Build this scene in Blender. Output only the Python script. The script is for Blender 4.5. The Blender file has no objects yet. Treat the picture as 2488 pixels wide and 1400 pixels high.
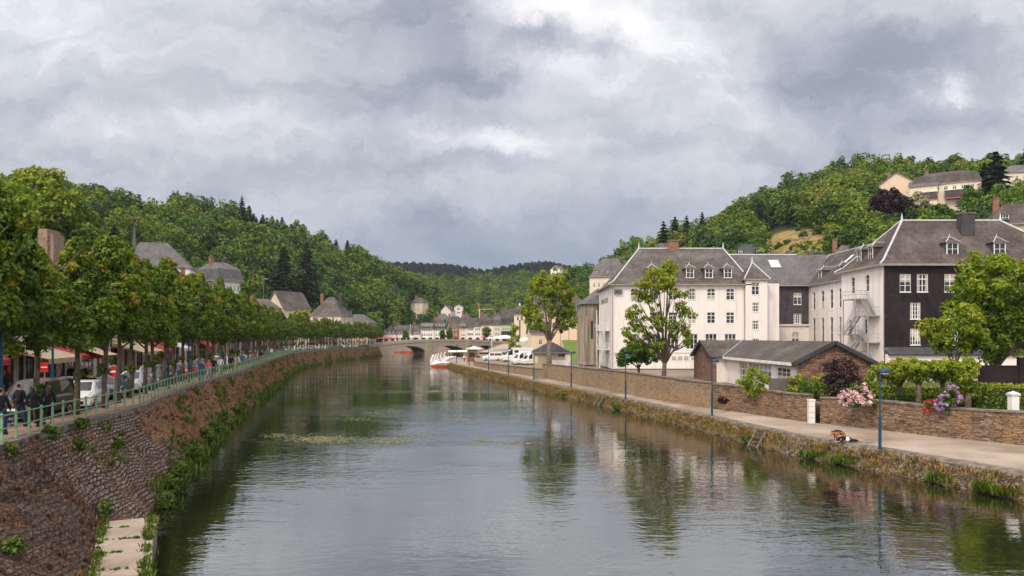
import bpy, math, random
import numpy as np
from mathutils import Vector
R = math.radians
rnd = random.Random(7)
sc = bpy.context.scene
COL = sc.collection
CZ, F, HX, HY = 7.2, 1900.0, 1244.0, 820.0

def at(px, py, d):
    return ((px-HX)/F*d, d, CZ-(py-HY)/F*d)
def X_(px, d): return (px-HX)/F*d
def Z_(py, d): return CZ-(py-HY)/F*d

# ------------------------------------------------------------------ objects
def tag(o, label, cat, group=None, kind=None):
    o['label'] = label; o['category'] = cat
    if group: o['group'] = group
    if kind: o['kind'] = kind
    return o
def thing(name, label, cat, loc=(0, 0, 0), rz=0.0, group=None):
    o = bpy.data.objects.new(name, None); COL.objects.link(o)
    o.location = loc; o.rotation_euler = (0, 0, rz); o.empty_display_size = .2
    return tag(o, label, cat, group)
def put(name, mesh, parent=None, loc=(0, 0, 0), rz=0.0, kind=None):
    o = bpy.data.objects.new(name, mesh); COL.objects.link(o)
    o.location = loc; o.rotation_euler = (0, 0, rz)
    if parent is not None: o.parent = parent
    if kind: o['kind'] = kind
    return o
def kids(o): return list(o.children)
def copy_tree(o, parent=None):
    c = o.copy(); COL.objects.link(c)
    if parent is not None: c.parent = parent
    for ch in kids(o): copy_tree(ch, c)
    return c

class MB:
    """collects faces for ONE mesh"""
    def __init__(s): s.v = []; s.f = []; s.m = []
    def quad(s, a, b, c, d, m=0):
        i = len(s.v); s.v += [a, b, c, d]; s.f.append((i, i+1, i+2, i+3)); s.m.append(m)
    def poly(s, pts, m=0):
        i = len(s.v); s.v += list(pts); s.f.append(tuple(range(i, i+len(pts)))); s.m.append(m)
    def box(s, x0, x1, y0, y1, z0, z1, m=0):
        i = len(s.v)
        s.v += [(x0,y0,z0),(x1,y0,z0),(x1,y1,z0),(x0,y1,z0),(x0,y0,z1),(x1,y0,z1),(x1,y1,z1),(x0,y1,z1)]
        for q in ((0,3,2,1),(4,5,6,7),(0,1,5,4),(1,2,6,5),(2,3,7,6),(3,0,4,7)):
            s.f.append(tuple(i+k for k in q)); s.m.append(m)
    def bar(s, p, q, w, h=None, m=0):
        """square bar between two points"""
        h = h or w
        p = Vector(p); q = Vector(q); t = (q-p).normalized()
        up = Vector((0,0,1)) if abs(t.z) < .95 else Vector((1,0,0))
        a = t.cross(up).normalized()*w/2; b = a.cross(t).normalized()*h/2
        i = len(s.v)
        for c in (p, q):
            for u, v in ((-1,-1),(1,-1),(1,1),(-1,1)): s.v.append(tuple(c+a*u+b*v))
        for k in range(4):
            s.f.append((i+k, i+(k+1)%4, i+4+(k+1)%4, i+4+k)); s.m.append(m)
        s.f.append((i+3,i+2,i+1,i)); s.m.append(m); s.f.append((i+4,i+5,i+6,i+7)); s.m.append(m)
    def tube(s, pts, rad, n=8, m=0, cap=True):
        """tapered tube along points"""
        pts = [Vector(p) for p in pts]; i0 = len(s.v); ref = None
        for k, p in enumerate(pts):
            t = (pts[min(k+1, len(pts)-1)]-pts[max(k-1, 0)]).normalized()
            if ref is None:
                ref = t.cross(Vector((0,0,1)) if abs(t.z) < .9 else Vector((1,0,0))).normalized()
            a = (ref-t*ref.dot(t)).normalized(); b = t.cross(a); ref = a
            r = rad[k] if hasattr(rad, '__len__') else rad
            for j in range(n):
                an = 2*math.pi*j/n
                s.v.append(tuple(p+a*math.cos(an)*r+b*math.sin(an)*r))
        for k in range(len(pts)-1):
            for j in range(n):
                s.f.append((i0+k*n+j, i0+k*n+(j+1)%n, i0+(k+1)*n+(j+1)%n, i0+(k+1)*n+j)); s.m.append(m)
        if cap:
            s.f.append(tuple(i0+j for j in reversed(range(n)))); s.m.append(m)
            e = i0+(len(pts)-1)*n; s.f.append(tuple(e+j for j in range(n))); s.m.append(m)
    def lathe(s, prof, c=(0,0,0), n=12, m=0, sx=1, sy=1):
        i0 = len(s.v)
        for r, z in prof:
            for j in range(n):
                an = 2*math.pi*j/n
                s.v.append((c[0]+r*math.cos(an)*sx, c[1]+r*math.sin(an)*sy, c[2]+z))
        for k in range(len(prof)-1):
            for j in range(n):
                s.f.append((i0+k*n+j, i0+k*n+(j+1)%n, i0+(k+1)*n+(j+1)%n, i0+(k+1)*n+j)); s.m.append(m)
        s.f.append(tuple(i0+j for j in reversed(range(n)))); s.m.append(m)
        e = i0+(len(prof)-1)*n; s.f.append(tuple(e+j for j in range(n))); s.m.append(m)
    def loft(s, rings, m=0, cap=True, closed=True):
        i0 = len(s.v); n = len(rings[0])
        for r in rings: s.v += list(r)
        for k in range(len(rings)-1):
            for j in range(n if closed else n-1):
                s.f.append((i0+k*n+j, i0+k*n+(j+1)%n, i0+(k+1)*n+(j+1)%n, i0+(k+1)*n+j)); s.m.append(m if not callable(m) else m(k, j))
        if cap:
            mm = m if not callable(m) else m(0, 0)
            s.f.append(tuple(i0+j for j in reversed(range(n)))); s.m.append(mm)
            e = i0+(len(rings)-1)*n; s.f.append(tuple(e+j for j in range(n))); s.m.append(mm)
    def facade(s, p, ang, W, H, ops, rev=.14, m=0, mr=None):
        """wall plane with rectangular openings (u0,v0,u1,v1) and their reveals; outward = (sin a,-cos a)"""
        ca, sa = math.cos(ang), math.sin(ang)
        mr = m if mr is None else mr
        def P(u, v, k=0.0): return (p[0]+ca*u-sa*k, p[1]+sa*u+ca*k, p[2]+v)
        us = sorted({0, W} | {min(max(o[0], 0), W) for o in ops} | {min(max(o[2], 0), W) for o in ops})
        vs = sorted({0, H} | {min(max(o[1], 0), H) for o in ops} | {min(max(o[3], 0), H) for o in ops})
        for i in range(len(us)-1):
            for j in range(len(vs)-1):
                cu, cv = (us[i]+us[i+1])/2, (vs[j]+vs[j+1])/2
                if any(o[0] < cu < o[2] and o[1] < cv < o[3] for o in ops): continue
                s.quad(P(us[i], vs[j]), P(us[i+1], vs[j]), P(us[i+1], vs[j+1]), P(us[i], vs[j+1]), m)
        for u0, v0, u1, v1 in [o[:4] for o in ops]:
            s.quad(P(u0,v0), P(u0,v0,rev), P(u0,v1,rev), P(u0,v1), mr); s.quad(P(u1,v0,rev), P(u1,v0), P(u1,v1), P(u1,v1,rev), mr)
            s.quad(P(u0,v0), P(u1,v0), P(u1,v0,rev), P(u0,v0,rev), mr); s.quad(P(u0,v1,rev), P(u1,v1,rev), P(u1,v1), P(u0,v1), mr)
    def hip(s, x0, x1, y0, y1, ze, zr, ins, prof=((0,0),(1,1)), lip=.18, m=0, mf=1):
        """hip/mansard roof; ins=(left,right,front,back) horizontal distance eave->ridge; prof=(t,h) pairs"""
        l, r, f, b = ins; rings = []
        for t, h in prof:
            xa, xb, ya, yb = x0+l*t, x1-r*t, y0+f*t, y1-b*t; z = ze+(zr-ze)*h
            rings.append([(xa,ya,z),(xb,ya,z),(xb,yb,z),(xa,yb,z)])
        for k in range(len(rings)-1):
            for j in range(4):
                s.quad(rings[k][j], rings[k][(j+1)%4], rings[k+1][(j+1)%4], rings[k+1][j], m)
        e = rings[0]; d = [(x,y,z-lip) for x,y,z in e]
        for j in range(4): s.quad(d[j], d[(j+1)%4], e[(j+1)%4], e[j], mf)
        s.poly(d[::-1], mf); s.poly(rings[-1], m)
        return rings
    def gable(s, x0, x1, y0, y1, ze, zr, axis='x', lip=.15, m=0, mf=1):
        """gable roof slab over the rectangle (overhang already included)"""
        if axis == 'x':
            c = (y0+y1)/2; a = [(x0,y0,ze),(x1,y0,ze)]; b = [(x0,c,zr),(x1,c,zr)]; e = [(x0,y1,ze),(x1,y1,ze)]
        else:
            c = (x0+x1)/2; a = [(x0,y1,ze),(x0,y0,ze)]; b = [(c,y1,zr),(c,y0,zr)]; e = [(x1,y1,ze),(x1,y0,ze)]
        dn = lambda p: (p[0],p[1],p[2]-lip)
        s.quad(a[0],a[1],b[1],b[0],m); s.quad(b[0],b[1],e[1],e[0],m)
        s.quad(dn(a[1]),dn(a[0]),dn(b[0]),dn(b[1]),mf); s.quad(dn(b[1]),dn(b[0]),dn(e[0]),dn(e[1]),mf)
        s.quad(dn(a[0]),dn(a[1]),a[1],a[0],mf); s.quad(dn(e[1]),dn(e[0]),e[0],e[1],mf)
        for k in (0,1):
            s.quad(a[k],b[k],dn(b[k]),dn(a[k]),mf); s.quad(b[k],e[k],dn(e[k]),dn(b[k]),mf)
    def mesh(s, name, mats, smooth=False):
        me = bpy.data.meshes.new(name)
        me.from_pydata(s.v, [], s.f)
        for mt in (mats if isinstance(mats, (list, tuple)) else [mats]): me.materials.append(mt)
        if any(s.m): me.polygons.foreach_set('material_index', s.m)
        if smooth: me.polygons.foreach_set('use_smooth', [True]*len(s.f))
        me.update(); return me
    def build(s, name, mats, parent=None, loc=(0,0,0), rz=0.0, smooth=False, kind=None):
        return put(name, s.mesh(name, mats, smooth), parent, loc, rz, kind)

# ------------------------------------------------------------------ materials
def nd(nt, t, ins=None, **kw):
    n = nt.nodes.new(t)
    for k, v in kw.items(): setattr(n, k, v)
    for k, v in (ins or {}).items():
        s = n.inputs[k]
        if isinstance(v, bpy.types.NodeSocket): nt.links.new(v, s)
        else: s.default_value = v
    return n
def mth(nt, op, a, b=0.0, c=None, clamp=False):
    n = nt.nodes.new('ShaderNodeMath'); n.operation = op; n.use_clamp = clamp
    for i, v in enumerate((a, b) if c is None else (a, b, c)):
        if isinstance(v, bpy.types.NodeSocket): nt.links.new(v, n.inputs[i])
        else: n.inputs[i].default_value = v
    return n.outputs[0]
def c4(c): return (c[0], c[1], c[2], 1)
def mixc(nt, f, a, b, bt='MIX'):
    n = nt.nodes.new('ShaderNodeMix'); n.data_type = 'RGBA'; n.blend_type = bt
    for i, v in ((0, f), (6, a), (7, b)):
        if isinstance(v, bpy.types.NodeSocket): nt.links.new(v, n.inputs[i])
        else: n.inputs[i].default_value = v if i == 0 else c4(v)
    return n.outputs[2]
def ramp(nt, f, stops, interp='LINEAR'):
    n = nt.nodes.new('ShaderNodeValToRGB'); cr = n.color_ramp; cr.interpolation = interp
    while len(cr.elements) < len(stops): cr.elements.new(.5)
    for e, (p, c) in zip(cr.elements, stops): e.position = p; e.color = c4(c)
    nt.links.new(f, n.inputs[0]); return n.outputs[0]
def new_mat(name):
    m = bpy.data.materials.new(name); m.use_nodes = True
    nt = m.node_tree; nt.nodes.clear()
    out = nt.nodes.new('ShaderNodeOutputMaterial')
    return m, nt, out
def noise(nt, vec, scale, detail=4, rough=.55, dist=0.0):
    return nd(nt, 'ShaderNodeTexNoise', {'Vector': vec, 'Scale': scale, 'Detail': detail, 'Roughness': rough, 'Distortion': dist}).outputs[0]
def pos(nt, s=(1,1,1)):
    g = nt.nodes.new('ShaderNodeNewGeometry')
    if s == (1,1,1): return g.outputs['Position']
    return nd(nt, 'ShaderNodeVectorMath', {0: g.outputs['Position'], 1: s}, operation='MULTIPLY').outputs[0]
def finish(nt, out, col, rough=.85, bump=None, bd=.02, spec=.3, metal=0.0, bs=1.0):
    p = nt.nodes.new('ShaderNodeBsdfPrincipled')
    if isinstance(col, bpy.types.NodeSocket): nt.links.new(col, p.inputs['Base Color'])
    else: p.inputs['Base Color'].default_value = c4(col)
    if isinstance(rough, bpy.types.NodeSocket): nt.links.new(rough, p.inputs['Roughness'])
    else: p.inputs['Roughness'].default_value = rough
    p.inputs['Specular IOR Level'].default_value = spec; p.inputs['Metallic'].default_value = metal
    if bump is not None:
        b = nd(nt, 'ShaderNodeBump', {'Height': bump, 'Distance': bd, 'Strength': bs}); nt.links.new(b.outputs[0], p.inputs['Normal'])
    nt.links.new(p.outputs[0], out.inputs[0]); return p
def plain(name, c, rough=.7, var=.25, scale=1.5, metal=0.0, spec=.3, c2=None, bump=0.0):
    m, nt, out = new_mat(name)
    n = noise(nt, pos(nt), scale, 5)
    k = ramp(nt, n, [(.3, [x*(1-var) for x in c]), (.7, c2 or [min(1, x*(1+var*.5)) for x in c])])
    finish(nt, out, k, rough, n if bump else None, bump, spec, metal)
    return m
def plaster(name, c, dirt=(.35,.32,.28), amt=.35, rough=.9, lo=.5):
    """painted render with rain streaks and grime of its own shape"""
    m, nt, out = new_mat(name)
    a = noise(nt, pos(nt, (1.3, 1.3, .12)), 1.0, 5, .6); b = noise(nt, pos(nt), .35, 4); g = noise(nt, pos(nt), 6, 3)
    f = mth(nt, 'MULTIPLY', mth(nt, 'SMOOTHSTEP', .5, .78, a) if False else nd(nt, 'ShaderNodeMapRange', {'Value': a, 'From Min': lo, 'From Max': lo+.3}).outputs[0], amt)
    k = mixc(nt, f, c, dirt)
    k = mixc(nt, mth(nt, 'MULTIPLY', b, .18), k, [x*.86 for x in c])
    finish(nt, out, k, rough, g, .004)
    return m
def rubble(name, cols, mortar, sc3=(3.0, 3.0, 8.0), bd=.05, edge=.06, tint=None, tamt=.5):
    """irregular coursed stone: voronoi cells, each its own stone colour, sunk joints"""
    m, nt, out = new_mat(name)
    P = pos(nt, sc3)
    w = nd(nt, 'ShaderNodeTexNoise', {'Vector': P, 'Scale': .6, 'Detail': 2}).outputs[1]
    V = nd(nt, 'ShaderNodeMix', {0: .22, 4: P, 5: w}, data_type='VECTOR').outputs[1]
    v1 = nd(nt, 'ShaderNodeTexVoronoi', {'Vector': V, 'Scale': 1.0}, feature='F1')
    v2 = nd(nt, 'ShaderNodeTexVoronoi', {'Vector': V, 'Scale': 1.0}, feature='DISTANCE_TO_EDGE')
    sp = nd(nt, 'ShaderNodeSeparateColor', {0: v1.outputs['Color']}).outputs[0]
    n = len(cols); k = ramp(nt, sp, [(i/max(1, n-1), c) for i, c in enumerate(cols)])
    big = noise(nt, pos(nt), .5, 4)
    k = mixc(nt, mth(nt, 'MULTIPLY', big, .55), k, [x*.5 for x in cols[0]])
    if tint:
        tf = nd(nt, 'ShaderNodeMapRange', {'Value': noise(nt, pos(nt), .8, 5, .65), 'From Min': .45, 'From Max': .65}).outputs[0]
        k = mixc(nt, mth(nt, 'MULTIPLY', tf, tamt), k, tint)
    e = nd(nt, 'ShaderNodeMapRange', {'Value': v2.outputs['Distance'], 'From Min': 0, 'From Max': edge}).outputs[0]
    k = mixc(nt, e, mortar, k)
    finish(nt, out, k, .95, mth(nt, 'ADD', e, mth(nt, 'MULTIPLY', noise(nt, pos(nt), 14, 3), .5)), bd)
    return m
def slate(name, c1, c2, c3, course=.22, sky=.35):
    """slate roofing: patchy weathering, streaks down the slope, fine courses"""
    m, nt, out = new_mat(name)
    a = noise(nt, pos(nt), .35, 6, .65); b = noise(nt, pos(nt, (2.2, 2.2, .35)), 1.2, 5, .7); g = noise(nt, pos(nt, (3.5, 3.5, 4.5)), 1.0, 2)
    mo = noise(nt, pos(nt), 1.7, 6, .7); a = mth(nt, 'ADD', mth(nt, 'MULTIPLY', a, .6), mth(nt, 'MULTIPLY', mo, .4))
    k = ramp(nt, a, [(.38, c1), (.5, c2), (.62, c3)])
    k = mixc(nt, mth(nt, 'MULTIPLY', nd(nt, 'ShaderNodeMapRange', {'Value': b, 'From Min': .45, 'From Max': .70}).outputs[0], .6), k, [min(1, x*1.9) for x in c2])
    k = mixc(nt, mth(nt, 'MULTIPLY', g, .5), k, [x*.55 for x in c1])
    z = nd(nt, 'ShaderNodeSeparateXYZ', {0: pos(nt)}).outputs[2]
    fr = mth(nt, 'FRACT', mth(nt, 'DIVIDE', z, course))
    ln = mth(nt, 'LESS_THAN', fr, .16)
    k = mixc(nt, mth(nt, 'MULTIPLY', ln, .3), k, [x*.4 for x in c1])
    finish(nt, out, k, .8, mth(nt, 'ADD', fr, mth(nt, 'MULTIPLY', g, .6)), .02, sky)
    return m
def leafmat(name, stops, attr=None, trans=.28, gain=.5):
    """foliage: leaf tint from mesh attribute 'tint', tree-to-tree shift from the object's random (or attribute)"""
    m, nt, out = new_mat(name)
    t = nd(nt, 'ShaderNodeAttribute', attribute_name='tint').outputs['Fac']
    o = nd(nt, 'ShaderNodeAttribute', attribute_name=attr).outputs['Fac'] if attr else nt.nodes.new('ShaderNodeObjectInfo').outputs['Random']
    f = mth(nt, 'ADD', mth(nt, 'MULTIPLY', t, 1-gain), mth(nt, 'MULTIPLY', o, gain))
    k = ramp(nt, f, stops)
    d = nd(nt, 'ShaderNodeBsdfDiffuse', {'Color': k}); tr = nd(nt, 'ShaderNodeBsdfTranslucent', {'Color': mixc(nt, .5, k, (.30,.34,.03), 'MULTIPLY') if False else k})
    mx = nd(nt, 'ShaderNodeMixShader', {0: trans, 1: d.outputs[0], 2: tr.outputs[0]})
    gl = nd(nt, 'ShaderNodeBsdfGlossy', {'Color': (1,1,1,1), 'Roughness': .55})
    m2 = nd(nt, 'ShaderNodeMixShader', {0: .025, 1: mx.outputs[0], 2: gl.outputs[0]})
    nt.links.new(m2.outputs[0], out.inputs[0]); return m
def paint(name, c, rough=.25, spec=.5, metal=0.0):
    m, nt, out = new_mat(name)
    n = noise(nt, pos(nt), 3, 3)
    p = finish(nt, out, mixc(nt, mth(nt, 'MULTIPLY', n, .25), c, [x*.75 for x in c]), rough, None, 0, spec, metal)
    p.inputs['Coat Weight'].default_value = .4; return m

M = {}
M['white'] = plaster('white_render', (.80,.745,.72), (.40,.35,.30), amt=.5, lo=.46)
M['white2'] = plaster('offwhite_render', (.74,.69,.63), amt=.3)
M['stained'] = plaster('stained_render', (.40,.34,.27), (.07,.06,.05), .95, lo=.40)
M['cream'] = plaster('cream_render', (.72,.62,.48), amt=.25)
M['peach'] = plaster('peach_render', (.75,.56,.42), amt=.25)
M['green_r'] = plaster('pale_green_render', (.50,.60,.40), amt=.25)
M['grey_r'] = plaster('grey_render', (.45,.43,.41), amt=.3)
M['tan'] = plaster('tan_render', (.45,.36,.25), amt=.35)
M['brick'] = rubble('brick_wall', [(.28,.12,.07),(.35,.16,.09),(.22,.09,.06)], (.35,.28,.22), (4,4,12), .01, .05)
M['frame'] = plain('white_window_frame', (.78,.77,.75), .5, .08)
M['brownframe'] = plain('brown_window_frame', (.14,.09,.06), .6, .2)
M['zinc'] = plain('zinc_capping', (.62,.62,.64), .45, .15, 2, .3)
M['gutter'] = plain('grey_fascia', (.30,.27,.24), .7, .2)
M['slateA'] = slate('weathered_slate', (.050,.040,.036), (.105,.090,.084), (.185,.170,.164))
M['slateB'] = slate('brown_slate', (.042,.032,.028), (.092,.073,.066), (.165,.145,.136))
M['slateC'] = slate('grey_slate', (.072,.068,.072), (.125,.120,.125), (.18,.172,.176))
M['slateD'] = slate('dark_blue_slate', (.035,.036,.042), (.06,.062,.072), (.10,.10,.115))
M['slatewall'] = slate('black_slate_cladding', (.014,.010,.012), (.025,.018,.021), (.046,.034,.036), .24, .25)
M['slatewall2'] = slate('grey_slate_cladding', (.045,.043,.05), (.07,.067,.075), (.095,.09,.10), .24, .25)
M['garden_stone'] = rubble('garden_wall_stone', [(.11,.065,.05),(.30,.20,.13),(.40,.28,.17),(.24,.17,.13),(.46,.37,.27)], (.075,.052,.04), (3.0,3.0,15), .04, .085, (.36,.20,.075), .5)
M['school_stone'] = rubble('yard_wall_stone', [(.24,.165,.11),(.37,.27,.18),(.46,.36,.25),(.30,.22,.15)], (.17,.125,.09), (4.0,4.0,12), .03, .07, (.46,.28,.10), .6)
M['barn_stone'] = rubble('red_rubble_stone', [(.19,.085,.06),(.32,.165,.11),(.44,.28,.20),(.25,.12,.085)], (.17,.12,.095), (3.2,3.2,11), .05, .10)
M['bridge_stone'] = rubble('bridge_stone', [(.42,.35,.29),(.50,.42,.35),(.46,.38,.31)], (.33,.27,.22), (1.2,1.2,2.2), .03, .04)
M['coping'] = plain('weathered_coping', (.14,.11,.09), .9, .45, 2.5, c2=(.25,.21,.17), bump=.03)
M['quaywall'] = rubble('quay_wall_stone', [(.10,.08,.07),(.24,.19,.15),(.36,.30,.24),(.17,.13,.10)], (.045,.036,.03), (4.6,4.6,8), .06, .09, (.28,.17,.05), .75)
M['oldstone'] = rubble('old_rampart_stone', [(.30,.20,.14),(.42,.30,.22),(.36,.25,.18)], (.14,.10,.08), (2,2,4), .05)
M['concrete'] = plain('pale_concrete', (.40,.36,.30), .9, .3, .8, c2=(.50,.45,.38), bump=.01)
M['metal'] = plain('galvanised_metal', (.36,.36,.36), .45, .15, 3, .4)
M['railgreen'] = plain('pale_green_paint', (.19,.34,.20), .5, .25, 4)
M['lampblue'] = plain('petrol_blue_paint', (.008,.060,.105), .4, .2, 3)
M['bark'] = plain('tree_bark', (.10,.075,.055), .95, .5, 5, c2=(.17,.135,.10), bump=.03)
M['barkpale'] = plain('pale_bark', (.16,.13,.10), .95, .5, 5, c2=(.26,.22,.18), bump=.03)
M['red'] = plain('red_fabric', (.42,.045,.04), .7, .2); M['redsign'] = plain('red_sign_paint', (.50,.02,.025), .4, .05)
M['beige'] = plain('beige_canvas', (.58,.45,.30), .85, .15); M['white_c'] = plain('white_canvas', (.80,.77,.74), .8, .08)
M['burg'] = plain('burgundy_fabric', (.20,.02,.04), .8, .2); M['greenfab'] = plain('dull_green_canvas', (.17,.22,.18), .8, .2)
M['bluesign'] = plain('blue_sign_paint', (.02,.045,.22), .4, .05); M['orange'] = paint('orange_fibreglass', (.75,.20,.02)); M['redor'] = paint('red_orange_fibreglass', (.70,.08,.02))
M['whitep'] = paint('white_vehicle_paint', (.78,.78,.77)); M['silver'] = paint('silver_paint', (.55,.56,.58), .3, .5, .3); M['black'] = paint('black_paint', (.012,.012,.014))
M['teal'] = paint('teal_paint', (.012,.055,.07)); M['maroon'] = paint('maroon_paint', (.20,.015,.02)); M['greyp'] = paint('grey_paint', (.16,.165,.175)); M['navy'] = paint('navy_paint', (.02,.03,.07)); M['redp'] = paint('red_paint', (.45,.03,.02)); M['bluep'] = paint('sky_blue_fibreglass', (.10,.32,.48))
M['rubber'] = plain('tyre_rubber', (.018,.018,.018), .9, .2); M['trim'] = plain('black_trim', (.02,.02,.022), .5, .2); M['alloy'] = plain('alloy_rim', (.45,.45,.46), .35, .1, 5, .6)
M['skin'] = plain('skin', (.50,.30,.22), .6, .1); M['dark'] = plain('black_cloth', (.014,.014,.018), .9, .2, 8); M['denim'] = plain('blue_denim', (.03,.05,.12), .9, .2, 8)
M['hair'] = plain('dark_hair', (.02,.014,.011), .6, .2); M['hairred'] = plain('auburn_hair', (.18,.045,.02), .55, .3, 20); M['hairbrown'] = plain('brown_hair', (.07,.035,.02), .6, .3)
M['pinkcloth'] = plain('coral_cloth', (.62,.12,.12), .9, .1); M['whitecloth'] = plain('white_cloth', (.75,.75,.78), .9, .1); M['tancloth'] = plain('tan_cloth', (.50,.36,.24), .9, .1); M['bluecloth'] = plain('blue_cloth', (.06,.12,.26), .9, .1); M['greycloth'] = plain('grey_cloth', (.2,.2,.21), .9, .1)
M['wood'] = plain('brown_timber', (.22,.12,.06), .8, .35, 4)
def glassmat():
    m, nt, out = new_mat('window_glass')
    n = noise(nt, pos(nt), .6, 3)
    finish(nt, out, ramp(nt, n, [(.35, (.012,.013,.016)), (.6, (.035,.037,.042)), (.75, (.12,.11,.10))]), .06, None, 0, .5); return m
M['glass'] = glassmat()
M['lamplens'] = plain('lamp_lens', (.6,.58,.52), .3, .05)
M['greywall'] = plaster('grey_wall_render', (.13,.11,.10), (.06,.05,.045), .7)
M['curtain'] = plain('net_curtain', (.42,.39,.34), .9, .2, 6)
# ------------------------------------------------------------------ camera, light, sky
cam = bpy.data.cameras.new('camera'); cam.lens = F/2488*36; cam.sensor_width = 36; cam.shift_y = 120/2488
cam.clip_end = 6000; cam.clip_start = .2
co = bpy.data.objects.new('camera', cam); COL.objects.link(co); co.location = (0, 0, CZ); co.rotation_euler = (R(90), 0, 0); sc.camera = co
sc.view_settings.view_transform = 'Standard'; sc.view_settings.look = 'None'; sc.view_settings.gamma = 1; sc.view_settings.exposure = .38
sc.cycles.use_denoising = True; sc.cycles.max_bounces = 5; sc.cycles.diffuse_bounces = 2; sc.cycles.glossy_bounces = 3; sc.cycles.transmission_bounces = 2; sc.cycles.transparent_max_bounces = 4
sc.cycles.caustics_reflective = False; sc.cycles.caustics_refractive = False

SUN_EL, SUN_AZ = 48, 208      # degrees; azimuth clockwise from +Y: behind the camera, a little to the left
sun = bpy.data.lights.new('sun', 'SUN'); sun.energy = 1.5; sun.angle = R(10); sun.color = (1, .87, .70)
so = bpy.data.objects.new('sun', sun); COL.objects.link(so)
sd = Vector((math.sin(R(SUN_AZ))*math.cos(R(SUN_EL)), math.cos(R(SUN_AZ))*math.cos(R(SUN_EL)), math.sin(R(SUN_EL))))
so.rotation_euler = sd.to_track_quat('Z', 'Y').to_euler()

w = bpy.data.worlds.new('World'); sc.world = w; w.use_nodes = True
nt = w.node_tree; nt.nodes.clear()
out = nt.nodes.new('ShaderNodeOutputWorld')
sky = nt.nodes.new('ShaderNodeTexSky'); sky.sky_type = 'NISHITA'; sky.sun_disc = False
sky.sun_elevation = R(SUN_EL); sky.sun_rotation = R(SUN_AZ)
dirv = nt.nodes.new('ShaderNodeTexCoord').outputs['Generated']
sx = nd(nt, 'ShaderNodeSeparateXYZ', {0: dirv}); dx, dy, dz = sx.outputs
ay = mth(nt, 'MAXIMUM', mth(nt, 'ABSOLUTE', dy), .25)
U = mth(nt, 'DIVIDE', dx, ay); Vv = mth(nt, 'DIVIDE', mth(nt, 'ABSOLUTE', dz), ay)
uv = nd(nt, 'ShaderNodeCombineXYZ', {0: U, 1: Vv, 2: 0.0}).outputs[0]
# cloud deck seen in perspective: direction projected on a plane overhead
den = mth(nt, 'ADD', mth(nt, 'ABSOLUTE', dz), .16)
deck = nd(nt, 'ShaderNodeCombineXYZ', {0: mth(nt, 'DIVIDE', dx, den), 1: mth(nt, 'DIVIDE', dy, den), 2: 3.7}).outputs[0]
wn = nd(nt, 'ShaderNodeTexNoise', {'Vector': uv, 'Scale': 5.0, 'Detail': 9, 'Roughness': .68}).outputs[1]
wv = nd(nt, 'ShaderNodeVectorMath', {0: wn, 1: (.5,.5,.5)}, operation='SUBTRACT').outputs[0]
wv = nd(nt, 'ShaderNodeVectorMath', {0: wv, 3: .20}, operation='SCALE').outputs[0]
uw = nd(nt, 'ShaderNodeVectorMath', {0: uv, 1: wv}, operation='ADD').outputs[0]
f1 = nd(nt, 'ShaderNodeTexNoise', {'Vector': deck, 'Scale': .9, 'Detail': 9, 'Roughness': .55, 'Distortion': .35}).outputs[0]
st = nd(nt, 'ShaderNodeVectorMath', {0: uw, 1: (2.6, 7.5, 1)}, operation='MULTIPLY').outputs[0]
f2 = nd(nt, 'ShaderNodeTexNoise', {'Vector': st, 'Scale': 1.0, 'Detail': 8, 'Roughness': .58}).outputs[0]
acc = mth(nt, 'ADD', mth(nt, 'MULTIPLY', f1, .42), mth(nt, 'MULTIPLY', f2, .46))
f3 = nd(nt, 'ShaderNodeTexNoise', {'Vector': nd(nt, 'ShaderNodeVectorMath', {0: uw, 1: (5.5, 11, 1)}, operation='MULTIPLY').outputs[0], 'Scale': 1.0, 'Detail': 10, 'Roughness': .68, 'Distortion': .5}).outputs[0]
acc = mth(nt, 'ADD', acc, mth(nt, 'MULTIPLY', f3, .56))
acc = mth(nt, 'ADD', acc, -.165)
acc0 = acc
def blob(x, y, rx, ry, amp, hard=False):
    """a brighter / darker bank of cloud round one direction"""
    global acc
    c = ((x-HX)/F, (HY-y)/F, 0); k = (F/rx, F/ry, 0)
    d = nd(nt, 'ShaderNodeVectorMath', {0: uw, 1: c}, operation='SUBTRACT').outputs[0]
    d = nd(nt, 'ShaderNodeVectorMath', {0: d, 1: k}, operation='MULTIPLY').outputs[0]
    q = nd(nt, 'ShaderNodeVectorMath', {0: d, 1: d}, operation='DOT_PRODUCT').outputs['Value']
    if hard: q = mth(nt, 'POWER', q, 2.5)
    g = mth(nt, 'EXPONENT', mth(nt, 'MULTIPLY', q, -1.0))
    acc = mth(nt, 'ADD', acc, mth(nt, 'MULTIPLY', g, amp))
for a in [(1390,60,330,150,.30),(1420,330,260,120,.05),(250,110,520,120,.06),(150,330,380,70,.08),(560,330,300,70,.09),(700,230,420,60,-.10),
          (1080,130,170,95,-.26),(1000,40,230,70,-.12),(1180,175,110,50,-.16),(1310,82,75,45,-.36),(1460,105,70,40,-.32),(1270,180,60,30,-.10),
          (2050,220,240,160,-.13),(2200,130,220,110,-.09),(2290,215,75,45,.26),(1780,190,150,90,.12),(2380,290,150,80,-.08),
          (1170,356,170,42,.13),(1240,345,90,30,.11),(1060,322,60,26,.10),(1060,330,220,60,-.04),(300,470,420,50,.05),(640,545,320,60,.08),(1200,480,160,60,.06),
          (1080,590,500,70,-.10),(1250,600,420,60,-.10),(1150,430,380,36,-.06),(1500,530,420,70,-.05),(1850,400,420,60,-.03),(1600,430,260,50,.04)]:
    blob(*a)
acc = mth(nt, 'ADD', mth(nt, 'MULTIPLY', mth(nt, 'SUBTRACT', acc, .52), 1.12), .545)
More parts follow.
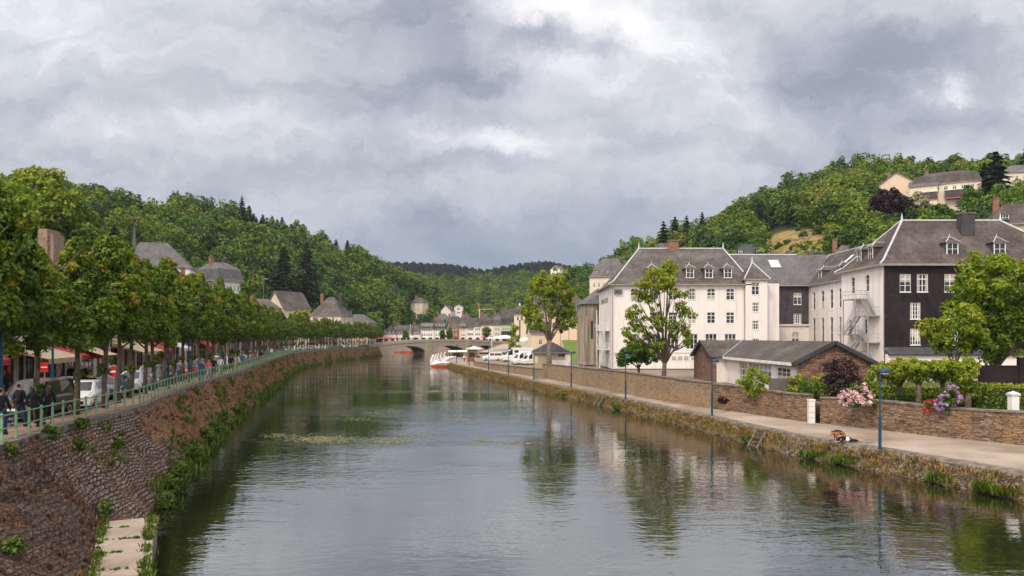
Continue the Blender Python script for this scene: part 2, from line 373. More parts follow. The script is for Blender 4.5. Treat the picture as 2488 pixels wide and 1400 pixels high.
col = ramp(nt, acc, [(.16,(.185,.212,.268)), (.36,(.280,.303,.362)), (.52,(.405,.422,.478)), (.66,(.545,.555,.598)), (.82,(.745,.743,.760)), (1.0,(.92,.91,.905))])
# low band near the horizon is bluer, unseen sky behind the viewer is brightened and warmed to light the walls
hz = nd(nt, 'ShaderNodeMapRange', {'Value': Vv, 'From Min': .03, 'From Max': .20}).outputs[0]
col = mixc(nt, hz, mixc(nt, .72, col, (.205,.265,.36)), col)
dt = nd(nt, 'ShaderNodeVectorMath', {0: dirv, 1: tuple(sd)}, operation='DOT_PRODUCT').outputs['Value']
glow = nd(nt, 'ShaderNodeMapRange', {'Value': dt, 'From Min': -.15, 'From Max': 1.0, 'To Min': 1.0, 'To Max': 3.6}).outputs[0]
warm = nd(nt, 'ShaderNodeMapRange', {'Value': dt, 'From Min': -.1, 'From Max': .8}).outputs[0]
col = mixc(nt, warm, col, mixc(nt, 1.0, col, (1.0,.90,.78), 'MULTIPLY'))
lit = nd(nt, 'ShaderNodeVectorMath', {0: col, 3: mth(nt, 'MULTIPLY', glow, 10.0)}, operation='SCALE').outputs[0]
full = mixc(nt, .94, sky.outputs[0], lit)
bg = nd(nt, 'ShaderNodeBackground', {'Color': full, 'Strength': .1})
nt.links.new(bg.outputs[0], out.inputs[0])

# ------------------------------------------------------------------ foliage
def leaf_arrays(rng, C, k, leaf, up=.35, jit=.45, inner=.55):
    """C: clumps (x,y,z,r,tint). k leaves per clump on its shell; returns verts, tints"""
    n = len(C)*k
    c = np.repeat(C, k, 0)
    d = rng.normal(size=(n, 3)); d[:, 2] += up; d /= np.linalg.norm(d, axis=1)[:, None]
    rr = c[:, 3]*(inner+(1-inner)*rng.random(n)**.5)
    p = c[:, :3]+d*rr[:, None]*np.array([1, 1, .85])
    nrm = d+rng.normal(size=(n, 3))*jit; nrm[:, 2] += .25; nrm /= np.linalg.norm(nrm, axis=1)[:, None]
    a = np.cross(nrm, rng.normal(size=(n, 3))); a /= np.linalg.norm(a, axis=1)[:, None]
    b = np.cross(nrm, a)
    s = leaf*(.65+.7*rng.random(n))
    a *= (s*.62)[:, None]; b *= (s*.42)[:, None]
    v = np.stack([p-a, p-b*.9+nrm*(s*.08)[:, None], p+a, p+b*.9+nrm*(s*.08)[:, None]], 1).reshape(-1, 3)
    t = np.clip(c[:, 4]+rng.normal(size=n)*.10, 0, 1)
    return v, np.repeat(t, 4)
def raw_mesh(name, v, mats, attrs, extra=None):
    """quad soup (plus an optional MB such as a trunk, material slot 1)"""
    me = bpy.data.meshes.new(name); nq = len(v)//4
    nv = len(v); f = np.arange(nv, dtype=np.int32)
    ev = np.zeros((0, 3)); ef = []
    if extra is not None: ev = np.array(extra.v); ef = extra.f
    me.vertices.add(nv+len(ev)); me.vertices.foreach_set('co', np.concatenate([v, ev]).astype(np.float32).ravel())
    el = np.array([i+nv for q in ef for i in q], dtype=np.int32); es = np.array([len(q) for q in ef], dtype=np.int32)
    me.loops.add(nv+len(el)); me.loops.foreach_set('vertex_index', np.concatenate([f, el]).astype(np.int32))
    tot = np.concatenate([np.full(nq, 4), es]).astype(np.int32)
    me.polygons.add(len(tot)); me.polygons.foreach_set('loop_start', np.concatenate([[0], np.cumsum(tot)[:-1]]).astype(np.int32))
    me.polygons.foreach_set('loop_total', tot)
    for m in mats: me.materials.append(m)
    if len(es): me.polygons.foreach_set('material_index', np.concatenate([np.zeros(nq), np.ones(len(es))]).astype(np.int32))
    for an, arr in attrs.items():
        at_ = me.attributes.new(an, 'FLOAT', 'POINT'); at_.data.foreach_set('value', np.concatenate([arr, np.zeros(len(ev))]).astype(np.float32))
    me.update(); me.validate(); return me
def ell_clumps(rng, n, c, rad, rc, t=(.25, .75), shell=.45, lift=0.0):
    d = rng.normal(size=(n, 3)); d /= np.linalg.norm(d, axis=1)[:, None]
    r = shell+(1-shell)*rng.random(n)**.7
    wob = 1+.16*np.sin(d[:, 0]*5+rng.random()*6)+.12*np.sin(d[:, 1]*7+rng.random()*6)
    p = np.array(c)+d*(r*wob)[:, None]*np.array(rad)
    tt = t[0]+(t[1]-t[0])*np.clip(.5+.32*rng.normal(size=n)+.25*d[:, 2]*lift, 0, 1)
    return np.column_stack([p, rc*(.65+.7*rng.random(n)), tt])

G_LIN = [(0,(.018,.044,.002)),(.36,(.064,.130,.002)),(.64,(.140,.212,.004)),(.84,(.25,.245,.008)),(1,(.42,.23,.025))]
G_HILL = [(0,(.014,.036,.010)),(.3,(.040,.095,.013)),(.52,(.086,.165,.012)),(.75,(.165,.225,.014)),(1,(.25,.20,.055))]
G_PARK = [(0,(.044,.085,.004)),(.35,(.125,.215,.006)),(.65,(.225,.300,.008)),(1,(.36,.37,.02))]
G_BRIGHT = [(0,(.032,.075,.005)),(.5,(.075,.165,.008)),(1,(.16,.25,.015))]
G_FIR = [(0,(.010,.021,.013)),(.5,(.019,.036,.020)),(1,(.036,.058,.027))]
G_RED = [(0,(.008,.003,.005)),(.5,(.020,.006,.010)),(1,(.045,.014,.018))]
M['lin'] = leafmat('lime_tree_leaves', G_LIN, gain=.12, trans=.32)
M['hill'] = leafmat('woodland_leaves', G_HILL, gain=.6, trans=.2)
M['hill_mass'] = leafmat('wood_mass_leaves', G_HILL, attr='hue', gain=.6, trans=.2)
M['park'] = leafmat('park_tree_leaves', G_PARK, gain=.1, trans=.35)
M['bright'] = leafmat('fresh_green_leaves', G_BRIGHT, gain=.15, trans=.3)
M['fir'] = leafmat('spruce_needles', G_FIR, gain=.3, trans=.08)
M['fir_mass'] = leafmat('spruce_mass_needles', [(0,(.016,.032,.022)),(.5,(.030,.054,.034)),(1,(.052,.080,.044))], attr='hue', gain=.3, trans=.08)
M['copper'] = leafmat('copper_leaves', G_RED, gain=.1, trans=.12)
M['grassy'] = leafmat('grass_blades', [(0,(.07,.09,.012)),(.4,(.16,.15,.022)),(.7,(.28,.19,.045)),(1,(.36,.19,.06))], gain=.0, trans=.25)
M['weedgreen'] = leafmat('lush_weeds', [(0,(.034,.070,.006)),(.6,(.10,.165,.010)),(1,(.21,.23,.025))], gain=.0, trans=.3)
M['dry'] = leafmat('dry_stems', [(0,(.06,.03,.018)),(.4,(.17,.075,.04)),(.7,(.28,.13,.06)),(1,(.17,.16,.03))], gain=.0, trans=.15)
M['weed'] = leafmat('water_weed_leaves', [(0,(.10,.11,.04)),(.5,(.22,.21,.10)),(1,(.42,.38,.24))], gain=.0, trans=.1)
M['pink'] = leafmat('pink_blossom', [(0,(.62,.32,.34)),(1,(.85,.62,.62))], gain=.0, trans=.15)
M['purple'] = leafmat('purple_blossom', [(0,(.28,.12,.36)),(1,(.58,.36,.62))], gain=.0, trans=.15)
M['redb'] = leafmat('red_blossom', [(0,(.42,.02,.03)),(1,(.62,.06,.07))], gain=.0, trans=.15)
M['pale'] = leafmat('pale_blossom', [(0,(.25,.24,.12)),(.5,(.45,.42,.28)),(1,(.62,.60,.48))], gain=.0, trans=.15)

def hill_proto(i, rad, h, nl, leaf, seed, mat):
    rng = np.random.default_rng(seed)
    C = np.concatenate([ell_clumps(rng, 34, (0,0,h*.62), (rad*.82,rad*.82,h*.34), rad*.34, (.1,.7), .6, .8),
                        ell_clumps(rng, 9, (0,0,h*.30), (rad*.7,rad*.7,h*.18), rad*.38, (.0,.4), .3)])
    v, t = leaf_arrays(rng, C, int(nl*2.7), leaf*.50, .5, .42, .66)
    tr = MB(); tr.tube([(0,0,-1),(0,0,h*.3),(.2,0,h*.7)], [.32,.24,.1], 5)
    if h > 14: C = C
    return v, t, tr
def fir_arrays(rng, h, r, n, leaf):
    z = h*(.06+.94*rng.random(n)**1.25); lay = .35*z+.65*np.floor(z/h*20+.35*rng.random(n))/20*h
    an = rng.random(n)*6.283; rr = r*np.clip(1-lay/h, 0, 1)**.8*(.3+.8*rng.random(n))*(1+.18*np.sin(an*3+lay*1.7))
    zz = lay+.06*h-rr*.42
    p = np.column_stack([rr*np.cos(an), rr*np.sin(an), zz]); o = np.column_stack([np.cos(an), np.sin(an), -.45+rng.normal(size=n)*.15])
    o /= np.linalg.norm(o, axis=1)[:, None]; s = np.column_stack([-np.sin(an), np.cos(an), rng.normal(size=n)*.25])
    L = (leaf*(.6+.8*rng.random(n)))[:, None]
    v = np.stack([p-o*L*.5, p+s*L*.35, p+o*L*.7, p-s*L*.35], 1).reshape(-1, 3)
    return v, np.repeat(np.clip(.5+.25*rng.normal(size=n), 0, 1), 4)
HP = [hill_proto(i, *a) for i, a in enumerate([(4.6,11,30,1.05,11,0),(5.4,12.5,36,1.1,12,0),(3.9,13,28,1.0,13,0),(5.0,10,32,1.05,14,0),(4.3,12,30,1.0,15,0),(6.0,12,40,1.15,16,0),(3.2,14.5,26,1.0,17,0),(4.4,15,30,1.05,18,0)])]
HPM = [raw_mesh('hill_tree', v, [M['hill'], M['bark']], {'tint': t}, tr) for v, t, tr in HP]
rg = np.random.default_rng(5)
FP = [fir_arrays(rg, 17, 4.1, 1900, .85), fir_arrays(rg, 21, 4.8, 2300, .95)]
trk = MB(); trk.tube([(0,0,-1),(0,0,14)], [.3,.08], 5)
FPM = [raw_mesh('spruce_tree', v, [M['fir'], M['bark']], {'tint': t}, trk) for v, t in FP]
# ------------------------------------------------------------------ ground materials
def groundmat(name, a, b, c, s1=.15, s2=2.5, bd=.05, rough=.95):
    m, nt, out = new_mat(name)
    x = noise(nt, pos(nt), s1, 5, .6); y = noise(nt, pos(nt), s2, 5, .65)
    k = ramp(nt, mth(nt, 'ADD', mth(nt, 'MULTIPLY', x, .5), mth(nt, 'MULTIPLY', y, .5)), [(.36, a), (.5, b), (.64, c)])
    finish(nt, out, k, rough, y, bd); return m
def hillmat():
    m, nt, out = new_mat('hillside_ground')
    P = pos(nt); n1 = noise(nt, P, .05, 5); n2 = noise(nt, P, .35, 5, .65)
    k = ramp(nt, n2, [(.36,(.015,.022,.008)),(.5,(.028,.040,.012)),(.64,(.05,.055,.02))])
    # dry grass clearing on the right hillside
    d = nd(nt, 'ShaderNodeVectorMath', {0: P, 1: (X_(1945,250), 250, 38)}, operation='SUBTRACT').outputs[0]
    d = nd(nt, 'ShaderNodeVectorMath', {0: d, 1: (1/11, 1/36, 1/15)}, operation='MULTIPLY').outputs[0]
    L = mth(nt, 'ADD', nd(nt, 'ShaderNodeVectorMath', {0: d}, operation='LENGTH').outputs['Value'], mth(nt, 'MULTIPLY', n2, .35))
    f = nd(nt, 'ShaderNodeMapRange', {'Value': L, 'From Min': 1.0, 'From Max': 1.25, 'To Min': 1, 'To Max': 0}).outputs[0]
    dry = ramp(nt, n2, [(.32,(.10,.10,.025)),(.46,(.22,.17,.05)),(.58,(.34,.24,.10)),(.72,(.17,.15,.04))])
    finish(nt, out, mixc(nt, f, k, dry), .95, n2, .3); return m
M['hillground'] = hillmat()
M['earth'] = groundmat('yard_ground', (.16,.125,.095), (.24,.195,.15), (.30,.25,.20))
M['asphalt'] = groundmat('asphalt', (.075,.065,.058), (.11,.098,.09), (.15,.13,.12), .3, 5, .01)
M['pavered'] = groundmat('reddish_paving', (.22,.135,.10), (.31,.20,.15), (.36,.25,.19), .4, 3, .01)
M['lawn'] = groundmat('lawn_grass', (.07,.12,.015), (.11,.17,.02), (.15,.20,.03), .2, 3, .03)
M['dirtbed'] = groundmat('garden_soil', (.04,.05,.015), (.07,.075,.02), (.10,.085,.03))
def pathmat():
    m, nt, out = new_mat('concrete_path')
    big = noise(nt, pos(nt), .25, 5); fine = noise(nt, pos(nt), 7, 4)
    k = ramp(nt, big, [(.36, (.235,.185,.145)), (.5, (.36,.29,.23)), (.62, (.45,.375,.305))])
    bt = nd(nt, 'ShaderNodeTexBrick', {'Vector': pos(nt), 'Color1': (1,1,1,1), 'Color2': (.86,.86,.86,1), 'Mortar': (.45,.42,.38,1), 'Scale': .4, 'Mortar Size': .008, 'Brick Width': 1.3, 'Row Height': 1.1})
    k = mixc(nt, .75, k, bt.outputs[0], 'MULTIPLY')
    k = mixc(nt, mth(nt, 'MULTIPLY', fine, .35), k, (.2,.16,.13))
    finish(nt, out, k, .9, fine, .008); return m
M['path'] = pathmat()
def bankmat():
    """pitched-stone revetment with dry reddish plants and moss between the stones"""
    m, nt, out = new_mat('revetment_stone')
    g = nt.nodes.new('ShaderNodeNewGeometry'); P = g.outputs['Position']
    rot = nd(nt, 'ShaderNodeMapping', {'Vector': P, 'Rotation': (0, 0, R(15)), 'Scale': (2.4, 3.1, 5.6)}).outputs[0]
    wn = nd(nt, 'ShaderNodeTexNoise', {'Vector': P, 'Scale': 1.2, 'Detail': 3}).outputs[1]
    V = nd(nt, 'ShaderNodeMix', {0: .12, 4: rot, 5: wn}, data_type='VECTOR').outputs[1]
    v1 = nd(nt, 'ShaderNodeTexVoronoi', {'Vector': V, 'Scale': 2.0}); v2 = nd(nt, 'ShaderNodeTexVoronoi', {'Vector': V, 'Scale': 2.0}, feature='DISTANCE_TO_EDGE')
    cs = nd(nt, 'ShaderNodeSeparateColor', {0: v1.outputs['Color']}).outputs
    st = ramp(nt, cs[0], [(0,(.05,.033,.028)),(.3,(.13,.082,.064)),(.6,(.21,.145,.112)),(.88,(.28,.205,.16)),(1,(.38,.30,.24))])
    e = nd(nt, 'ShaderNodeMapRange', {'Value': v2.outputs['Distance'], 'From Min': 0, 'From Max': .09}).outputs[0]
    k = mixc(nt, e, (.03,.022,.018), st)
    sa = nd(nt, 'ShaderNodeAttribute', attribute_name='along').outputs['Fac']; fa = nd(nt, 'ShaderNodeAttribute', attribute_name='down').outputs['Fac']
    bv = nd(nt, 'ShaderNodeCombineXYZ', {0: mth(nt, 'ADD', sa, mth(nt, 'MULTIPLY', fa, .35)), 1: mth(nt, 'ADD', fa, mth(nt, 'MULTIPLY', noise(nt, P, 1.1, 3), .22)), 2: 0.0}).outputs[0]
    bk = nd(nt, 'ShaderNodeTexBrick', {'Vector': bv, 'Color1': (.25,.170,.130,1), 'Color2': (.46,.36,.29,1), 'Mortar': (.035,.024,.02,1), 'Scale': 1.0, 'Mortar Size': .045, 'Mortar Smooth': .3, 'Brick Width': .40, 'Row Height': .21, 'Bias': -.2})
    mid = nd(nt, 'ShaderNodeMapRange', {'Value': nd(nt, 'ShaderNodeSeparateXYZ', {0: P}).outputs[1], 'From Min': 40, 'From Max': 46, 'To Min': .9, 'To Max': .35}).outputs[0]
    k = mixc(nt, mid, k, mixc(nt, .22, bk.outputs[0], st, 'MULTIPLY'))
    y = nd(nt, 'ShaderNodeSeparateXYZ', {0: P}).outputs[1]
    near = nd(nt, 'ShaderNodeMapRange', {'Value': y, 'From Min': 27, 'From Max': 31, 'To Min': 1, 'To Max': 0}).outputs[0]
    far = nd(nt, 'ShaderNodeMapRange', {'Value': y, 'From Min': 39, 'From Max': 47}).outputs[0]
    n1 = noise(nt, P, .7, 6, .68); n2 = noise(nt, P, 2.2, 5, .6)
    cover = mth(nt, 'ADD', n1, mth(nt, 'ADD', mth(nt, 'MULTIPLY', far, .24), mth(nt, 'MULTIPLY', near, .02)))
    cv = nd(nt, 'ShaderNodeMapRange', {'Value': cover, 'From Min': .53, 'From Max': .64}).outputs[0]
    dry = ramp(nt, n2, [(.3,(.11,.045,.026)),(.44,(.22,.095,.05)),(.57,(.27,.145,.062)),(.70,(.15,.16,.03))])
    k = mixc(nt, cv, k, dry)
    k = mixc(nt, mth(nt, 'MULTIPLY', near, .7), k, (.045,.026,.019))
    finish(nt, out, k, .95, mth(nt, 'ADD', e, mth(nt, 'MULTIPLY', n2, .8)), .10); return m
M['bank'] = bankmat()
def watermat():
    m, nt, out = new_mat('river_water')
    P = pos(nt)
    a = noise(nt, pos(nt, (.55, 1.0, 1)), 1.5, 3, .55, .4); b = noise(nt, pos(nt, (.5, 1, 1)), 4.2, 2, .5); c = noise(nt, pos(nt, (.3,.8,1)), .42, 2)
    calm = nd(nt, 'ShaderNodeMapRange', {'Value': noise(nt, pos(nt, (.35,1,1)), .09, 3), 'From Min': .4, 'From Max': .62, 'To Min': .35, 'To Max': 1.25}).outputs[0]
    h = mth(nt, 'ADD', mth(nt, 'MULTIPLY', a, 1.0), mth(nt, 'ADD', mth(nt, 'MULTIPLY', b, .50), mth(nt, 'MULTIPLY', c, .7)))
    h = mth(nt, 'MULTIPLY', h, calm)
    bp = nd(nt, 'ShaderNodeBump', {'Height': h, 'Distance': .0175}).outputs[0]
    fr = nd(nt, 'ShaderNodeFresnel', {'IOR': 1.45, 'Normal': bp}).outputs[0]
    df = nd(nt, 'ShaderNodeBsdfDiffuse', {'Color': (.014,.015,.008,1)}).outputs[0]; gl = nd(nt, 'ShaderNodeBsdfGlossy', {'Color': (.95,.94,.92,1), 'Roughness': .022, 'Normal': bp}).outputs[0]
    k = mth(nt, 'ADD', mth(nt, 'MULTIPLY', fr, .66), .36, clamp=True)
    nt.links.new(nd(nt, 'ShaderNodeMixShader', {0: k, 1: df, 2: gl}).outputs[0], out.inputs[0])
    return m
M['water'] = watermat()

# ------------------------------------------------------------------ plan curves
PAIRS = [((-15.9,4),(-3.6,4,.5)), ((-16.2,10),(-6.2,10,.5)), ((-16.8,20),(-11.0,20,.5)), ((-17.4,26.5),(-13.9,26.2,.5)), ((-18.3,31),(-14.9,28.4,.5)), ((-18.7,33),(-14.1,30.2,-.4)),
         ((-19.7,41.5),(-16.2,38.5,-.4)), ((-22.3,51),(-19.2,49.5,-.4)), ((-25,62),(-22.3,61.5,-.4)), ((-29.3,84),(-27.6,84,-.4)), ((-35.4,110),(-33.2,110,-.4)),
         ((-45,152),(-42.4,150,-.4)), ((-52,185),(-49.3,184,-.4)), ((-55.5,220),(-52.6,220,-.4)), ((-55.8,250),(-53,250,-.4)), ((-54.5,290),(-52.6,290,-.4)), ((-52,322),(-51.3,322,-.4))]
QZ = 3.5
def resample(pts, step):
    pts = [np.array(p, float) for p in pts]; L = [0]
    for a, b in zip(pts, pts[1:]): L.append(L[-1]+np.linalg.norm((b-a)[:2]))
    n = max(2, int(L[-1]/step)+1); out_ = []
    for s in np.linspace(0, L[-1], n): out_.append(np.array([np.interp(s, L, [p[k] for p in pts]) for k in range(len(pts[0]))]))
    return out_
TL = [np.array(p[0], float) for p in PAIRS]; TS = [0.0]
for a, b in zip(TL, TL[1:]): TS.append(TS[-1]+np.linalg.norm(b-a))
def top_at(s):
    return np.array([np.interp(s, TS, [p[0] for p in TL]), np.interp(s, TS, [p[1] for p in TL])])
def LS(s, off, z=QZ):
    """point on the left quay: s metres along the edge, off metres inland"""
    p = top_at(s); t = top_at(s+2)-top_at(s-2); t /= np.linalg.norm(t)
    return (p[0]-t[1]*off, p[1]+t[0]*off, z)
def LH(s):
    t = top_at(s+2)-top_at(s-2); return math.atan2(t[1], t[0])
def s_of(d): return float(np.interp(d, [p[1] for p in TL], TS))
SMAX = TS[-1]

# ------------------------------------------------------------------ structure
g = MB(); g.quad((-4000,-400,-4),(4000,-400,-4),(4000,5000,-4),(-4000,5000,-4)); g.build('ground', M['hillground'], kind='structure')
wmesh = MB(); wmesh.quad((-75,-60,0),(60,-60,0),(60,520,0),(-75,520,0)); wmesh.build('river_water', M['water'], kind='structure')
# left embankment
eb = MB(); rows = []; rng = np.random.default_rng(3)
tt = resample([p[0]+(p[1][0], p[1][1], p[1][2]) for p in PAIRS], .8)
NK = 11
for q in tt:
    T = np.array([q[0], q[1], QZ-.02]); B = np.array([q[2], q[3], q[4]]); row = []
    for k in range(NK):
        f = k/(NK-1); p = T*(1-f)+B*f
        amp = .16*math.sin(math.pi*f)
        p = p+np.array([rng.normal()*amp*.6, rng.normal()*amp*.5, rng.normal()*amp*.6])
        row.append(tuple(p))
    rows.append(row)
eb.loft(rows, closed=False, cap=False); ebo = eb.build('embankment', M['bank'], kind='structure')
ln_ = [float(np.linalg.norm(np.array(r_[0])-np.array(r_[-1]))) for r_ in rows]
a1 = ebo.data.attributes.new('along', 'FLOAT', 'POINT'); a1.data.foreach_set('value', np.repeat(np.arange(len(rows))*.8, NK).astype(np.float32))
a2 = ebo.data.attributes.new('down', 'FLOAT', 'POINT'); a2.data.foreach_set('value', np.concatenate([np.arange(NK)/(NK-1)*l_ for l_ in ln_]).astype(np.float32))
lg = MB(); L0 = [(-3.6,4),(-6.2,10),(-11.0,20),(-13.9,26.2),(-14.95,28.4)]; L1 = [(-2.2,4),(-4.75,10),(-9.25,20),(-11.95,26),(-13.25,29.2)]
for (a, b), (c, d) in zip(zip(L0, L0[1:]), zip(L1, L1[1:])):
    lg.quad(a+(.5,), c+(.5,), d+(.5,), b+(.5,)); lg.quad(c+(-.6,), d+(-.6,), d+(.5,), c+(.5,))
lg.quad(L0[-1]+(.5,), L1[-1]+(.5,), L1[-1]+(-.6,), L0[-1]+(-.6,))
lg.build('ledge_path', M['path'], kind='structure')
cp = MB(); SS = np.arange(0, SMAX, 1.6)
for s in SS:
    a, b = LS(s, -.12), LS(s+1.56, -.12); c, d = LS(s+1.56, .42), LS(s, .42); z0, z1 = QZ-.35, QZ+.06+.02*rnd.random()
    P4 = [a, b, c, d]; cp.poly([(x,y,z1) for x,y,_ in P4]); 
    for j in range(4): p, q = P4[j], P4[(j+1)%4]; cp.quad((p[0],p[1],z0),(q[0],q[1],z0),(q[0],q[1],z1),(p[0],p[1],z1))
tag(cp.build('quay_coping', M['coping']), 'weathered stone coping blocks along the top of the left bank', 'coping')
def strip(name, o0, o1, z, mat, step=3.0, z0=None):
    m = MB(); ss = np.arange(0, SMAX+.1, step)
    for a, b in zip(ss, ss[1:]):
        m.quad(LS(a,o0,z), LS(a,o1,z), LS(b,o1,z), LS(b,o0,z))
        if z0 is not None: m.quad(LS(a,o0,z0), LS(a,o0,z), LS(b,o0,z), LS(b,o0,z0))
    return m.build(name, mat, kind='structure')
strip('riverside_pavement', .3, 2.1, QZ, M['pavered'])
strip('quay_road', 2.1, 5.3, QZ-.10, M['asphalt'])
strip('far_pavement', 5.3, 14, QZ+.02, M['pavered'], z0=QZ-.12)
strip('kerb_stone', 2.0, 2.14, QZ+.012, M['coping'], z0=QZ+.0)
lt = MB(); 
for a, b in zip(np.arange(0, SMAX, 6), np.arange(6, SMAX+6, 6)):
    p, q = LS(a, 13.9, QZ-.1), LS(min(b, SMAX), 13.9, QZ-.1); lt.quad(p, q, (-420, q[1], QZ+2), (-420, p[1], QZ+2))
lt.build('left_town_ground', M['earth'], kind='structure')
mk = MB()
for s, o, l, wd in ((s_of(45)-.5, 3.2, 2.2, .5), (s_of(45)+3, 3.2, 2.2, .5), (s_of(60), 3.0, 2.4, .4)):
    mk.poly([LS(s,o,QZ-.094), LS(s,o+wd*2.4,QZ-.094), LS(s+wd,o+wd*2.4,QZ-.094), LS(s+wd,o,QZ-.094)])
mk.build('road_marking', M['frame'], kind='structure')

# right bank
PE = [(34,12.5),(27.3,25),(23.1,35.3),(20.3,42.9),(17.8,48.5),(15.4,60.4),(13.0,71),(9.9,84),(7.1,95),(3.2,110),(-.4,127),(-6,150),(-12.5,176),(-17,200),(-18,240)]      # path edge towards the river (x, y)
PI = [(46,18),(36,33),(28.8,44),(26.4,47.2),(23.8,52),(21,56.5),(18.1,64.4),(15.8,69.5),(12.0,84.5),(9,98),(5.4,114.8),(.5,131.5),(-4,148),(-8,165.6),(-10,200),(-10,240)]
PZ = 1.1
pe = resample(PE, 2.0); pi_ = resample(PI, 2.0); n = min(len(pe), len(pi_))
pe = resample(PE, 2.0*len(pe)/120); pe = [pe[int(i*(len(pe)-1)/119)] for i in range(120)]; pi_ = [pi_[int(i*(len(pi_)-1)/119)] for i in range(120)]
rp = MB()
for i in range(119): rp.quad((pe[i][0],pe[i][1],PZ),(pe[i+1][0],pe[i+1][1],PZ),(pi_[i+1][0],pi_[i+1][1],PZ+.03),(pi_[i][0],pi_[i][1],PZ+.03))
rp.build('riverside_path', M['path'], kind='structure')
pr = resample(PE, .7); qw = MB(); rows = []
for i, p in enumerate(pr):
    t = (pr[min(i+1, len(pr)-1)]-pr[max(i-1, 0)]); t /= np.linalg.norm(t); nx, ny = -t[1], t[0]
    if nx > 0: nx, ny = -nx, -ny
    row = []
    for o, z in ((-.55,PZ+.02),(.0,PZ+.025),(.10,PZ-.12),(.28,.62),(.42,.30),(.85,.10),(1.0,-.4)):
        j = rng.normal()*.035 if z < PZ else 0
        row.append((p[0]+nx*(o+j), p[1]+ny*(o+j), z+(rng.normal()*.03 if z < PZ-.05 else 0)))
    rows.append(row)
qw.loft(rows, closed=False, cap=False, m=lambda k, j: 1 if j < 2 else 0); qw.build('quay_wall', [M['quaywall'], M['coping']], kind='structure')
rt = MB()
for i in range(119):
    a, b = pi_[i], pi_[i+1]; z = 2.55 if a[1] < 112 else 2.1
    rt.quad((a[0]+.2,a[1],z),(a[0]+600,a[1],z+(2 if a[1] > 140 else 0)),(b[0]+600,b[1],z+(2 if b[1] > 140 else 0)),(b[0]+.2,b[1],z))
rt.build('yard_ground', M['earth'], kind='structure')
gb = MB(); gb.quad((23.6,53.4,2.62),(30,45.2,2.62),(60,45.2,2.62),(60,62,2.62)); gb.poly([(18.4,66,2.62),(21.9,57.5,2.62),(23.5,53.5,2.615),(60,62,2.615),(60,80,2.62),(28.5,80,2.62)]); gb.build('garden_ground', M['dirtbed'], kind='structure')
lw = MB(); lw.quad((11.2,150,2.2),(26,150,2.2),(26,205,6.5),(13,205,6.5)); lw.build('lawn', M['lawn'], kind='structure')
tg = MB(); tg.quad((-95,392,4.9),(60,392,4.9),(60,620,8),(-160,620,8)); tg.quad((-95,392,-1),(60,392,-1),(60,392,4.9),(-95,392,4.9)); tg.quad((-10,240,2.6),(60,240,2.6),(60,392,4.9),(-2,392,4.9)); tg.quad((-10,240,-1),(-10,240,2.6),(-2,392,4.9),(-2,392,-1))
tg.build('town_ground', M['bridge_stone'], kind='structure')

# ------------------------------------------------------------------ hills and their woods
ALLT = []
class Hill:
    def __init__(s, name, cols, th, p=.75, back=70, rows=16, mat='hillground'):
        s.c = cols; s.th = th; s.p = p
        s.px = [c[0] for c in cols]
        m = MB(); rr = []; x0, x1 = s.px[0], s.px[-1]; n = 90
        for k in range(rows+4):
            t = k/(rows-1) if k < rows else 1+(k-rows+1)*.12
            rr.append([s.at(x0+(x1-x0)*i/(n-1), t, True) for i in range(n)])
        m.loft(rr, closed=False, cap=False); m.build(name, M[mat], smooth=True, kind='structure')
    def at(s, px, t, bump=False):
        i = lambda k: float(np.interp(px, s.px, [c[k] for c in s.c]))
        d0, z0, d1, yt = i(1), i(2), i(3), i(4)
        zr = Z_(yt, d1)-s.th; d = d0+(d1-d0)*t
        z = z0+(zr-z0)*(t**s.p if t <= 1 else 1-(t-1)*.25)
        if bump: z += 1.2*math.sin(px*.021+t*5)*math.sin(t*9+px*.01)*(1 if 0 < t < 1 else .3)
        return (X_(px, d), d, z)
LEFT = Hill('left_hill', [(-500,105,4,300,430),(0,120,4,310,452),(100,140,4,320,458),(200,160,4,335,462),(350,205,4,360,488),(500,260,4,400,497),(600,300,4,420,508),(700,330,4,440,540),(800,355,4,455,578),(870,380,4,465,604),(940,405,5,480,646),(1000,430,5,500,674),(1060,460,5,520,706),(1110,490,5,530,742)], 11)
RIGHT = Hill('right_hill', [(1360,420,6,500,668),(1400,390,6,480,645),(1450,340,5,455,634),(1520,270,4,435,604),(1600,230,4,415,574),(1700,200,4,400,540),(1800,180,4,390,500),(1900,170,4,380,446),(2000,165,4,370,412),(2100,158,4,365,398),(2250,152,4,360,396),(2400,148,4,350,392),(2600,142,4,340,380),(3000,140,4,330,370)], 12.5)
MID = Hill('middle_hill', [(880,560,6,760,690),(980,560,6,800,672),(1100,560,6,860,676),(1200,580,6,900,672),(1300,570,6,860,672),(1400,530,6,800,660),(1500,500,6,720,648),(1600,480,6,700,640)], 9, 1.0)
FAR = Hill('far_hill', [(700,900,10,1250,640),(900,950,10,1300,634),(1000,960,10,1300,636),(1100,960,10,1320,641),(1180,960,10,1330,654),(1250,960,10,1300,640),(1330,950,10,1280,632),(1400,940,10,1280,648),(1600,900,10,1280,642)], 14, 1.0)
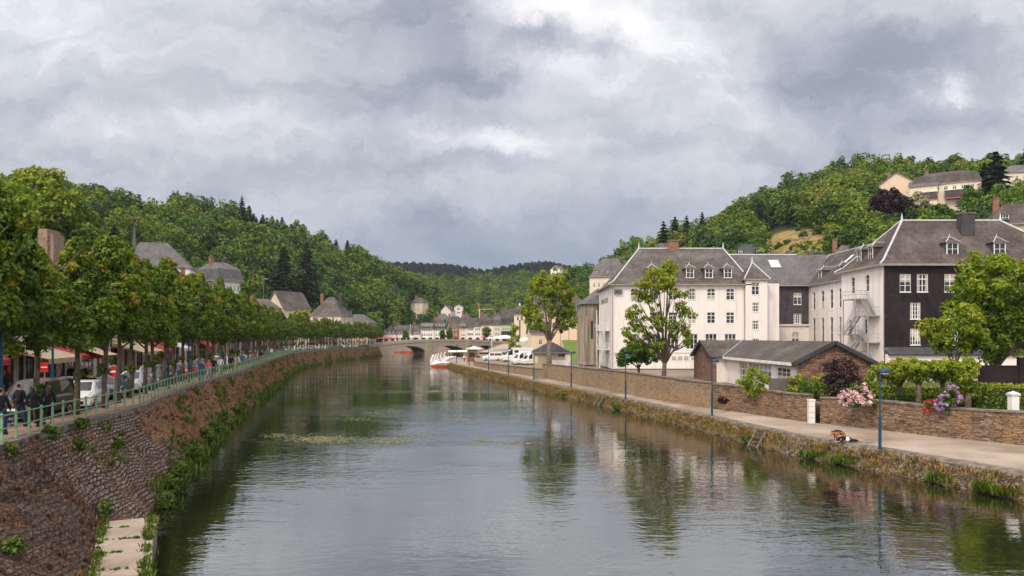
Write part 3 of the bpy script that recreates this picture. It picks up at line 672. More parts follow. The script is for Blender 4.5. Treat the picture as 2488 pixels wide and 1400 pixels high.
# views kept open: x0,y0,x1,y1,depth
KEEP = [(305,600,462,672,232),(440,640,586,745,196),(88,556,128,606,150),(600,722,690,790,200),(742,728,830,790,275),(828,760,892,790,330),(992,722,1032,757,470),(1070,738,1128,775,480),
        (2142,434,2226,492,262),(2226,432,2362,500,250),(2456,400,2520,440,255),(1874,556,2004,616,288),(1434,655,1510,708,330),(1330,642,1364,658,620),(1436,648,1456,662,440),(1780,600,1856,622,190),(1590,586,1672,606,210),(2440,520,2520,590,150)]
def blocked(x, y, z, r, h):
    px = HX+x/y*F; r = r/y*F; pt = HY-(z+h-CZ)/y*F; pb = HY-(z-CZ)/y*F
    for a, b, c, e, d in KEEP:
        if y < d+14 and px+r*.8 > a and px-r*.8 < c and pt < e-4 and (pb > b+4): return True
    return False
LINE = ([0,160,285,400,500,600,745,950,1060,1250,1420,1487,1557,1745,1990,2100,2187,2408,2488], [530,560,620,660,690,735,768,790,770,760,712,690,604,600,615,600,540,540,590])
def hue_at(x, y):
    p = math.sin(x*.045+y*.021+1)*math.sin(y*.05-x*.017)+.6*math.sin(x*.11+y*.07)
    return min(1, max(0, .50+.16*p+rnd.gauss(0, .20)))
def plant(H, step, jitter, fir, side, x0, x1, hs=(.62,1.3), tmax=1.06):
    t = .0; px0, px1 = H.px[0], H.px[-1]
    while t <= tmax:
        pm = (px0+px1)/2; dspan = H.at(pm, 1)[1]-H.at(pm, 0)[1]
        px = max(px0, x0)
        while px < min(px1, x1):
            d = H.at(px, min(t, 1))[1]; px += step/d*F*(.7+.6*rnd.random())
            tj = min(tmax, max(0, t+rnd.uniform(-.5, .5)*step/dspan))
            x, y, z = H.at(px, tj)
            s = rnd.uniform(*hs); h = 12*s
            if blocked(x, y, z, 4.4*s, h): continue
            q = HX+x/y*F
            if q < -160 or q > 2640: continue
            ytop = HY-(z+h-CZ)/y*F
            if ytop > np.interp(q, *LINE)+45: continue
            f = fir(q, ytop, tj)
            if f and side != 'far': s = rnd.uniform(.48,.66)
            ALLT.append(dict(x=x, y=y, z=z-.6, s=s, fir=f, side=side, rz=rnd.random()*6.28, hue=hue_at(x, y), vis=np.interp(q, *LINE)-ytop, q=q))
        t += step*.9/dspan
plant(LEFT, 6.6, 1, lambda q, y, t: rnd.random() < (.75 if (q > 600 and q < 850 and t > .82) else .03), 'left', -160, 1110)
plant(RIGHT, 6.6, 1, lambda q, y, t: rnd.random() < (.4 if (q > 1600 and q < 1740 and t > .8) else .02), 'right', 1360, 2640)
plant(MID, 9.5, 1, lambda q, y, t: False, 'mid', 880, 1600, (.8, 1.3))
plant(FAR, 6.2, 1, lambda q, y, t: t > .45, 'far', 850, 1550, (.85, .95))
cand = [t for t in ALLT if t['side'] in ('left', 'right') and not t['fir'] and t['vis'] > 0]
cand.sort(key=lambda t: t['y']/t['s'])
pick = cand[:262]
for t in pick: t['own'] = True
GL = 'separate trees in the wood on the left hillside'; GR = 'separate trees in the wood on the right hillside'
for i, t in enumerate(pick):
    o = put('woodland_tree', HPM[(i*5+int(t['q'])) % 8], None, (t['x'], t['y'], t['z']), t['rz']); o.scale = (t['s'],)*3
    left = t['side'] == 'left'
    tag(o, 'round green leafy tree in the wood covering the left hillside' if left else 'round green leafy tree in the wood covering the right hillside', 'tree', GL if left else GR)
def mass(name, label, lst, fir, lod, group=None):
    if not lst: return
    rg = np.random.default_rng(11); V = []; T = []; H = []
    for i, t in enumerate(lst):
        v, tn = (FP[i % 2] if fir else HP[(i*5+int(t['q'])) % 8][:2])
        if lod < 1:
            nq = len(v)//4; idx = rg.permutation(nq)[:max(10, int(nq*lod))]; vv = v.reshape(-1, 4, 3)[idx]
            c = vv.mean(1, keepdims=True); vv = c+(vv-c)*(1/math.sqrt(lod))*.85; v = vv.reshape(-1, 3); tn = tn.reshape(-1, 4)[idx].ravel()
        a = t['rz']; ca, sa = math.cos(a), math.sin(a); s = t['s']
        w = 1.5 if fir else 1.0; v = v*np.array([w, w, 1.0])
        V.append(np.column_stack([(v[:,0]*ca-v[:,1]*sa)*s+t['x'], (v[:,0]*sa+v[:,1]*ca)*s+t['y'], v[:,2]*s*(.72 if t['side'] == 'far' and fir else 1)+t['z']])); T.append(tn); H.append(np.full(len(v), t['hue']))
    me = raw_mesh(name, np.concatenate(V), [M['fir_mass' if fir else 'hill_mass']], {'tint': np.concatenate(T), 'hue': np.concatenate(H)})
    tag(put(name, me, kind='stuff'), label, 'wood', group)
rest = [t for t in ALLT if not t.get('own')]
mass('woodland', 'rest of the dense green wood on the left hillside, behind the nearer crowns', [t for t in rest if t['side'] == 'left' and not t['fir']], False, .25)
mass('woodland', 'rest of the dense green wood on the right hillside, behind the nearer crowns', [t for t in rest if t['side'] == 'right' and not t['fir']], False, .28)
mass('woodland', 'lighter green wood on the middle hill behind the town', [t for t in rest if t['side'] == 'mid'], False, .32)
mass('woodland', 'leafy wood below the dark spruces on the far ridge', [t for t in rest if t['side'] == 'far' and not t['fir']], False, .06)
mass('spruce_wood', 'dark spruce plantation along the far ridge under the sky', [t for t in rest if t['side'] == 'far' and t['fir']], True, .07)
firs = [t for t in rest if t['fir'] and t['side'] in ('left', 'right')]
# single conifers on the skyline that stand out
def topz(py, d, h): return Z_(py, d)-h
for px, py, d, h, lab in [(588,484,395,20,'tall dark spruce standing alone above the left skyline'),(248,462,330,22,'dark blue-green spruce beside the bright leafy tree on the left'),(112,430,318,16,'dark spruce tip above the big lime-green tree on the left'),
        (200,458,335,12,'small pointed spruce on the skyline left of the blue-green spruce'),(232,462,338,11,'thin spruce tip next to the blue-green spruce on the left skyline'),
        (690,610,330,24,'broad dark conifer halfway down the left hillside'),(745,600,345,24,'second dark conifer right of the broad one on the left hillside'),
        (2255,388,352,15,'slim dark spruce on the right skyline above the long hotel'),(1612,548,300,22,'dark spruce at the lower left end of the right hill'),(1640,536,310,20,'dark spruce next to the last one on the lower right ridge'),(1668,532,330,19,'third dark spruce going up the right ridge'),(1706,522,345,17,'pointed dark spruce higher on the right ridge'),
        (2420,385,235,27,'huge dark fir right of the long hotel on the right hill'),(2392,408,246,19,'dark fir between the long hotel and the huge fir'),(2497,362,278,27,'dark fir at the right edge of the picture'),(2362,392,345,18,'dark conifer on the right skyline behind the long hotel')]:
    s = h/(17 if len(lab) % 2 else 21); o = put('spruce_tree', FPM[0 if len(lab) % 2 else 1], None, (X_(px,d), d, Z_(py,d)-h), px*.7); wide = 1.35 if 'huge' in lab or 'broad' in lab else 1.05
    o.scale = (s*wide, s*wide, s); tag(o, lab, 'tree', 'conifers standing out on the hills')
firs.sort(key=lambda t: t['y'])
for i, t in enumerate(firs[:60]):
    o = put('spruce_tree', FPM[i % 2], None, (t['x'], t['y'], t['z']), t['rz']); o.scale = (t['s']*1.5, t['s']*1.5, t['s'])
    tag(o, 'dark spruce among the leafy trees of the %s hill' % t['side'], 'tree', 'spruces in the %s hill wood' % t['side'])
mass('spruce_wood', 'remaining dark spruces mixed into the leafy hillsides', firs[60:], True, .3)
# ------------------------------------------------------------------ windows (shared meshes)
WC = {}
def win_mesh(w, h, style, fm, var=0):
    """frame (and pane) standing in an opening; local x right, z up, faces -y, set back in the reveal"""
    k = (round(w,2), round(h,2), style, fm, var)
    if k in WC: return WC[k]
    f = MB(); g = MB(); t = .07 if w < 1.6 else .08; y0, y1 = .07, .13
    if style == 'far':
        f.box(0,w,.08,.12,0,h,1); 
        f.box(0,.10,.03,.10,0,h); f.box(w-.10,w,.03,.10,0,h); f.box(.1,w-.1,.03,.10,h-.1,h); f.box(.1,w-.1,.03,.10,0,.1); f.box(w/2-.05,w/2+.05,.035,.1,.1,h-.1); f.box(.1,w-.1,.035,.1,h*.66-.04,h*.66+.04)
        WC[k] = (f.mesh('window', [M[fm], M['glass']]), None); return WC[k]
    f.box(0,t,y0,y1,0,h); f.box(w-t,w,y0,y1,0,h); f.box(t,w-t,y0,y1,0,t); f.box(t,w-t,y0,y1,h-t,h)
    f.box(-.04,w+.04,-.05,.06,-.09,-.003)
    nv, hz = {'std': (1, [.38,.70]), 'big': (2, [.33,.66]), 'grid': (3, [.25,.5,.75]), 'narrow': (0, [.4,.75]), 'arch': (1, [.40,.68]), 'casement': (1, [.36,.72])}[style]
    for i in range(nv): x = w*(i+1)/(nv+1); f.box(x-.045,x+.045,y0+.005,y1,t,h-t)
    for z in hz:
        b = .055 if (style in ('std','arch','casement') and z == hz[-1]) else .025
        f.box(t,w-t,y0+.01,y1,h*z-b,h*z+b)
    if style in ('std','casement','arch'):
        for x in (w*.27, w*.73): pass
    g.box(t,w-t,y1-.03,y1-.01,t,h-t)
    if var == 1: g.box(t,t+w*.22,y1-.038,y1-.031,t,h-t,1); g.box(w-t-w*.2,w-t,y1-.038,y1-.031,t,h-t,1)
    if var == 2: g.box(t,w-t,y1-.038,y1-.031,h*.55,h-t,1)
    if var == 3: g.box(t,w-t,y1-.038,y1-.031,t,h*.42,1)
    WC[k] = (f.mesh('window', M[fm]), g.mesh('pane', [M['glass'], M['curtain']])); return WC[k]
def windows(parent, p, ang, ops, style='std', fm='frame'):
    ca, sa = math.cos(ang), math.sin(ang)
    for o in ops:
        st = o[4] if len(o) > 4 else style
        a, b = win_mesh(o[2]-o[0], o[3]-o[1], st, fm, rnd.choice((0,0,0,1,1,2,3)) if st != 'far' else 0)
        x = put('window', a, parent, (p[0]+ca*o[0], p[1]+sa*o[0], p[2]+o[1]), ang)
        if b: put('pane', b, x)
def grid_ops(W, H, cols, rows, w, h, z0, dz, margin=None):
    m = margin if margin is not None else W/(cols+1)
    xs = [W/2] if cols == 1 else [m+(W-2*m)*i/(cols-1) for i in range(cols)]
    return [(x-w/2, z0+dz*r, x+w/2, z0+dz*r+h) for r in range(rows) for x in xs]
def arch_tops(mb, p, ang, ops, m=0):
    """spandrels that turn a rectangular opening into a segmental arch"""
    ca, sa = math.cos(ang), math.sin(ang)
    for o in ops:
        w = o[2]-o[0]; r = w*.22
        def P(u, v): return (p[0]+ca*u+sa*-.01, p[1]+sa*u-ca*-.01, p[2]+v)
        for s in (0, 1):
            pts = [P(o[0] if s == 0 else o[2], o[3])]
            for i in range(5):
                u = i/4*w/2; v = o[3]-r*(1-u/(w/2))**2
                pts.append(P(o[0]+u if s == 0 else o[2]-u, v))
            mb.poly(pts if s else pts[::-1], m)
def dormer(parent, x, y, z, w, h, depth, ang=0, roofm='slateA', ridge=True):
    """hipped slate dormer with white front window; faces -y when ang=0"""
    b = MB()
    b.box(-w/2,w/2,.02,depth,0,h,0)
    b.box(-w/2-.03,w/2+.03,-.05,.02,-.12,0,1); b.box(-w/2,-w/2+.12,-.04,.02,0,h,1); b.box(w/2-.12,w/2,-.04,.02,0,h,1); b.box(-w/2+.12,w/2-.12,-.04,.02,h-.12,h,1)
    b.box(-w/2+.12,w/2-.12,-.01,.018,0,h-.12,2); b.box(-.035,.035,-.035,-.012,0,h-.12,1); b.box(-w/2+.12,w/2-.12,-.033,-.012,h*.5,h*.5+.05,1)
    o = .22; e = h; rz = h+w*.55
    A, B, C, D = (-w/2-o,-.05-o,e), (w/2+o,-.05-o,e), (w/2+o,depth,e), (-w/2-o,depth,e); r0, r1 = (0, w*.45, rz), (0, depth, rz)
    b.poly([A,B,r0],0); b.quad(B,C,r1,r0,0); b.quad(D,A,r0,r1,0); b.quad(A,D,C,B,3)
    if ridge:
        for p, q in ((A,r0),(B,r0),(r0,r1)): b.bar(p,q,.09,.06,4)
        b.tube([r0,(r0[0],r0[1],rz+.35)],[.07,.02],5,4)
    return b.build('dormer', [M[roofm], M['frame'], M['glass'], M['gutter'], M['zinc']], parent, (x,y,z), ang)
def chimney(parent, x0, x1, y0, y1, z0, z1, mat='brick', pots=0):
    b = MB(); b.box(x0,x1,y0,y1,z0,z1,0); b.box(x0-.1,x1+.1,y0-.1,y1+.1,z1,z1+.18,1)
    for i in range(pots):
        x = x0+(x1-x0)*(i+.5)/pots; b.tube([(x,(y0+y1)/2,z1+.18),(x,(y0+y1)/2,z1+.6)],[.13,.11],6,2)
    return b.build('chimney', [M[mat], M['coping'], M['brick']], parent)
def caps(parent, segs, r=.10, name='ridge_cap', fin=()):
    b = MB()
    for p, q in segs: b.tube([p,q], r, 5)
    for p in fin: b.tube([p,(p[0],p[1],p[2]+.35),(p[0],p[1],p[2]+.95)],[.16,.12,.03],6)
    return b.build(name, M['zinc'], parent)
def downpipe(parent, pts, mat='metal'):
    b = MB(); b.tube(pts, .06, 6); return b.build('downpipe', M[mat], parent)
def text_mesh(s, size, mat, ext=.01):
    c = bpy.data.curves.new('t', 'FONT'); c.body = s; c.size = size; c.extrude = ext
    o = bpy.data.objects.new('t', c); COL.objects.link(o); dg = bpy.context.evaluated_depsgraph_get()
    me = bpy.data.meshes.new_from_object(o.evaluated_get(dg)); bpy.data.objects.remove(o); me.materials.clear(); me.materials.append(mat); return me

# ------------------------------------------------------------------ A: white school block left of the yard
ax, ay, az = 15.3, 120.0, 2.4
A = thing('school_building', 'long white school block with hipped roof, a row of dormers and faded end-wall lettering', 'building', (ax, ay, az))
W, D, H = 20.5, 18.0, 12.95
cx_ = [3.5+2.94*i for i in range(6)]
oa = [(x-.62,10.55,x+.62,12.3,'arch') for x in cx_]+[(x-.62,6.95,x+.62,8.65,'std') for x in cx_]+[(x-.88,3.0,x+.88,5.35,'big') for x in cx_]
vents = [(x-.45+dx,1.30,x+.28+dx,1.95) for x in cx_[1:] for dx in (-.8,.25,1.2)]
b = MB(); b.facade((0,0,0),0,W,H,oa); arch_tops(b,(0,0,0),0,[o for o in oa if o[4]=='arch'])
ol = [(3,9.6,4,11.2,'std'),(13.5,6.6,14.4,8.4,'std'),(13.5,3.0,14.4,5,'std')]
b.facade((0,D,0),R(-90),D,H,ol); b.quad((W,D,0),(0,D,0),(0,D,H),(W,D,H)); b.quad((W,0,0),(W,D,0),(W,D,H),(W,0,H))
b.box(-.03,W+.0,-.06,-.003,0,.55); b.box(0.02,W,-.10,-.003,2.45,2.6); b.box(-.06,W,-.14,-.004,H-.30,H-.02)
b.build('wall', M['white'], A); windows(A,(0,0,0),0,oa); windows(A,(0,D,0),R(-90),ol)
v = MB()
for o in vents:
    v.box(o[0],o[2],-.05,-.004,o[1],o[3],0)
    for i in range(4):
        for j in range(3): x = o[0]+.06+i*.165; z = o[1]+.07+j*.19; v.box(x,x+.10,-.07,-.051,z,z+.12,1)
v.build('vent_block', [M['frame'], M['trim']], A)
r = MB(); ins = (6.2,2.6,9.5,9.5); pf = ((0,0),(.16,.09),(1,1))
rg_ = r.hip(-.6,W+1.6,-.6,D+.6,H,19.45,ins,pf); ro = r.build('roof', [M['slateA'], M['gutter']], A)
top = rg_[-1]; caps(ro, [(top[0],top[1])]+[(rg_[1][j],top[j]) for j in (0,1)]+[(rg_[0][j],rg_[1][j]) for j in (0,1)], .11, fin=(top[0],top[1]))
for x in cx_[1:]: dormer(ro, x, 1.35, H+1.15, 1.25, 1.45, 3.0)
chimney(ro, 10.4,12.0,8.3,9.6,H+4.5,20.6,'brick')
ac = MB(); ac.box(.35,1.55,-.45,-.06,11.55,12.2); ac.lathe([(.22,0),(.22,.02)],(.75,-.46,11.87),8)
ac.build('air_conditioner', M['coping'], A); downpipe(A, [(.12,-.1,H-.3),(.12,-.1,.2)], 'gutter'); downpipe(A, [(W-.15,-.1,H-.3),(W-.15,-.1,.2)], 'gutter')
put('lettering', text_mesh('ATHENEE  ROYAL', 1.25, M['coping'], .005), A, (-.02,14.5,10.35), R(-90)).rotation_euler = (R(90),0,R(-90))
# tower of the same block
tx0, tx1 = W-.1, W+3.2
ot = [(tx0+.9,11.3,tx0+2.05,13.2,'std'),(tx0+.95,8.7,tx0+2.05,10.1,'std'),(tx0+.95,6.0,tx0+2.05,7.35,'std'),(tx0+.95,3.3,tx0+2.05,4.6,'std')]
b = MB(); b.facade((tx0,-.6,0),0,tx1-tx0,H+.75,[(o[0]-tx0,o[1],o[2]-tx0,o[3]) for o in ot]); b.quad((tx0,4,0),(tx0,-.6,0),(tx0,-.6,H+.75),(tx0,4,H+.75)); b.quad((tx1,-.6,0),(tx1,4,0),(tx1,4,H+.75),(tx1,-.6,H+.75))
b.quad((tx1,4,0),(tx0,4,0),(tx0,4,H+.75),(tx1,4,H+.75)); b.box(tx1+.002,tx1+2.4,1.2,8.2,0,H+.2)
b.build('stair_tower', M['white'], A); windows(A,(0,-.6,0),0,ot)
r = MB(); q = r.hip(tx0-.35,tx1+.4,-.95,4.4,H+.75,H+3.5,(2.0,2.0,2.6,2.6)); t_ = r.build('tower_roof', [M['slateA'], M['gutter']], A)
caps(t_, [(q[0][j],q[1][j]) for j in (0,1)], .09, fin=(q[1][0],))
eq = MB()
for x0, x1 in ((13.6,15.0),(16.6,18.0)): eq.box(x0,x1,-1.3,-.7,.75,1.25)
eq.box(15.5,16.1,-1.0,-.5,.6,1.5); eq.build('yard_bench', M['greenfab'], A)
# ------------------------------------------------------------------ B: set-back slate-hung link
bx, by, bz = 38.9, 128.0, 2.4
Bb = thing('link_building', 'set-back link block, grey slate above and white below, between two school blocks', 'building', (bx, by, bz))
Wb = 10.0; Hs, Hb = 6.9, 13.35
os_ = [(7.2,10.2,8.5,12.1,'std'),(7.2,7.1,8.5,8.7,'grid'),(.15,7.1,.95,8.7,'grid')]; ow = [(.4,3.0,1.6,5.7,'arch'),(6.9,3.0,8.1,5.7,'arch')]
b = MB(); b.facade((0,0,0),0,Wb,Hs,ow); arch_tops(b,(0,0,0),0,ow); b.box(0,Wb,-.25,-.003,Hs-.2,Hs+.05); b.build('white_wall', M['white2'], Bb)
b = MB(); b.facade((0,.05,Hs),0,Wb,Hb-Hs,[(o[0],o[1]-Hs,o[2],o[3]-Hs) for o in os_]); b.build('slate_wall', M['slatewall2'], Bb)
windows(Bb,(0,0,0),0,ow); windows(Bb,(0,.05,0),0,os_)
r = MB(); r.gable(-5,16,-.6,13.4,Hb,19.0,'x',.2); ro = r.build('roof', [M['slateC'], M['gutter']], Bb); caps(ro, [((-3,6.4,19.02),(10,6.4,19.02))], .11)
sk = MB()
def on_slope(x, y): return Hb+(19.0-Hb)*(y+.6)/7.0
for x0, x1, y0, y1, mm in ((4.6,6.3,3.2,5.0,0),(1.4,2.2,1.2,1.9,0)):
    z0, z1 = on_slope(0,y0)+.12, on_slope(0,y1)+.12
    sk.quad((x0,y0,z0),(x1,y0,z0),(x1,y1,z1),(x0,y1,z1),0)
    for p, q in (((x0,y0,z0),(x1,y0,z0)),((x1,y0,z0),(x1,y1,z1)),((x1,y1,z1),(x0,y1,z1)),((x0,y1,z1),(x0,y0,z0))): sk.bar(p,q,.12,.12,1)
sk.build('skylight', [M['white_c'], M['gutter']], ro)
# ------------------------------------------------------------------ C: receding white wing
cx, cy, cz = 48.6, 109.5, 2.4
Cc = thing('school_wing', 'receding white wing with two rows of tall narrow windows beside the black block', 'building', (cx, cy, cz))
Lc, Hc = 19.0, 13.3
on = [(Lc-u-.5,z0,Lc-u+.5,z1,'narrow') for u in (6.2,9.4,12.8,16.3) for z0, z1 in ((9.2,12.1),(3.9,7.9))]
b = MB(); b.facade((0,Lc,0),R(-90),Lc,Hc,on); arch_tops(b,(0,Lc,0),R(-90),on); b.box(-.12,-.003,0,Lc,Hc-.25,Hc); b.box(.0,12,Lc,Lc+.05,0,Hc); b.box(.0,12,-.05,0,0,Hc); b.quad((12,0,0),(12,Lc,0),(12,Lc,Hc),(12,0,Hc))
b.build('wall', M['white'], Cc); windows(Cc,(0,Lc,0),R(-90),on)
r = MB(); r.gable(-.5,12.5,-4,26,Hc,18.95,'y',.2); ro = r.build('roof', [M['slateB'], M['gutter']], Cc); caps(ro, [((6,-4,18.97),(6,25,18.97)),((-.5,18.6,Hc+.05),(6,25,19.0))], .12)
for y, in ((15.2,),(8.2,)): dormer(ro, .55, y, Hc+.75, 1.2, 1.4, 2.8, R(-90), 'slateB')
sk = MB()
for y0 in (11.2,6.0):
    sl = (18.95-Hc)/6.5; f = lambda x: Hc+sl*(x+.5)+.14
    sk.quad((2.4,y0+1.1,f(2.4)),(2.4,y0,f(2.4)),(4.3,y0,f(4.3)),(4.3,y0+1.1,f(4.3)))
sk.build('skylight', M['white_c'], ro)
# ------------------------------------------------------------------ D: dark slate-hung block
dx_, dy_, dz_ = 46.5, 98.0, 2.4
Dd = thing('slate_school_building', 'tall school block with black slate front, white side wall and brown hipped roof', 'building', (dx_, dy_, dz_))
Wd, Dp, Hd = 26.0, 12.4, 14.0
uo = [x-dx_ for x in (48.6,50.75,54.2,56.4,60.2,62.4,65.5,67.7)]
od = [(u,10.5,u+1.4,12.75,'casement') for u in uo]+[(3.4,7.1,4.7,9.15,'grid'),(8.1,7.1,9.4,9.15,'grid'),(13.5,7.1,14.8,9.15,'grid'),(3.4,3.85,4.7,5.9,'grid'),(8.1,3.85,9.4,5.9,'grid')]
b = MB(); b.facade((.12,0,0),0,Wd-.12,Hd,[(o[0]-.12,o[1],o[2]-.12,o[3]) for o in od],.16,0); b.quad((Wd,0,0),(Wd,Dp,0),(Wd,Dp,Hd),(Wd,0,Hd),0)
b.build('slate_wall', M['slatewall'], Dd); windows(Dd,(0,0,0),0,od)
sd_ = [(Dp-u-.5,10.8,Dp-u+.5,13.0,'narrow') for u in (4.3,8.6)]+[(Dp-u-.5,5.2,Dp-u+.5,7.2,'narrow') for u in (4.6,9.5)]+[(2.6,1.2,3.6,3.4,'narrow')]
b = MB(); b.facade((0,Dp,0),R(-90),Dp,Hd,sd_); arch_tops(b,(0,Dp,0),R(-90),sd_); b.box(0,.117,-.02,.0,0,Hd); b.box(-.12,-.003,0,Dp,Hd-.28,Hd-.01); b.quad((Wd,Dp,0),(0,Dp,0),(0,Dp,Hd),(Wd,Dp,Hd))
b.box(.13,Wd,-1.0,-.25,0,2.7); b.build('side_wall', M['white'], Dd); windows(Dd,(0,Dp,0),R(-90),sd_)
r = MB(); r.quad((.15,-1.35,2.75),(Wd,-1.35,2.75),(Wd,-.02,3.6),(.15,-.02,3.6)); r.quad((.15,-1.35,2.55),(Wd,-1.35,2.55),(Wd,-1.35,2.75),(.15,-1.35,2.75)); r.quad((.15,-.02,2.55),(Wd,-.02,2.55),(Wd,-1.35,2.55),(.15,-1.35,2.55)); r.poly([(.15,-.02,3.6),(.15,-.02,2.55),(.15,-1.35,2.55),(.15,-1.35,2.75)]); r.build('skirt_roof', M['slateD'], Dd)
r = MB(); q = r.hip(-.7,Wd+.7,-.7,Dp+.7,Hd,20.35,(6.1,8.2,6.8,6.8),((0,0),(.14,.085),(1,1)),.25); ro = r.build('roof', [M['slateB'], M['gutter']], Dd)
tp = q[-1]; caps(ro, [(tp[0],tp[1])]+[(q[1][j],tp[j]) for j in (0,1,3)]+[(q[0][j],q[1][j]) for j in (0,1,3)], .13, fin=(tp[0],tp[1]))
for u in (9.3,15.3,21): dormer(ro, u, 1.1, Hd+1.1, 1.5, 1.75, 3.4, 0, 'slateB')
for y in (8.4,5.0): dormer(ro, .75, y, Hd+.9, 1.25, 1.75, 3.0, R(-90), 'slateB')
chimney(ro, 12.0,13.7,3.7,4.9,Hd+3.2,20.9,'slatewall2'); chimney(ro, 17.6,20.9,8.0,9.2,Hd+4,20.7,'slatewall2')
downpipe(Dd, [(.02,-.12,Hd-.2),(.02,-.12,3.4),(.25,-.5,3.2),(.25,-1.15,2.6)]); 
pn = MB(); pn.box(5.3-.03,5.3+.55,-.0,.04,4.2,5.2); pn.build('orange_blind', M['beige'], Dd, (-1.15,.085,.15))
# fire escape on the white side wall
FE = thing('fire_escape', 'galvanised zigzag fire escape stairs on the white side wall of the dark slate block', 'fire escape', (dx_, dy_, dz_))
def platform(y0, y1, z):
    b = MB(); b.box(-1.6,-.05,y0,y1,z-.12,z)
    b.build('platform', M['metal'], FE)
    rl = MB()
    for h in (.55,1.05): rl.tube([(-1.58,y0,z+h),(-1.58,y1,z+h)], .028, 4); rl.tube([(-1.58,y0,z+h),(-.05,y0,z+h)], .028, 4)
    for i in range(5): y = y0+(y1-y0)*i/4; rl.tube([(-1.58,y,z),(-1.58,y,z+1.05)], .025, 4)
    rl.build('railing', M['metal'], FE)
def flight(ya, za, yb, zb, x0, x1):
    b = MB(); n = 9
    for x in (x0,x1): b.bar((x,ya,za-.05),(x,yb,zb-.05),.06,.26); b.tube([(x,ya,za+1.0),(x,yb,zb+1.0)],.03,4); b.tube([(x,ya,za+.5),(x,yb,zb+.5)],.022,4)
    for i in range(n): f = (i+.5)/n; y = ya+(yb-ya)*f; z = za+(zb-za)*f; b.box(x0,x1,y-.14,y+.14,z-.03,z+.02)
    for i in range(4): f = i/3; y = ya+(yb-ya)*f; z = za+(zb-za)*f; b.tube([(x0,y,z),(x0,y,z+1.0)],.022,4)
    b.build('stair_flight', M['metal'], FE)
platform(4.4,8.2,9.9); platform(.7,4.4,7.6); platform(7.0,9.8,5.2); platform(.7,4.8,4.2); platform(4.2,9.8,1.9)
flight(4.4,9.9,1.8,7.6,-.85,-.15); flight(4.4,7.6,8.0,5.2,-1.55,-.9); flight(7.0,5.2,4.6,4.2,-.85,-.15); flight(4.6,4.2,8.2,1.9,-1.55,-.9); flight(4.2,1.9,.9,.1,-.85,-.15)
b = MB()
for y in (4.4,8.1): b.bar((-1.55,y,0),(-1.55,y,9.9),.12)
for y in (.8,): b.bar((-1.55,y,0),(-1.55,y,7.6),.12)
b.build('post', M['metal'], FE)
bd = thing('notice_board', 'maroon board mounted on the railing at the foot of the zigzag fire escape', 'board', (dx_-1.85, dy_+1.4, dz_))
b = MB(); b.box(-.04,.02,-.75,.75,1.0,2.2,0); b.tube([(0,-.7,0),(0,-.7,1)],.03,5,1); b.tube([(0,.7,0),(0,.7,1)],.03,5,1); b.build('panel', [M['maroon'], M['metal']], bd)
# caged escape ladder on the end wall of A
EL = thing('escape_ladder', 'pale metal escape stairs with landings on the end wall of the white school block', 'fire escape', (ax, ay, az))
b = MB()
for y in (3.2,7.6): b.bar((-1.5,y,0),(-1.5,y,9.2),.10)
b.build('post', M['frame'], EL)
for k, z in enumerate((2.9,5.9)):
    b = MB(); b.box(-1.55,-.03,2.6,8.2,z-.1,z)
    for h in (.5,1.0): b.tube([(-1.52,2.6,z+h),(-1.52,8.2,z+h)],.03,4); b.tube([(-1.52,2.6,z+h),(0,2.6,z+h)],.03,4)
    for i in range(9): y = 2.6+5.6*i/8; b.tube([(-1.52,y,z),(-1.52,y,z+1)],.025,4)
    b.build('landing', M['frame'], EL)
    s = MB()
    for x in (-1.4,-.7): s.bar((x,3.0 if k else 7.8,z-3),(x,7.8 if k else 3.0,z),.06,.22)
    for i in range(9): f = (i+.5)/9; y = (3.0+4.8*f) if k else (7.8-4.8*f); s.box(-1.4,-.7,y-.14,y+.14,z-3+3*f-.02,z-3+3*f+.02)
    s.build('stair_flight', M['frame'], EL)
s = MB()
for x in (-1.2,-.6): s.tube([(x,6.4,5.9),(x,6.4,10.2)],.035,5)
for i in range(12): s.tube([(-1.2,6.4,6.1+i*.33),(-.6,6.4,6.1+i*.33)],.022,4)
for z in (8.2,9.0,9.8): s.tube([(-1.2,6.4,z),(-1.3,5.9,z),(-.9,5.6,z),(-.5,5.9,z),(-.6,6.4,z)],.022,4)
s.build('ladder', M['frame'], EL)
sg = tag(put('blue_panel', (lambda m: (m.box(-1.6,-1.56,8.4,9.3,6.2,7.2,0), m.box(-1.61,-1.601,8.6,9.1,6.4,7.0,1), m.mesh('blue_panel', [M['bluep'], M['white_c']]))[2])(MB()), None, (ax,ay,az)), 'small blue and white panel on the pale escape stairs of the white school block', 'sign')
# ------------------------------------------------------------------ E: stone outbuilding by the garden wall
ex, ey, ez = 22.2, 61.0, 2.55
E = thing('stone_outbuilding', 'low red-stone outbuilding with white side and slate roofs behind the garden wall', 'building', (ex, ey, ez))
ze, zr, xr = 2.75, 4.35, 2.9
b = MB()
b.poly([(0,0,0),(5.8,0,0),(5.8,0,ze),(xr,0,zr-.05),(0,0,ze)]); b.quad((5.8,0,0),(5.8,28,0),(5.8,28,ze),(5.8,0,ze))
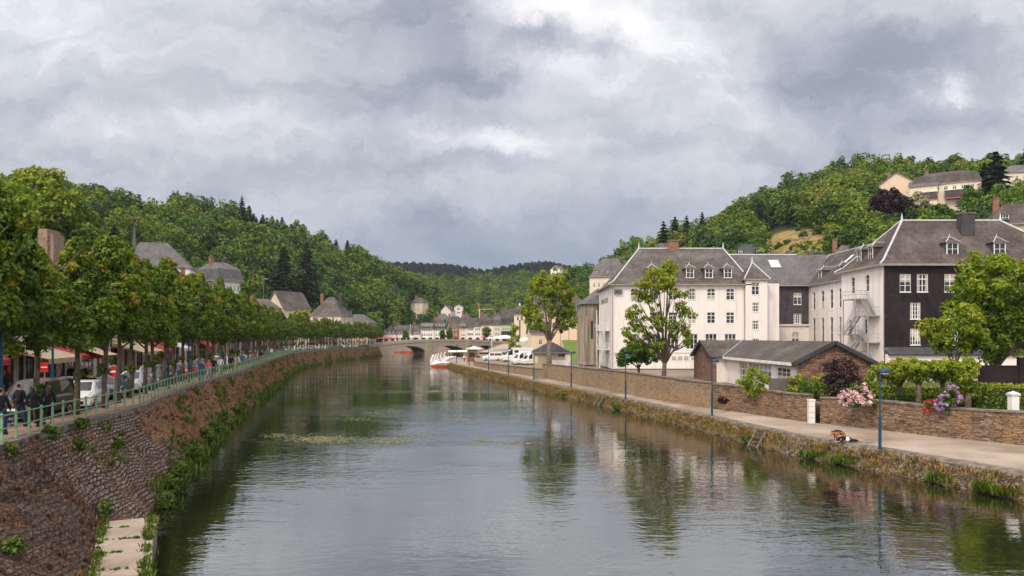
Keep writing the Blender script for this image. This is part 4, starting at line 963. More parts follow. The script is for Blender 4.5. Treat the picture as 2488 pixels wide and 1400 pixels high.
# wing gable facing left
b.poly([(-1.5,28,0),(-1.5,20,0),(-1.5,20,ze),(-1.5,24,zr-.05),(-1.5,28,ze)]); b.quad((-1.5,20,0),(-1.0,20,0),(-1.0,20,ze),(-1.5,20,ze)); b.quad((5.8,28,0),(-1.5,28,0),(-1.5,28,ze),(5.8,28,ze))
b.build('stone_wall', M['barn_stone'], E)
oe = [(20-12.6-.0,.75,20-9.4,2.3,'big'),(20-9.3,.75,20-6.0,2.3,'big'),(20-4.6,1.0,20-1.4,2.2,'big'),(20-15.6,.35,20-12.8,2.3,'big')]
b = MB(); b.facade((0,20,0),R(-90),20,ze,oe); b.quad((-1.0,20.004,0),(0,20.004,0),(0,20.004,ze),(-1.0,20.004,ze)); b.box(-.52,-.40,-.3,19.95,ze-.32,ze-.08); b.build('white_wall', M['white'], E); windows(E,(0,20,0),R(-90),oe)
cu = MB()
for y0 in (8.0,10.8,12.0,5.2,14.2): cu.box(.16,.18,y0,y0+.7,.8,2.25)
cu.build('curtain', M['beige'], E)
r = MB(); r.gable(-.5,6.3,-.35,28.3,ze-.12,zr,'y',.14); r.gable(-1.8,3.1,19.6,28.4,ze-.10,zr-.01,'x',.14); ro = r.build('roof', [M['slateB'], M['slateD']], E)
for p_, q_ in (((-.5,-.37,ze-.22),(xr,-.37,zr-.08)),((xr,-.37,zr-.08),(6.3,-.37,ze-.22)),((-1.82,19.6,ze-.2),(-1.82,24,zr-.1)),((-1.82,24,zr-.1),(-1.82,28.4,ze-.2))): b = MB(); b.bar(p_,q_,.05,.30); b.build('barge_board', M['slateD'], E); caps(ro, [((-.45,19.6,ze-.02),(2.9,24,zr+.02))], .09, 'valley_flashing')

# ------------------------------------------------------------------ generic house
def house(label, px, d, z0, w, dep, h, rh, rot=0, wall='white', roof='slateA', kind='gable', axis='x', cols=3, rows=2, wz=1.0, dz=2.9, ww=.95, wh=1.5, side=1, dorm=0, chim=1, name='house', style='far', group=None, ov=.45, ins=None, fm='frame', below=6, dw=1.1):
    t = thing(name, label, 'house', (X_(px,d), d, z0), R(rot), group)
    ops = grid_ops(w, h, cols, rows, ww, wh, wz, dz) if cols else []; so_ = grid_ops(dep, h, side, rows, ww, wh, wz, dz) if side else []
    b = MB(); b.facade((-w/2,0,0),0,w,h,ops); b.facade((-w/2,dep,0),R(-90),dep,h,so_); b.facade((w/2,0,0),R(90),dep,h,so_); b.quad((w/2,dep,0),(-w/2,dep,0),(-w/2,dep,h),(w/2,dep,h))
    if below: b.box(-w/2,w/2,0,dep,-below,-.001)
    if kind == 'gable':
        if axis == 'x': b.poly([(-w/2,dep,h),(-w/2,0,h),(-w/2,dep/2,h+rh*.97)]); b.poly([(w/2,0,h),(w/2,dep,h),(w/2,dep/2,h+rh*.97)])
        else: b.poly([(-w/2,0,h),(w/2,0,h),(0,0,h+rh*.97)]); b.poly([(w/2,dep,h),(-w/2,dep,h),(0,dep,h+rh*.97)])
    b.build('wall', M[wall], t)
    windows(t,(-w/2,0,0),0,ops,style,fm); windows(t,(-w/2,dep,0),R(-90),so_,style,fm); windows(t,(w/2,0,0),R(90),so_,style,fm)
    r = MB()
    if kind == 'gable': r.gable(-w/2-ov,w/2+ov,-ov,dep+ov,h-.05,h+rh,axis)
    elif kind == 'hip':
        i = ins or (min(w,dep)*.45,)*2+(dep/2+ov-.05,)*2; r.hip(-w/2-ov,w/2+ov,-ov,dep+ov,h,h+rh,i,((0,0),(.15,.1),(1,1)))
    elif kind == 'mansard': r.hip(-w/2-ov,w/2+ov,-ov,dep+ov,h,h+rh,ins or (w*.3,w*.3,dep*.46,dep*.46),((0,0),(.07,.1),(.24,.62),(1,1)))
    ro = r.build('roof', [M[roof], M['gutter']], t)
    for i in range(dorm):
        x = -w/2+w*(i+.5)/dorm; y = dep*(.09 if kind != 'gable' else .12)
        dormer(ro, x, y, h+rh*(.16 if kind != 'mansard' else .14), dw, 1.25, 2.0, 0, roof, False)
    for i in range(chim):
        x = (-w*.3, w*.3, 0)[i % 3]; chimney(ro, x-.5, x+.5, dep*.5-.4, dep*.5+.4, h+rh*.3, h+rh+1.1, 'brick' if i % 2 == 0 else 'slatewall2', 2)
    return t
# ------------------------------------------------------------------ houses on the hills and behind the quay
GH = 'houses scattered over the hills'
t = house('church with a broad grey hipped roof, white end wall and a thin slate spire', 383, 218, Z_(668,218)-3, 17, 13, 5.2, 7.6, 14, 'white', 'slateC', 'hip', cols=2, rows=1, wz=1.5, side=1, chim=0, name='church', ins=(3,7.5,7,7), group=None, below=8)
b = MB(); b.lathe([(1.0,4.0),(.75,9.5),(.35,15),(.03,18.2)],(-7.2,6,0),8); b.build('spire', M['slateC'], t)
t = house('tall mansard-roofed grey and white building beside the church on the left slope', 561, 192, Z_(735,192)-4, 6.6, 9.5, 9.3, 4.7, 58, 'white2', 'slateC', 'mansard', cols=5, rows=2, wz=4.0, dz=2.7, side=2, ww=.62, wh=1.5, chim=2, dorm=0, name='mansard_house')
t = house('low slate-roofed wing joining the church to the tall mansard building', 470, 198, Z_(700,198)-3, 9, 9, 4.6, 2.6, 20, 'white', 'slateC', 'hip', cols=3, rows=1, wz=2, side=1, chim=1, name='house_wing')
house('small house with a brown gable below the tall mansard building', 508, 178, Z_(722,178)-4, 8.5, 8, 5.5, 2.4, 30, 'tan', 'slateA', 'gable', 'y', 2, 1, wz=3, name='house')
house('small stone house with a row of rooftop chimneys below the church wing', 462, 172, Z_(716,172)-4, 7, 7, 4.8, 2.2, 15, 'tan', 'slateB', 'gable', 'x', 2, 1, wz=2.6, chim=2, name='house')
house('brick-gabled house in front of the white church wall', 410, 200, Z_(672,200)-3, 5, 6, 4, 2.5, 20, 'brick', 'slateA', 'gable', 'y', 1, 1, side=1, chim=0, name='house')
house('grey roof with pale gable just left of the church', 232, 205, Z_(660,205)-4, 8, 8, 4.5, 4.0, 35, 'white2', 'slateC', 'gable', 'y', 1, 1, wz=3, chim=1, name='house')
house('low brown-roofed house behind the row of lime trees, left of the cream gable', 634, 215, Z_(748,215)-6, 9.5, 8, 6, 2.6, 12, 'tan', 'slateA', 'hip', cols=2, rows=1, wz=3.5, chim=1, name='house')
house('house with a plain cream gable wall above the lime tree row', 668, 235, Z_(760,235)-6, 8, 10, 7, 5.6, -35, 'cream', 'slateA', 'gable', 'y', 0, 0, side=0, chim=0, name='house')
house('cream house with steep grey hipped roof rising above the lime tree row', 790, 288, Z_(792,288)-6, 12.2, 12.5, 9.9, 7.0, -8, 'cream', 'slateA', 'hip', cols=3, rows=1, wz=7.4, wh=1.8, ww=1.0, side=2, chim=2, name='manor_house', ins=(5.4,5.4,6.6,6.6))
house('grey-roofed house with red chimney right of the steep-roofed cream house', 862, 345, Z_(784,345)-6, 13, 10, 6, 3.8, -10, 'tan', 'slateC', 'hip', cols=2, rows=1, wz=4, chim=1, name='house')
# old stone rampart at far left
rmp = tag(put('rampart', (lambda m: (m.box(-1.2,.5,0,4,-14,Z_(556,140)-6), m.box(.5,1.3,.5,4,-14,Z_(562,140)-6.4), m.mesh('rampart', M['oldstone']))[2])(MB()), None, (X_(108,140),140,6)), 'tall weathered stone rampart showing between the trees at far left', 'wall')
# right hill
house('pink gabled house with brown roof on the right hill, left of the long hotel', 2178, 262, Z_(488,262)-2, 12.5, 10.5, 7.2, 4.4, -42, 'peach', 'slateB', 'gable', 'y', 3, 2, wz=1.4, dz=2.6, ww=.6, wh=.9, side=1, chim=1, name='gabled_house', group=None)
t = house('long white hotel with dark mansard roof, verandas and arched cellar windows on the right hill', 2298, 250, Z_(500,250)-1, 19.5, 10, 8.2, 4.4, -33, 'cream', 'slateB', 'mansard', cols=7, rows=1, wz=6.0, wh=1.25, ww=1.2, side=2, dorm=6, chim=1, name='hotel')
b = MB()
for x0, x1 in ((-7.6,-2.2),(-.2,7.6)): b.box(x0,x1,-2.0,-.02,3.0,3.2,0); b.box(x0-.2,x1+.2,-2.3,-.02,5.5,5.75,1); b.box(x0+.1,x1-.1,-1.9,-.05,3.9,5.45,2); b.box(x0,x1,-2.02,-1.92,3.2,3.9,3)
b.build('veranda', [M['concrete'], M['frame'], M['glass'], M['burg']], t)
b = MB()
for x in (-5,4.2):
    pts = [(x+1.3*math.cos(a),-.05,.4+1.5*math.sin(a)) for a in np.linspace(0,math.pi,9)]; b.poly(pts[::-1])
b.build('arched_window', M['glass'], t)
b = MB(); b.box(-9.7,-.5,-3.4,-3.1,-1.5,.9); b.build('terrace_wall', M['white'], t)
t = house('grey-roofed annexe joined to the left end of the long hotel', 2243, 252, Z_(498,252)-1, 8, 8, 7.2, 2.2, -33, 'cream', 'slateC', 'gable', 'x', 2, 1, wz=4, chim=0, name='hotel_annexe')
house('white-walled building with grey roof at the right edge high on the hill', 2500, 258, Z_(450,258)-2, 16, 9, 6.6, 3.0, -20, 'cream', 'slateC', 'hip', cols=6, rows=2, wz=1.2, dz=2.6, chim=0, name='house')
house('grey house with flowering creeper at the right edge behind the black slate block', 2490, 150, Z_(600,150)-4, 12, 9, 8.5, 4.5, -15, 'tan', 'slateB', 'hip', cols=3, rows=1, wz=6, dorm=2, chim=1, name='house')
house('slate roof with pale dormers behind the wing of the black slate block', 2070, 172, Z_(640,172)-6, 11, 9, 6, 4.6, -20, 'white2', 'slateC', 'hip', cols=3, rows=1, wz=4, dorm=2, chim=1, name='house')
house('dark blue-grey roof with two small dormers just above the long slate link roof', 1822, 190, Z_(622,190)-6, 8.5, 8, 6, 3.2, -6, 'tan', 'slateD', 'hip', cols=2, rows=1, wz=4, dorm=2, chim=0, name='house', dw=.9)
house('low brown roof beside the dark blue-grey roof above the link', 1878, 192, Z_(630,192)-6, 8, 7, 6, 2.0, -6, 'tan', 'slateB', 'hip', cols=0, rows=0, side=0, chim=1, name='house')
house('low slate roof with a chimney below the grassy clearing', 1965, 186, Z_(632,186)-6, 8, 7, 6.4, 2.2, -6, 'tan', 'slateD', 'gable', 'x', 0, 0, side=0, chim=1, name='house')
house('grey hipped roof peeping over the ridge of the white school block', 1628, 205, Z_(618,205)-6, 9, 8, 6, 3.4, 10, 'grey_r', 'slateA', 'hip', cols=2, rows=1, wz=4, chim=0, name='house')
t = house('grand cream apartment house with grey roof and dormers left of the white school block', 1478, 260, Z_(716,260)-2, 12.5, 11, 8.0, 6.6, -14, 'cream', 'slateC', 'hip', cols=7, rows=2, wz=1.2, dz=3.2, ww=.7, wh=1.6, side=3, dorm=3, chim=0, name='apartment_house', ins=(4,4,5.8,5.8))
house('white gabled house at the left end of the right hill, on the skyline', 1349, 610, Z_(662,610)-1, 8.5, 8, 3.4, 3.2, -35, 'white', 'slateA', 'gable', 'y', 2, 1, side=1, chim=0, name='house')
house('small cream gable among trees above the apartment house', 1447, 432, Z_(662,432)-1, 5, 6, 2.6, 2.6, -15, 'cream', 'slateA', 'gable', 'y', 1, 1, chim=0, name='house')
house('dark-roofed house half hidden in trees above the apartment house', 1512, 380, Z_(642,380)-1, 7, 7, 2.6, 2.4, -10, 'tan', 'slateD', 'hip', cols=2, rows=1, chim=0, name='house')
# left foot of the middle hill
t = house('pale stone villa with grey pyramid roof high at the end of the left hill', 1012, 462, Z_(756,462)-1, 8.0, 7, 6.2, 3.0, -24, 'cream', 'slateA', 'hip', cols=2, rows=2, wz=1, dz=2.6, ww=.7, wh=1.4, side=3, chim=1, name='villa')
house('white house with steep grey gable on the slope above the town', 1083, 470, Z_(768,470)-1, 6.5, 7, 4.2, 3.4, -20, 'white', 'slateA', 'gable', 'y', 1, 1, side=2, chim=1, name='house')
house('tall narrow white house with two dark balconies above the town', 1114, 474, Z_(766,474)-1, 5.2, 6, 6.2, 1.4, 0, 'white', 'slateA', 'gable', 'y', 1, 2, wz=2, dz=2.2, ww=2, wh=1.1, side=1, chim=0, name='house')
# ------------------------------------------------------------------ town row behind the bridge
GT = 'houses in the row facing the bridge'
ROW = [(930,962,398,812,792,'white2','slateD','hip',3,2,3,0,'low house with dark blue roof, leftmost of the row facing the bridge'),
 (956,1000,400,812,790,'white','slateA','gable',5,2,4,1,'long low white house with four dormers beside the lime tree row end'),
 (1000,1021,402,812,789,'white2','slateA','gable',3,2,2,1,'low white house with two dormers left of the tall white one'),
 (1021,1054,404,801,784,'white','slateA','mansard',5,3,4,0,'tall white house with a row of pale dormers, behind the first bridge pier'),
 (1054,1085,405,801,783,'white','slateD','mansard',4,3,3,2,'tall white house with red chimney next to the brick house'),
 (1085,1116,404,797,776,'brick','slateA','hip',3,2,0,1,'red brick house with grey hipped roof in the row facing the bridge'),
 (1116,1133,402,798,776,'cream','slateA','gable',2,3,2,0,'narrow cream house right of the brick house'),
 (1133,1152,402,797,775,'white','slateB','gable',4,2,0,0,'plain white house with four windows a floor, right of the narrow cream one'),
 (1152,1169,401,794,774,'white','slateB','gable',3,2,1,0,'white house with a wide dark dormer'),
 (1169,1186,400,791,772,'peach','slateB','mansard',3,2,3,1,'peach house with three tall brown windows'),
 (1186,1199,399,791,772,'white','slateB','mansard',1,2,1,0,'narrow white house with one window a floor'),
 (1199,1217,398,791,768,'cream','slateC','mansard',2,2,2,1,'cream house with dark bay window right of the narrow white one'),
 (1217,1251,396,790,765,'green_r','slateD','mansard',5,2,3,0,'restaurant house with pale green front, dark glazed veranda and burgundy awning')]
for x0, x1, d, ye, yr, wl, rf, kd, cl, rw, dm, ch, lab in ROW:
    z0 = 4.9; h = Z_(ye,d)-z0; w = (x1-x0)/F*d
    t = house(lab, (x0+x1)/2, d, z0, w-.06, 9, h, Z_(yr,d+4)-z0-h, 0, wl, rf, kd, 'x', cl, rw, wz=(3.2 if rw == 2 and h > 6 else .9 if h < 5 else 2.9), dz=2.55, ww=.8, wh=1.35, side=0, dorm=dm, chim=ch, name='town_house', ov=.15, ins=(.02,.02,4.4,4.4) if kd == 'mansard' else None, group=GT, below=1, dw=1.05, fm='frame' if wl != 'peach' else 'brownframe')
    b = MB(); n = max(1, int(w/2.6))
    for i in range(n): x = -w/2+w*(i+.5)/n; b.box(x-.9,x+.9,-.05,.02,.1,2.2)
    b.build('shop_window', M['glass'], t)
    if 'restaurant' in lab:
        b = MB(); b.box(-w/2+.3,w/2-.1,-2.6,-.05,3.0,5.2,0); b.box(-w/2+.2,w/2,-2.8,-.05,5.2,5.45,1)
        for i in range(9): x = -w/2+.5+i*(w-.8)/8; b.box(x-.06,x+.06,-2.65,-2.601,2.0,5.2,1)
        b.build('veranda', [M['glass'], M['trim']], t)
        b = MB(); b.quad((-w/2+.8,-4.4,1.5),(w/2,-4.4,1.5),(w/2,-2.61,2.7),(-w/2+.8,-2.61,2.7)); b.box(-w/2+.8,w/2,-4.42,-4.38,1.1,1.5); b.build('awning', M['burg'], t)
t = house('yellow corner tower house with grey cap roof right of the green restaurant', 1263, 392, 4.9, 5.8, 6, Z_(764,392)-4.9, 4.2, 0, 'cream', 'slateA', 'mansard', cols=2, rows=1, wz=Z_(764,392)-4.9-3.2, ww=1.1, wh=2.2, side=1, chim=0, name='tower_house')
b = MB(); b.box(-.35,.35,-.06,-.003,3,11); b.build('window_strip', M['brownframe'], t); b = MB(); b.lathe([(.5,0),(.6,.8),(.3,1.3),(.05,1.9)],(0,3,Z_(764,392)-4.9+4.1),8); b.build('lantern', M['zinc'], t)
for i, (px, d, ye, yr, w, wl, rf, lab) in enumerate([(1100,452,786,768,11,'tan','slateD','dark roof behind the red brick house'),(1143,455,784,772,8,'tan','slateB','flat-looking brown roof behind the plain white house'),(1178,450,780,763,9,'brick','slateB','purple-brown pyramid roof behind the peach house'),(1205,455,776,760,6,'brick','slateB','brick stack house behind the cream house'),
        (1243,450,772,751,10,'tan','slateB','gabled brown house behind the restaurant'),(975,440,804,784,16,'white2','slateC','long grey roof with white skylights behind the low white house'),(1060,448,792,775,8,'brick','slateA','red gabled house between the two tall white ones'),(1290,420,780,752,12,'cream','slateA','grey mansard house right of the yellow tower'),(1075,458,778,762,10,'grey_r','slateC','grey hipped roof below the white house on the slope'),(1128,462,778,760,7,'grey_r','slateA','small grey roof below the tall narrow white house'),(1350,300,752,715,15,'tan','slateA','broad grey roof seen through the pollard tree'),(1395,250,748,712,9,'tan','slateA','grey roof between the pollard tree and the chapel')]):
    h = Z_(ye,d)-6; house(lab, px, d, 6, w, 9, h, Z_(yr,d)-Z_(ye,d), (-12,8,0)[i%3], wl, rf, ('hip','gable','hip')[i%3], 'x', 3, 1, wz=h-2.2, ww=.8, wh=1.2, side=1, chim=1, name='town_house', group='roofs behind the row facing the bridge')
# orange hall, chapel, hut near the car park
t = house('plain peach-coloured hall beyond the lawn', 1382, 205, 4.5, 11.5, 12, Z_(764,205)-4.5, 2.2, -10, 'peach', 'slateC', 'hip', cols=0, rows=0, side=0, chim=0, name='hall')
for x in (-2.2,0,3.2): downpipe(t, [(x,-.08,Z_(764,205)-4.6),(x,-.08,.2)], 'gutter')
house('cream two-storey house left of the peach hall, behind the pollard tree', 1325, 215, 4.2, 8, 9, 4.2, 2.4, 5, 'cream', 'slateB', 'gable', 'x', 2, 1, wz=1, chim=0, name='house')
CH = thing('chapel', 'stained grey chapel apse with narrow lancet window and slate roof, touching the white school block', 'building', (X_(1432,137), 137, 2.4))
hw = Z_(738,137)-2.4
pts = [(-1.35,10),(-1.35,1.2),(-.5,0),(1.3,0),(1.9,.8),(1.9,10)]
b = MB()
for p, q in zip(pts, pts[1:]): b.quad((p[0],p[1],0),(q[0],q[1],0),(q[0],q[1],hw),(p[0],p[1],hw))
for p in pts[1:4]: b.box(p[0]-.16,p[0]+.16,p[1]-.3,p[1]+.1,0,hw*.8)
b.build('wall', M['stained'], CH)
b = MB(); b.box(.28,.62,-.03,.0,hw*.42,hw*.72); b.build('lancet_window', M['glass'], CH)
b = MB(); e = [(-1.8,10),(-1.8,1.0),(-.75,-.5),(1.5,-.5),(2.3,.6),(2.3,10)]; apx = (2.1,4.5,hw+3.0); ap2 = (2.1,10,hw+3.0)
for p, q in zip(e, e[1:]): b.poly([(p[0],p[1],hw-.05),(q[0],q[1],hw-.05)]+([apx] if p != e[0] and q != e[-1] else [ap2,apx] if q == e[-1] else [apx,ap2]))
b.build('roof', M['slateC'], CH)
HT = thing('hut', 'small beige hut with dark hipped roof behind the stone yard wall', 'hut', (X_(1339,126), 126, 1.9))
b = MB(); b.box(-2.7,2.8,0,5,0,2.9); b.build('wall', M['tan'], HT); b = MB(); b.hip(-3.1,3.2,-.4,5.4,2.9,4.5,(2.7,2.7,2.9,2.9)); b.build('roof', [M['slateD'], M['gutter']], HT); b = MB(); b.box(1.2,2.3,-.03,0,2.2,2.6); b.build('vent_window', M['glass'], HT)
b = MB(); b.box(-2.6,-2.1,-.05,0,1.2,2.3); b.build('notice', M['cream'], HT)
WW = tag(put('white_wall', (lambda m: (m.box(0,2.0,0,.25,0,1.5), m.box(2.0,2.8,0,.25,0,2.3), m.mesh('white_wall', M['white']))[2])(MB()), None, (X_(1342,121),121,2.2)), 'low white wall stepping up beside the small beige hut', 'wall')

# ------------------------------------------------------------------ bridge
p0 = np.array([-50.0, 313.0]); p1 = np.array([-4.5, 352.0]); Lb = float(np.linalg.norm(p1-p0)); ab = math.atan2(*(p1-p0)[::-1])
BR = thing('stone_bridge', 'pale stone bridge with three low segmental arches crossing the river', 'bridge', (p0[0], p0[1], 0), ab)
def px_u(px):
    best = min(np.linspace(-.1, 1.1, 400), key=lambda f: abs(HX+F*(p0+(p1-p0)*f)[0]/(p0+(p1-p0)*f)[1]-px)); return best*Lb
ar = [(px_u(957),px_u(1033)),(px_u(1048),px_u(1128)),(px_u(1142),px_u(1211))]
zd = lambda u: 4.3+1.2*math.sin(min(1,max(0,u/Lb))*math.pi)**.8+.25*u/Lb
def und(u):
    for a, c in ar:
        if a < u < c: f = (u-a)/(c-a)*2-1; return .9+2.75*math.sqrt(max(0, 1-f*f))**1.0
    return -1.2
b = MB(); us = sorted(set(list(np.linspace(-8, Lb+8, 70))+[x for a in ar for x in (a+.01,a-.01,c_ if False else a)]+[x for a in ar for x in (a[0]+.02,a[0]-.02,a[1]-.02,a[1]+.02)] if False else list(np.linspace(-8, Lb+8, 90))+[y for a in ar for y in (a[0]-.02,a[0]+.02,a[1]-.02,a[1]+.02)]))
for u, v in zip(us, us[1:]):
    a0, a1, t0, t1 = und(u), und(v), zd(u), zd(v)
    b.quad((u,0,a0),(v,0,a1),(v,0,t1),(u,0,t0)); b.quad((v,9,a1),(u,9,a0),(u,9,t0),(v,9,t1)); b.quad((u,9,a0),(v,9,a1),(v,0,a1),(u,0,a0)); b.quad((u,0,t0),(v,0,t1),(v,9,t1),(u,9,t0))
for k in (0,1):
    x0, x1 = ar[k][1]+.3, ar[k+1][0]-.3; b.box(x0,x1,-1.1,-.01,-1.2,zd(x0)-.3)
b.build('arches', M['bridge_stone'], BR)
b = MB()
for u, v in zip(us, us[1:]):
    for y in (-.15,8.6):
        b.quad((u,y,zd(u)-.15),(v,y,zd(v)-.15),(v,y,zd(v)+.85),(u,y,zd(u)+.85)); b.quad((u,y,zd(u)+.85),(v,y,zd(v)+.85),(v,y+.55,zd(v)+.85),(u,y+.55,zd(u)+.85)); b.quad((v,y+.55,zd(v)-.1),(u,y+.55,zd(u)-.1),(u,y+.55,zd(u)+.85),(v,y+.55,zd(v)+.85))
b.build('parapet', M['bridge_stone'], BR)

# ------------------------------------------------------------------ walls of the right bank
def wall_line(name, label, pts, tops, th, mat, coping=True, zb=.9):
    t = thing(name, label, 'wall', (pts[0][0], pts[0][1], zb)); o = np.array(pts[0])
    P = [np.array(p, float)-o for p in pts]; b = MB(); c = MB(); rows = []; crow = []
    n = []
    for i in range(len(P)):
        q = P[min(i+1,len(P)-1)]-P[max(i-1,0)]; q /= np.linalg.norm(q); m = np.array([-q[1], q[0]]); m = m if m[0] > 0 else -m; n.append(m)
    for i, p in enumerate(P):
        i_ = p+n[i]*th; z = tops[i]-zb
        rows.append([(p[0],p[1],0),(p[0],p[1],z),(i_[0],i_[1],z),(i_[0],i_[1],0)])
        a, d = p-n[i]*.07, i_+n[i]*.05; crow.append([(a[0],a[1],z+.003),(a[0],a[1],z+.10),(d[0],d[1],z+.13),(d[0],d[1],z+.003)])
    b.loft(rows); b.build('masonry', M[mat], t)
    if coping: c.loft(crow); c.build('coping', M['coping'], t)
    return t
def seg(y0, y1, k=24, off=.06):
    ys = np.linspace(y0, y1, k); xs = np.interp(ys, [p[1] for p in PI], [p[0] for p in PI]); return [(x-off, y) for x, y in zip(xs, ys)]
s1 = seg(20, 55.2); wall_line('garden_wall', 'near dark rubble garden wall with flowers behind it, right of the white doorpost', s1, [2.93+.05*math.sin(i)+rnd.uniform(-.03,.03) for i in range(len(s1))], .42, 'garden_stone')
s2 = seg(56.0, 66.5, 12); wall_line('garden_wall', 'ochre rubble garden wall between the white doorpost and the hanging ivy', s2, [3.0+.05*(i > 3)+.12*(i > 6) for i in range(len(s2))], .42, 'garden_stone')
s3 = seg(66.6, 117.5, 24); wall_line('yard_wall', 'long pale stone wall in front of the school yard, from the ivy to the hut', s3, list(np.interp([p[1] for p in s3], [66,70,84,118], [3.25,3.3,3.45,3.15])+rng.normal(size=len(s3))*.025), .42, 'school_stone')
s4 = seg(117.6, 166, 18); wall_line('parking_wall', 'brown retaining wall below the motorhome car park', s4, list(np.interp([p[1] for p in s4], [117,166], [2.35,2.05])), .4, 'school_stone')
dp = tag(put('doorpost', (lambda m: (m.box(-.20,.20,-.20,.20,0,1.62,0), m.box(-.23,.23,-.23,.23,1.62,1.72,0), [m.box(-.205,.205,-.205,.205,z,z+.025,1) for z in (.4,.8,1.2)], m.mesh('doorpost', [M['frame'], M['concrete']]))[3])(MB()), None, (X_(1971,55.4),55.4,1.1)), 'white painted doorpost standing in the gap of the garden wall', 'post')
gp = thing('gate_pillar', 'square white pillar with pyramid cap on top of the near garden wall', 'pillar', (X_(2462,45.2), 45.2, 2.7))
b = MB(); b.box(-.21,.21,-.21,.21,0,1.15); b.build('shaft', M['white_c'], gp); b = MB(); b.hip(-.27,.27,-.27,.27,1.25,1.42,(.27,.269,.27,.269),lip=.1,mf=0); b.build('cap', M['zinc'], gp)
dk = tag(put('dark_wall', (lambda m: (m.box(-2,1.2,0,.3,0,1.7), m.box(1.2,9,-.1,.3,0,2.35), m.mesh('dark_wall', M['slatewall']))[2])(MB()), None, (X_(2440,64),64,3.2)), 'black slate-clad wall at the right edge above the hedges', 'wall')
gw = tag(put('rendered_wall', (lambda m: (m.box(0,7.8,0,.3,0,1.55), m.mesh('rendered_wall', M['greywall']))[1])(MB()), None, (X_(1872,60),60,2.5)), 'grey rendered wall behind the bushes in front of the stone outbuilding', 'wall')
FN = thing('metal_fence', 'grey metal railing fence at the yard edge below the escape stairs', 'fence', (X_(1382,112), 112, 2.4))
b = MB(); Lf = 8.2
for z in (.15,1.2): b.bar((0,0,z),(Lf,-1.5,z),.05)
for i in range(42): f = i/41; b.bar((Lf*f,-1.5*f,.15),(Lf*f,-1.5*f,1.2),.025)
b.build('panel', M['metal'], FN); 
for i in range(5): f = i/4; b = MB(); b.bar((Lf*f,-1.5*f,0),(Lf*f,-1.5*f,1.3),.08); b.build('post', M['metal'], FN)
# stone steps against the quay wall
for px, py, lab in ((1878,1062,'timber ladder leaning on the right quay wall near the lying person'),(1470,976,'timber ladder on the right quay wall under the yard wall')):
    d = F*(CZ-.9)/(py-12-HY); x = float(np.interp(d, [p[1] for p in PE], [p[0] for p in PE])); t = thing('ladder', lab, 'ladder', (x-.15, d, 0), R(-62), 'ladders on the right quay wall')
    b = MB()
    for u in (-.4,.4): b.bar((u,-1.35,-.1),(u,-.35,1.15),.10,.10)
    b.build('rail', M['barkpale'], t); b = MB()
    for i in range(5): f = (i+.5)/5; b.box(-.4,.4,-1.35+f-.06,-1.35+f+.06,-.1+1.25*f,-.04+1.25*f)
    b.build('rungs', M['bark'], t)
gx = tag(put('utility_box', (lambda m: (m.box(-.35,.35,-.25,.25,0,1.0,0), m.box(-.38,.38,-.28,.28,1.0,1.06,0), m.box(-.3,.3,-.262,-.251,.1,.9,0), m.mesh('utility_box', M['greenfab']))[3])(MB()), None, (X_(1308,117)-.4,115.6,1.12)), 'small green utility box against the brown retaining wall', 'box')
# ------------------------------------------------------------------ lime trees along the left quay
def lime_mesh(nl, leaf, seed, ncl=90):
    rg = np.random.default_rng(seed); C = []
    for i in range(ncl):
        f = rg.random()**.85; z = 3.55+4.75*f
        prof = 2.05*np.interp(f, [0,.10,.36,.68,1], [.6,1,.97,.55,.03])
        a = rg.random()*6.283; r = prof*(.30+.70*rg.random()**.6)
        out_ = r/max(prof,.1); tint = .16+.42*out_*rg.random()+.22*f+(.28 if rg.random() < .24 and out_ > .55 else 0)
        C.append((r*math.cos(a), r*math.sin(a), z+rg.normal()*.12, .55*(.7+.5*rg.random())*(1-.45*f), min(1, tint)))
    for i in range(1 if seed % 2 else 2):   # epicormic tufts on the trunk
        C.append((rg.normal()*.25, rg.normal()*.25, 1.5+.7*rg.random(),   .26, .35))
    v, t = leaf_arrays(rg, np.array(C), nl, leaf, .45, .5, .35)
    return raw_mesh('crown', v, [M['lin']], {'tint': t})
def lime_trunk(seed):
    r = random.Random(seed); b = MB()
    pts = [(0,0,-.2),(r.gauss(0,.04),r.gauss(0,.04),1.2),(r.gauss(0,.07),r.gauss(0,.07),2.6),(r.gauss(0,.1),r.gauss(0,.1),5.5),(0,0,7.4)]
    b.tube(pts, [.17,.13,.115,.08,.02], 8)
    for i in range(7):
        a = r.random()*6.28; z = 3.0+i*.5; b.tube([(0,0,z),(math.cos(a)*.9,math.sin(a)*.9,z+.7),(math.cos(a)*1.7,math.sin(a)*1.7,z+1.6)],[.06,.04,.015],5)
    return b.mesh('trunk', M['bark'], True)
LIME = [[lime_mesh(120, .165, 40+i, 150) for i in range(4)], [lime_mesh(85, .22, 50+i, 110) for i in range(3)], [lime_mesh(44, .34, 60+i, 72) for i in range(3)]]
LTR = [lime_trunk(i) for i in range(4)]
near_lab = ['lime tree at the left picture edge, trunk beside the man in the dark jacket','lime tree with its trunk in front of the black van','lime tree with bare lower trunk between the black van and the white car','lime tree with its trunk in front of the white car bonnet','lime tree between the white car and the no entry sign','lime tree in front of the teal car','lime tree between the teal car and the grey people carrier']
s = s_of(27.0); k = 0
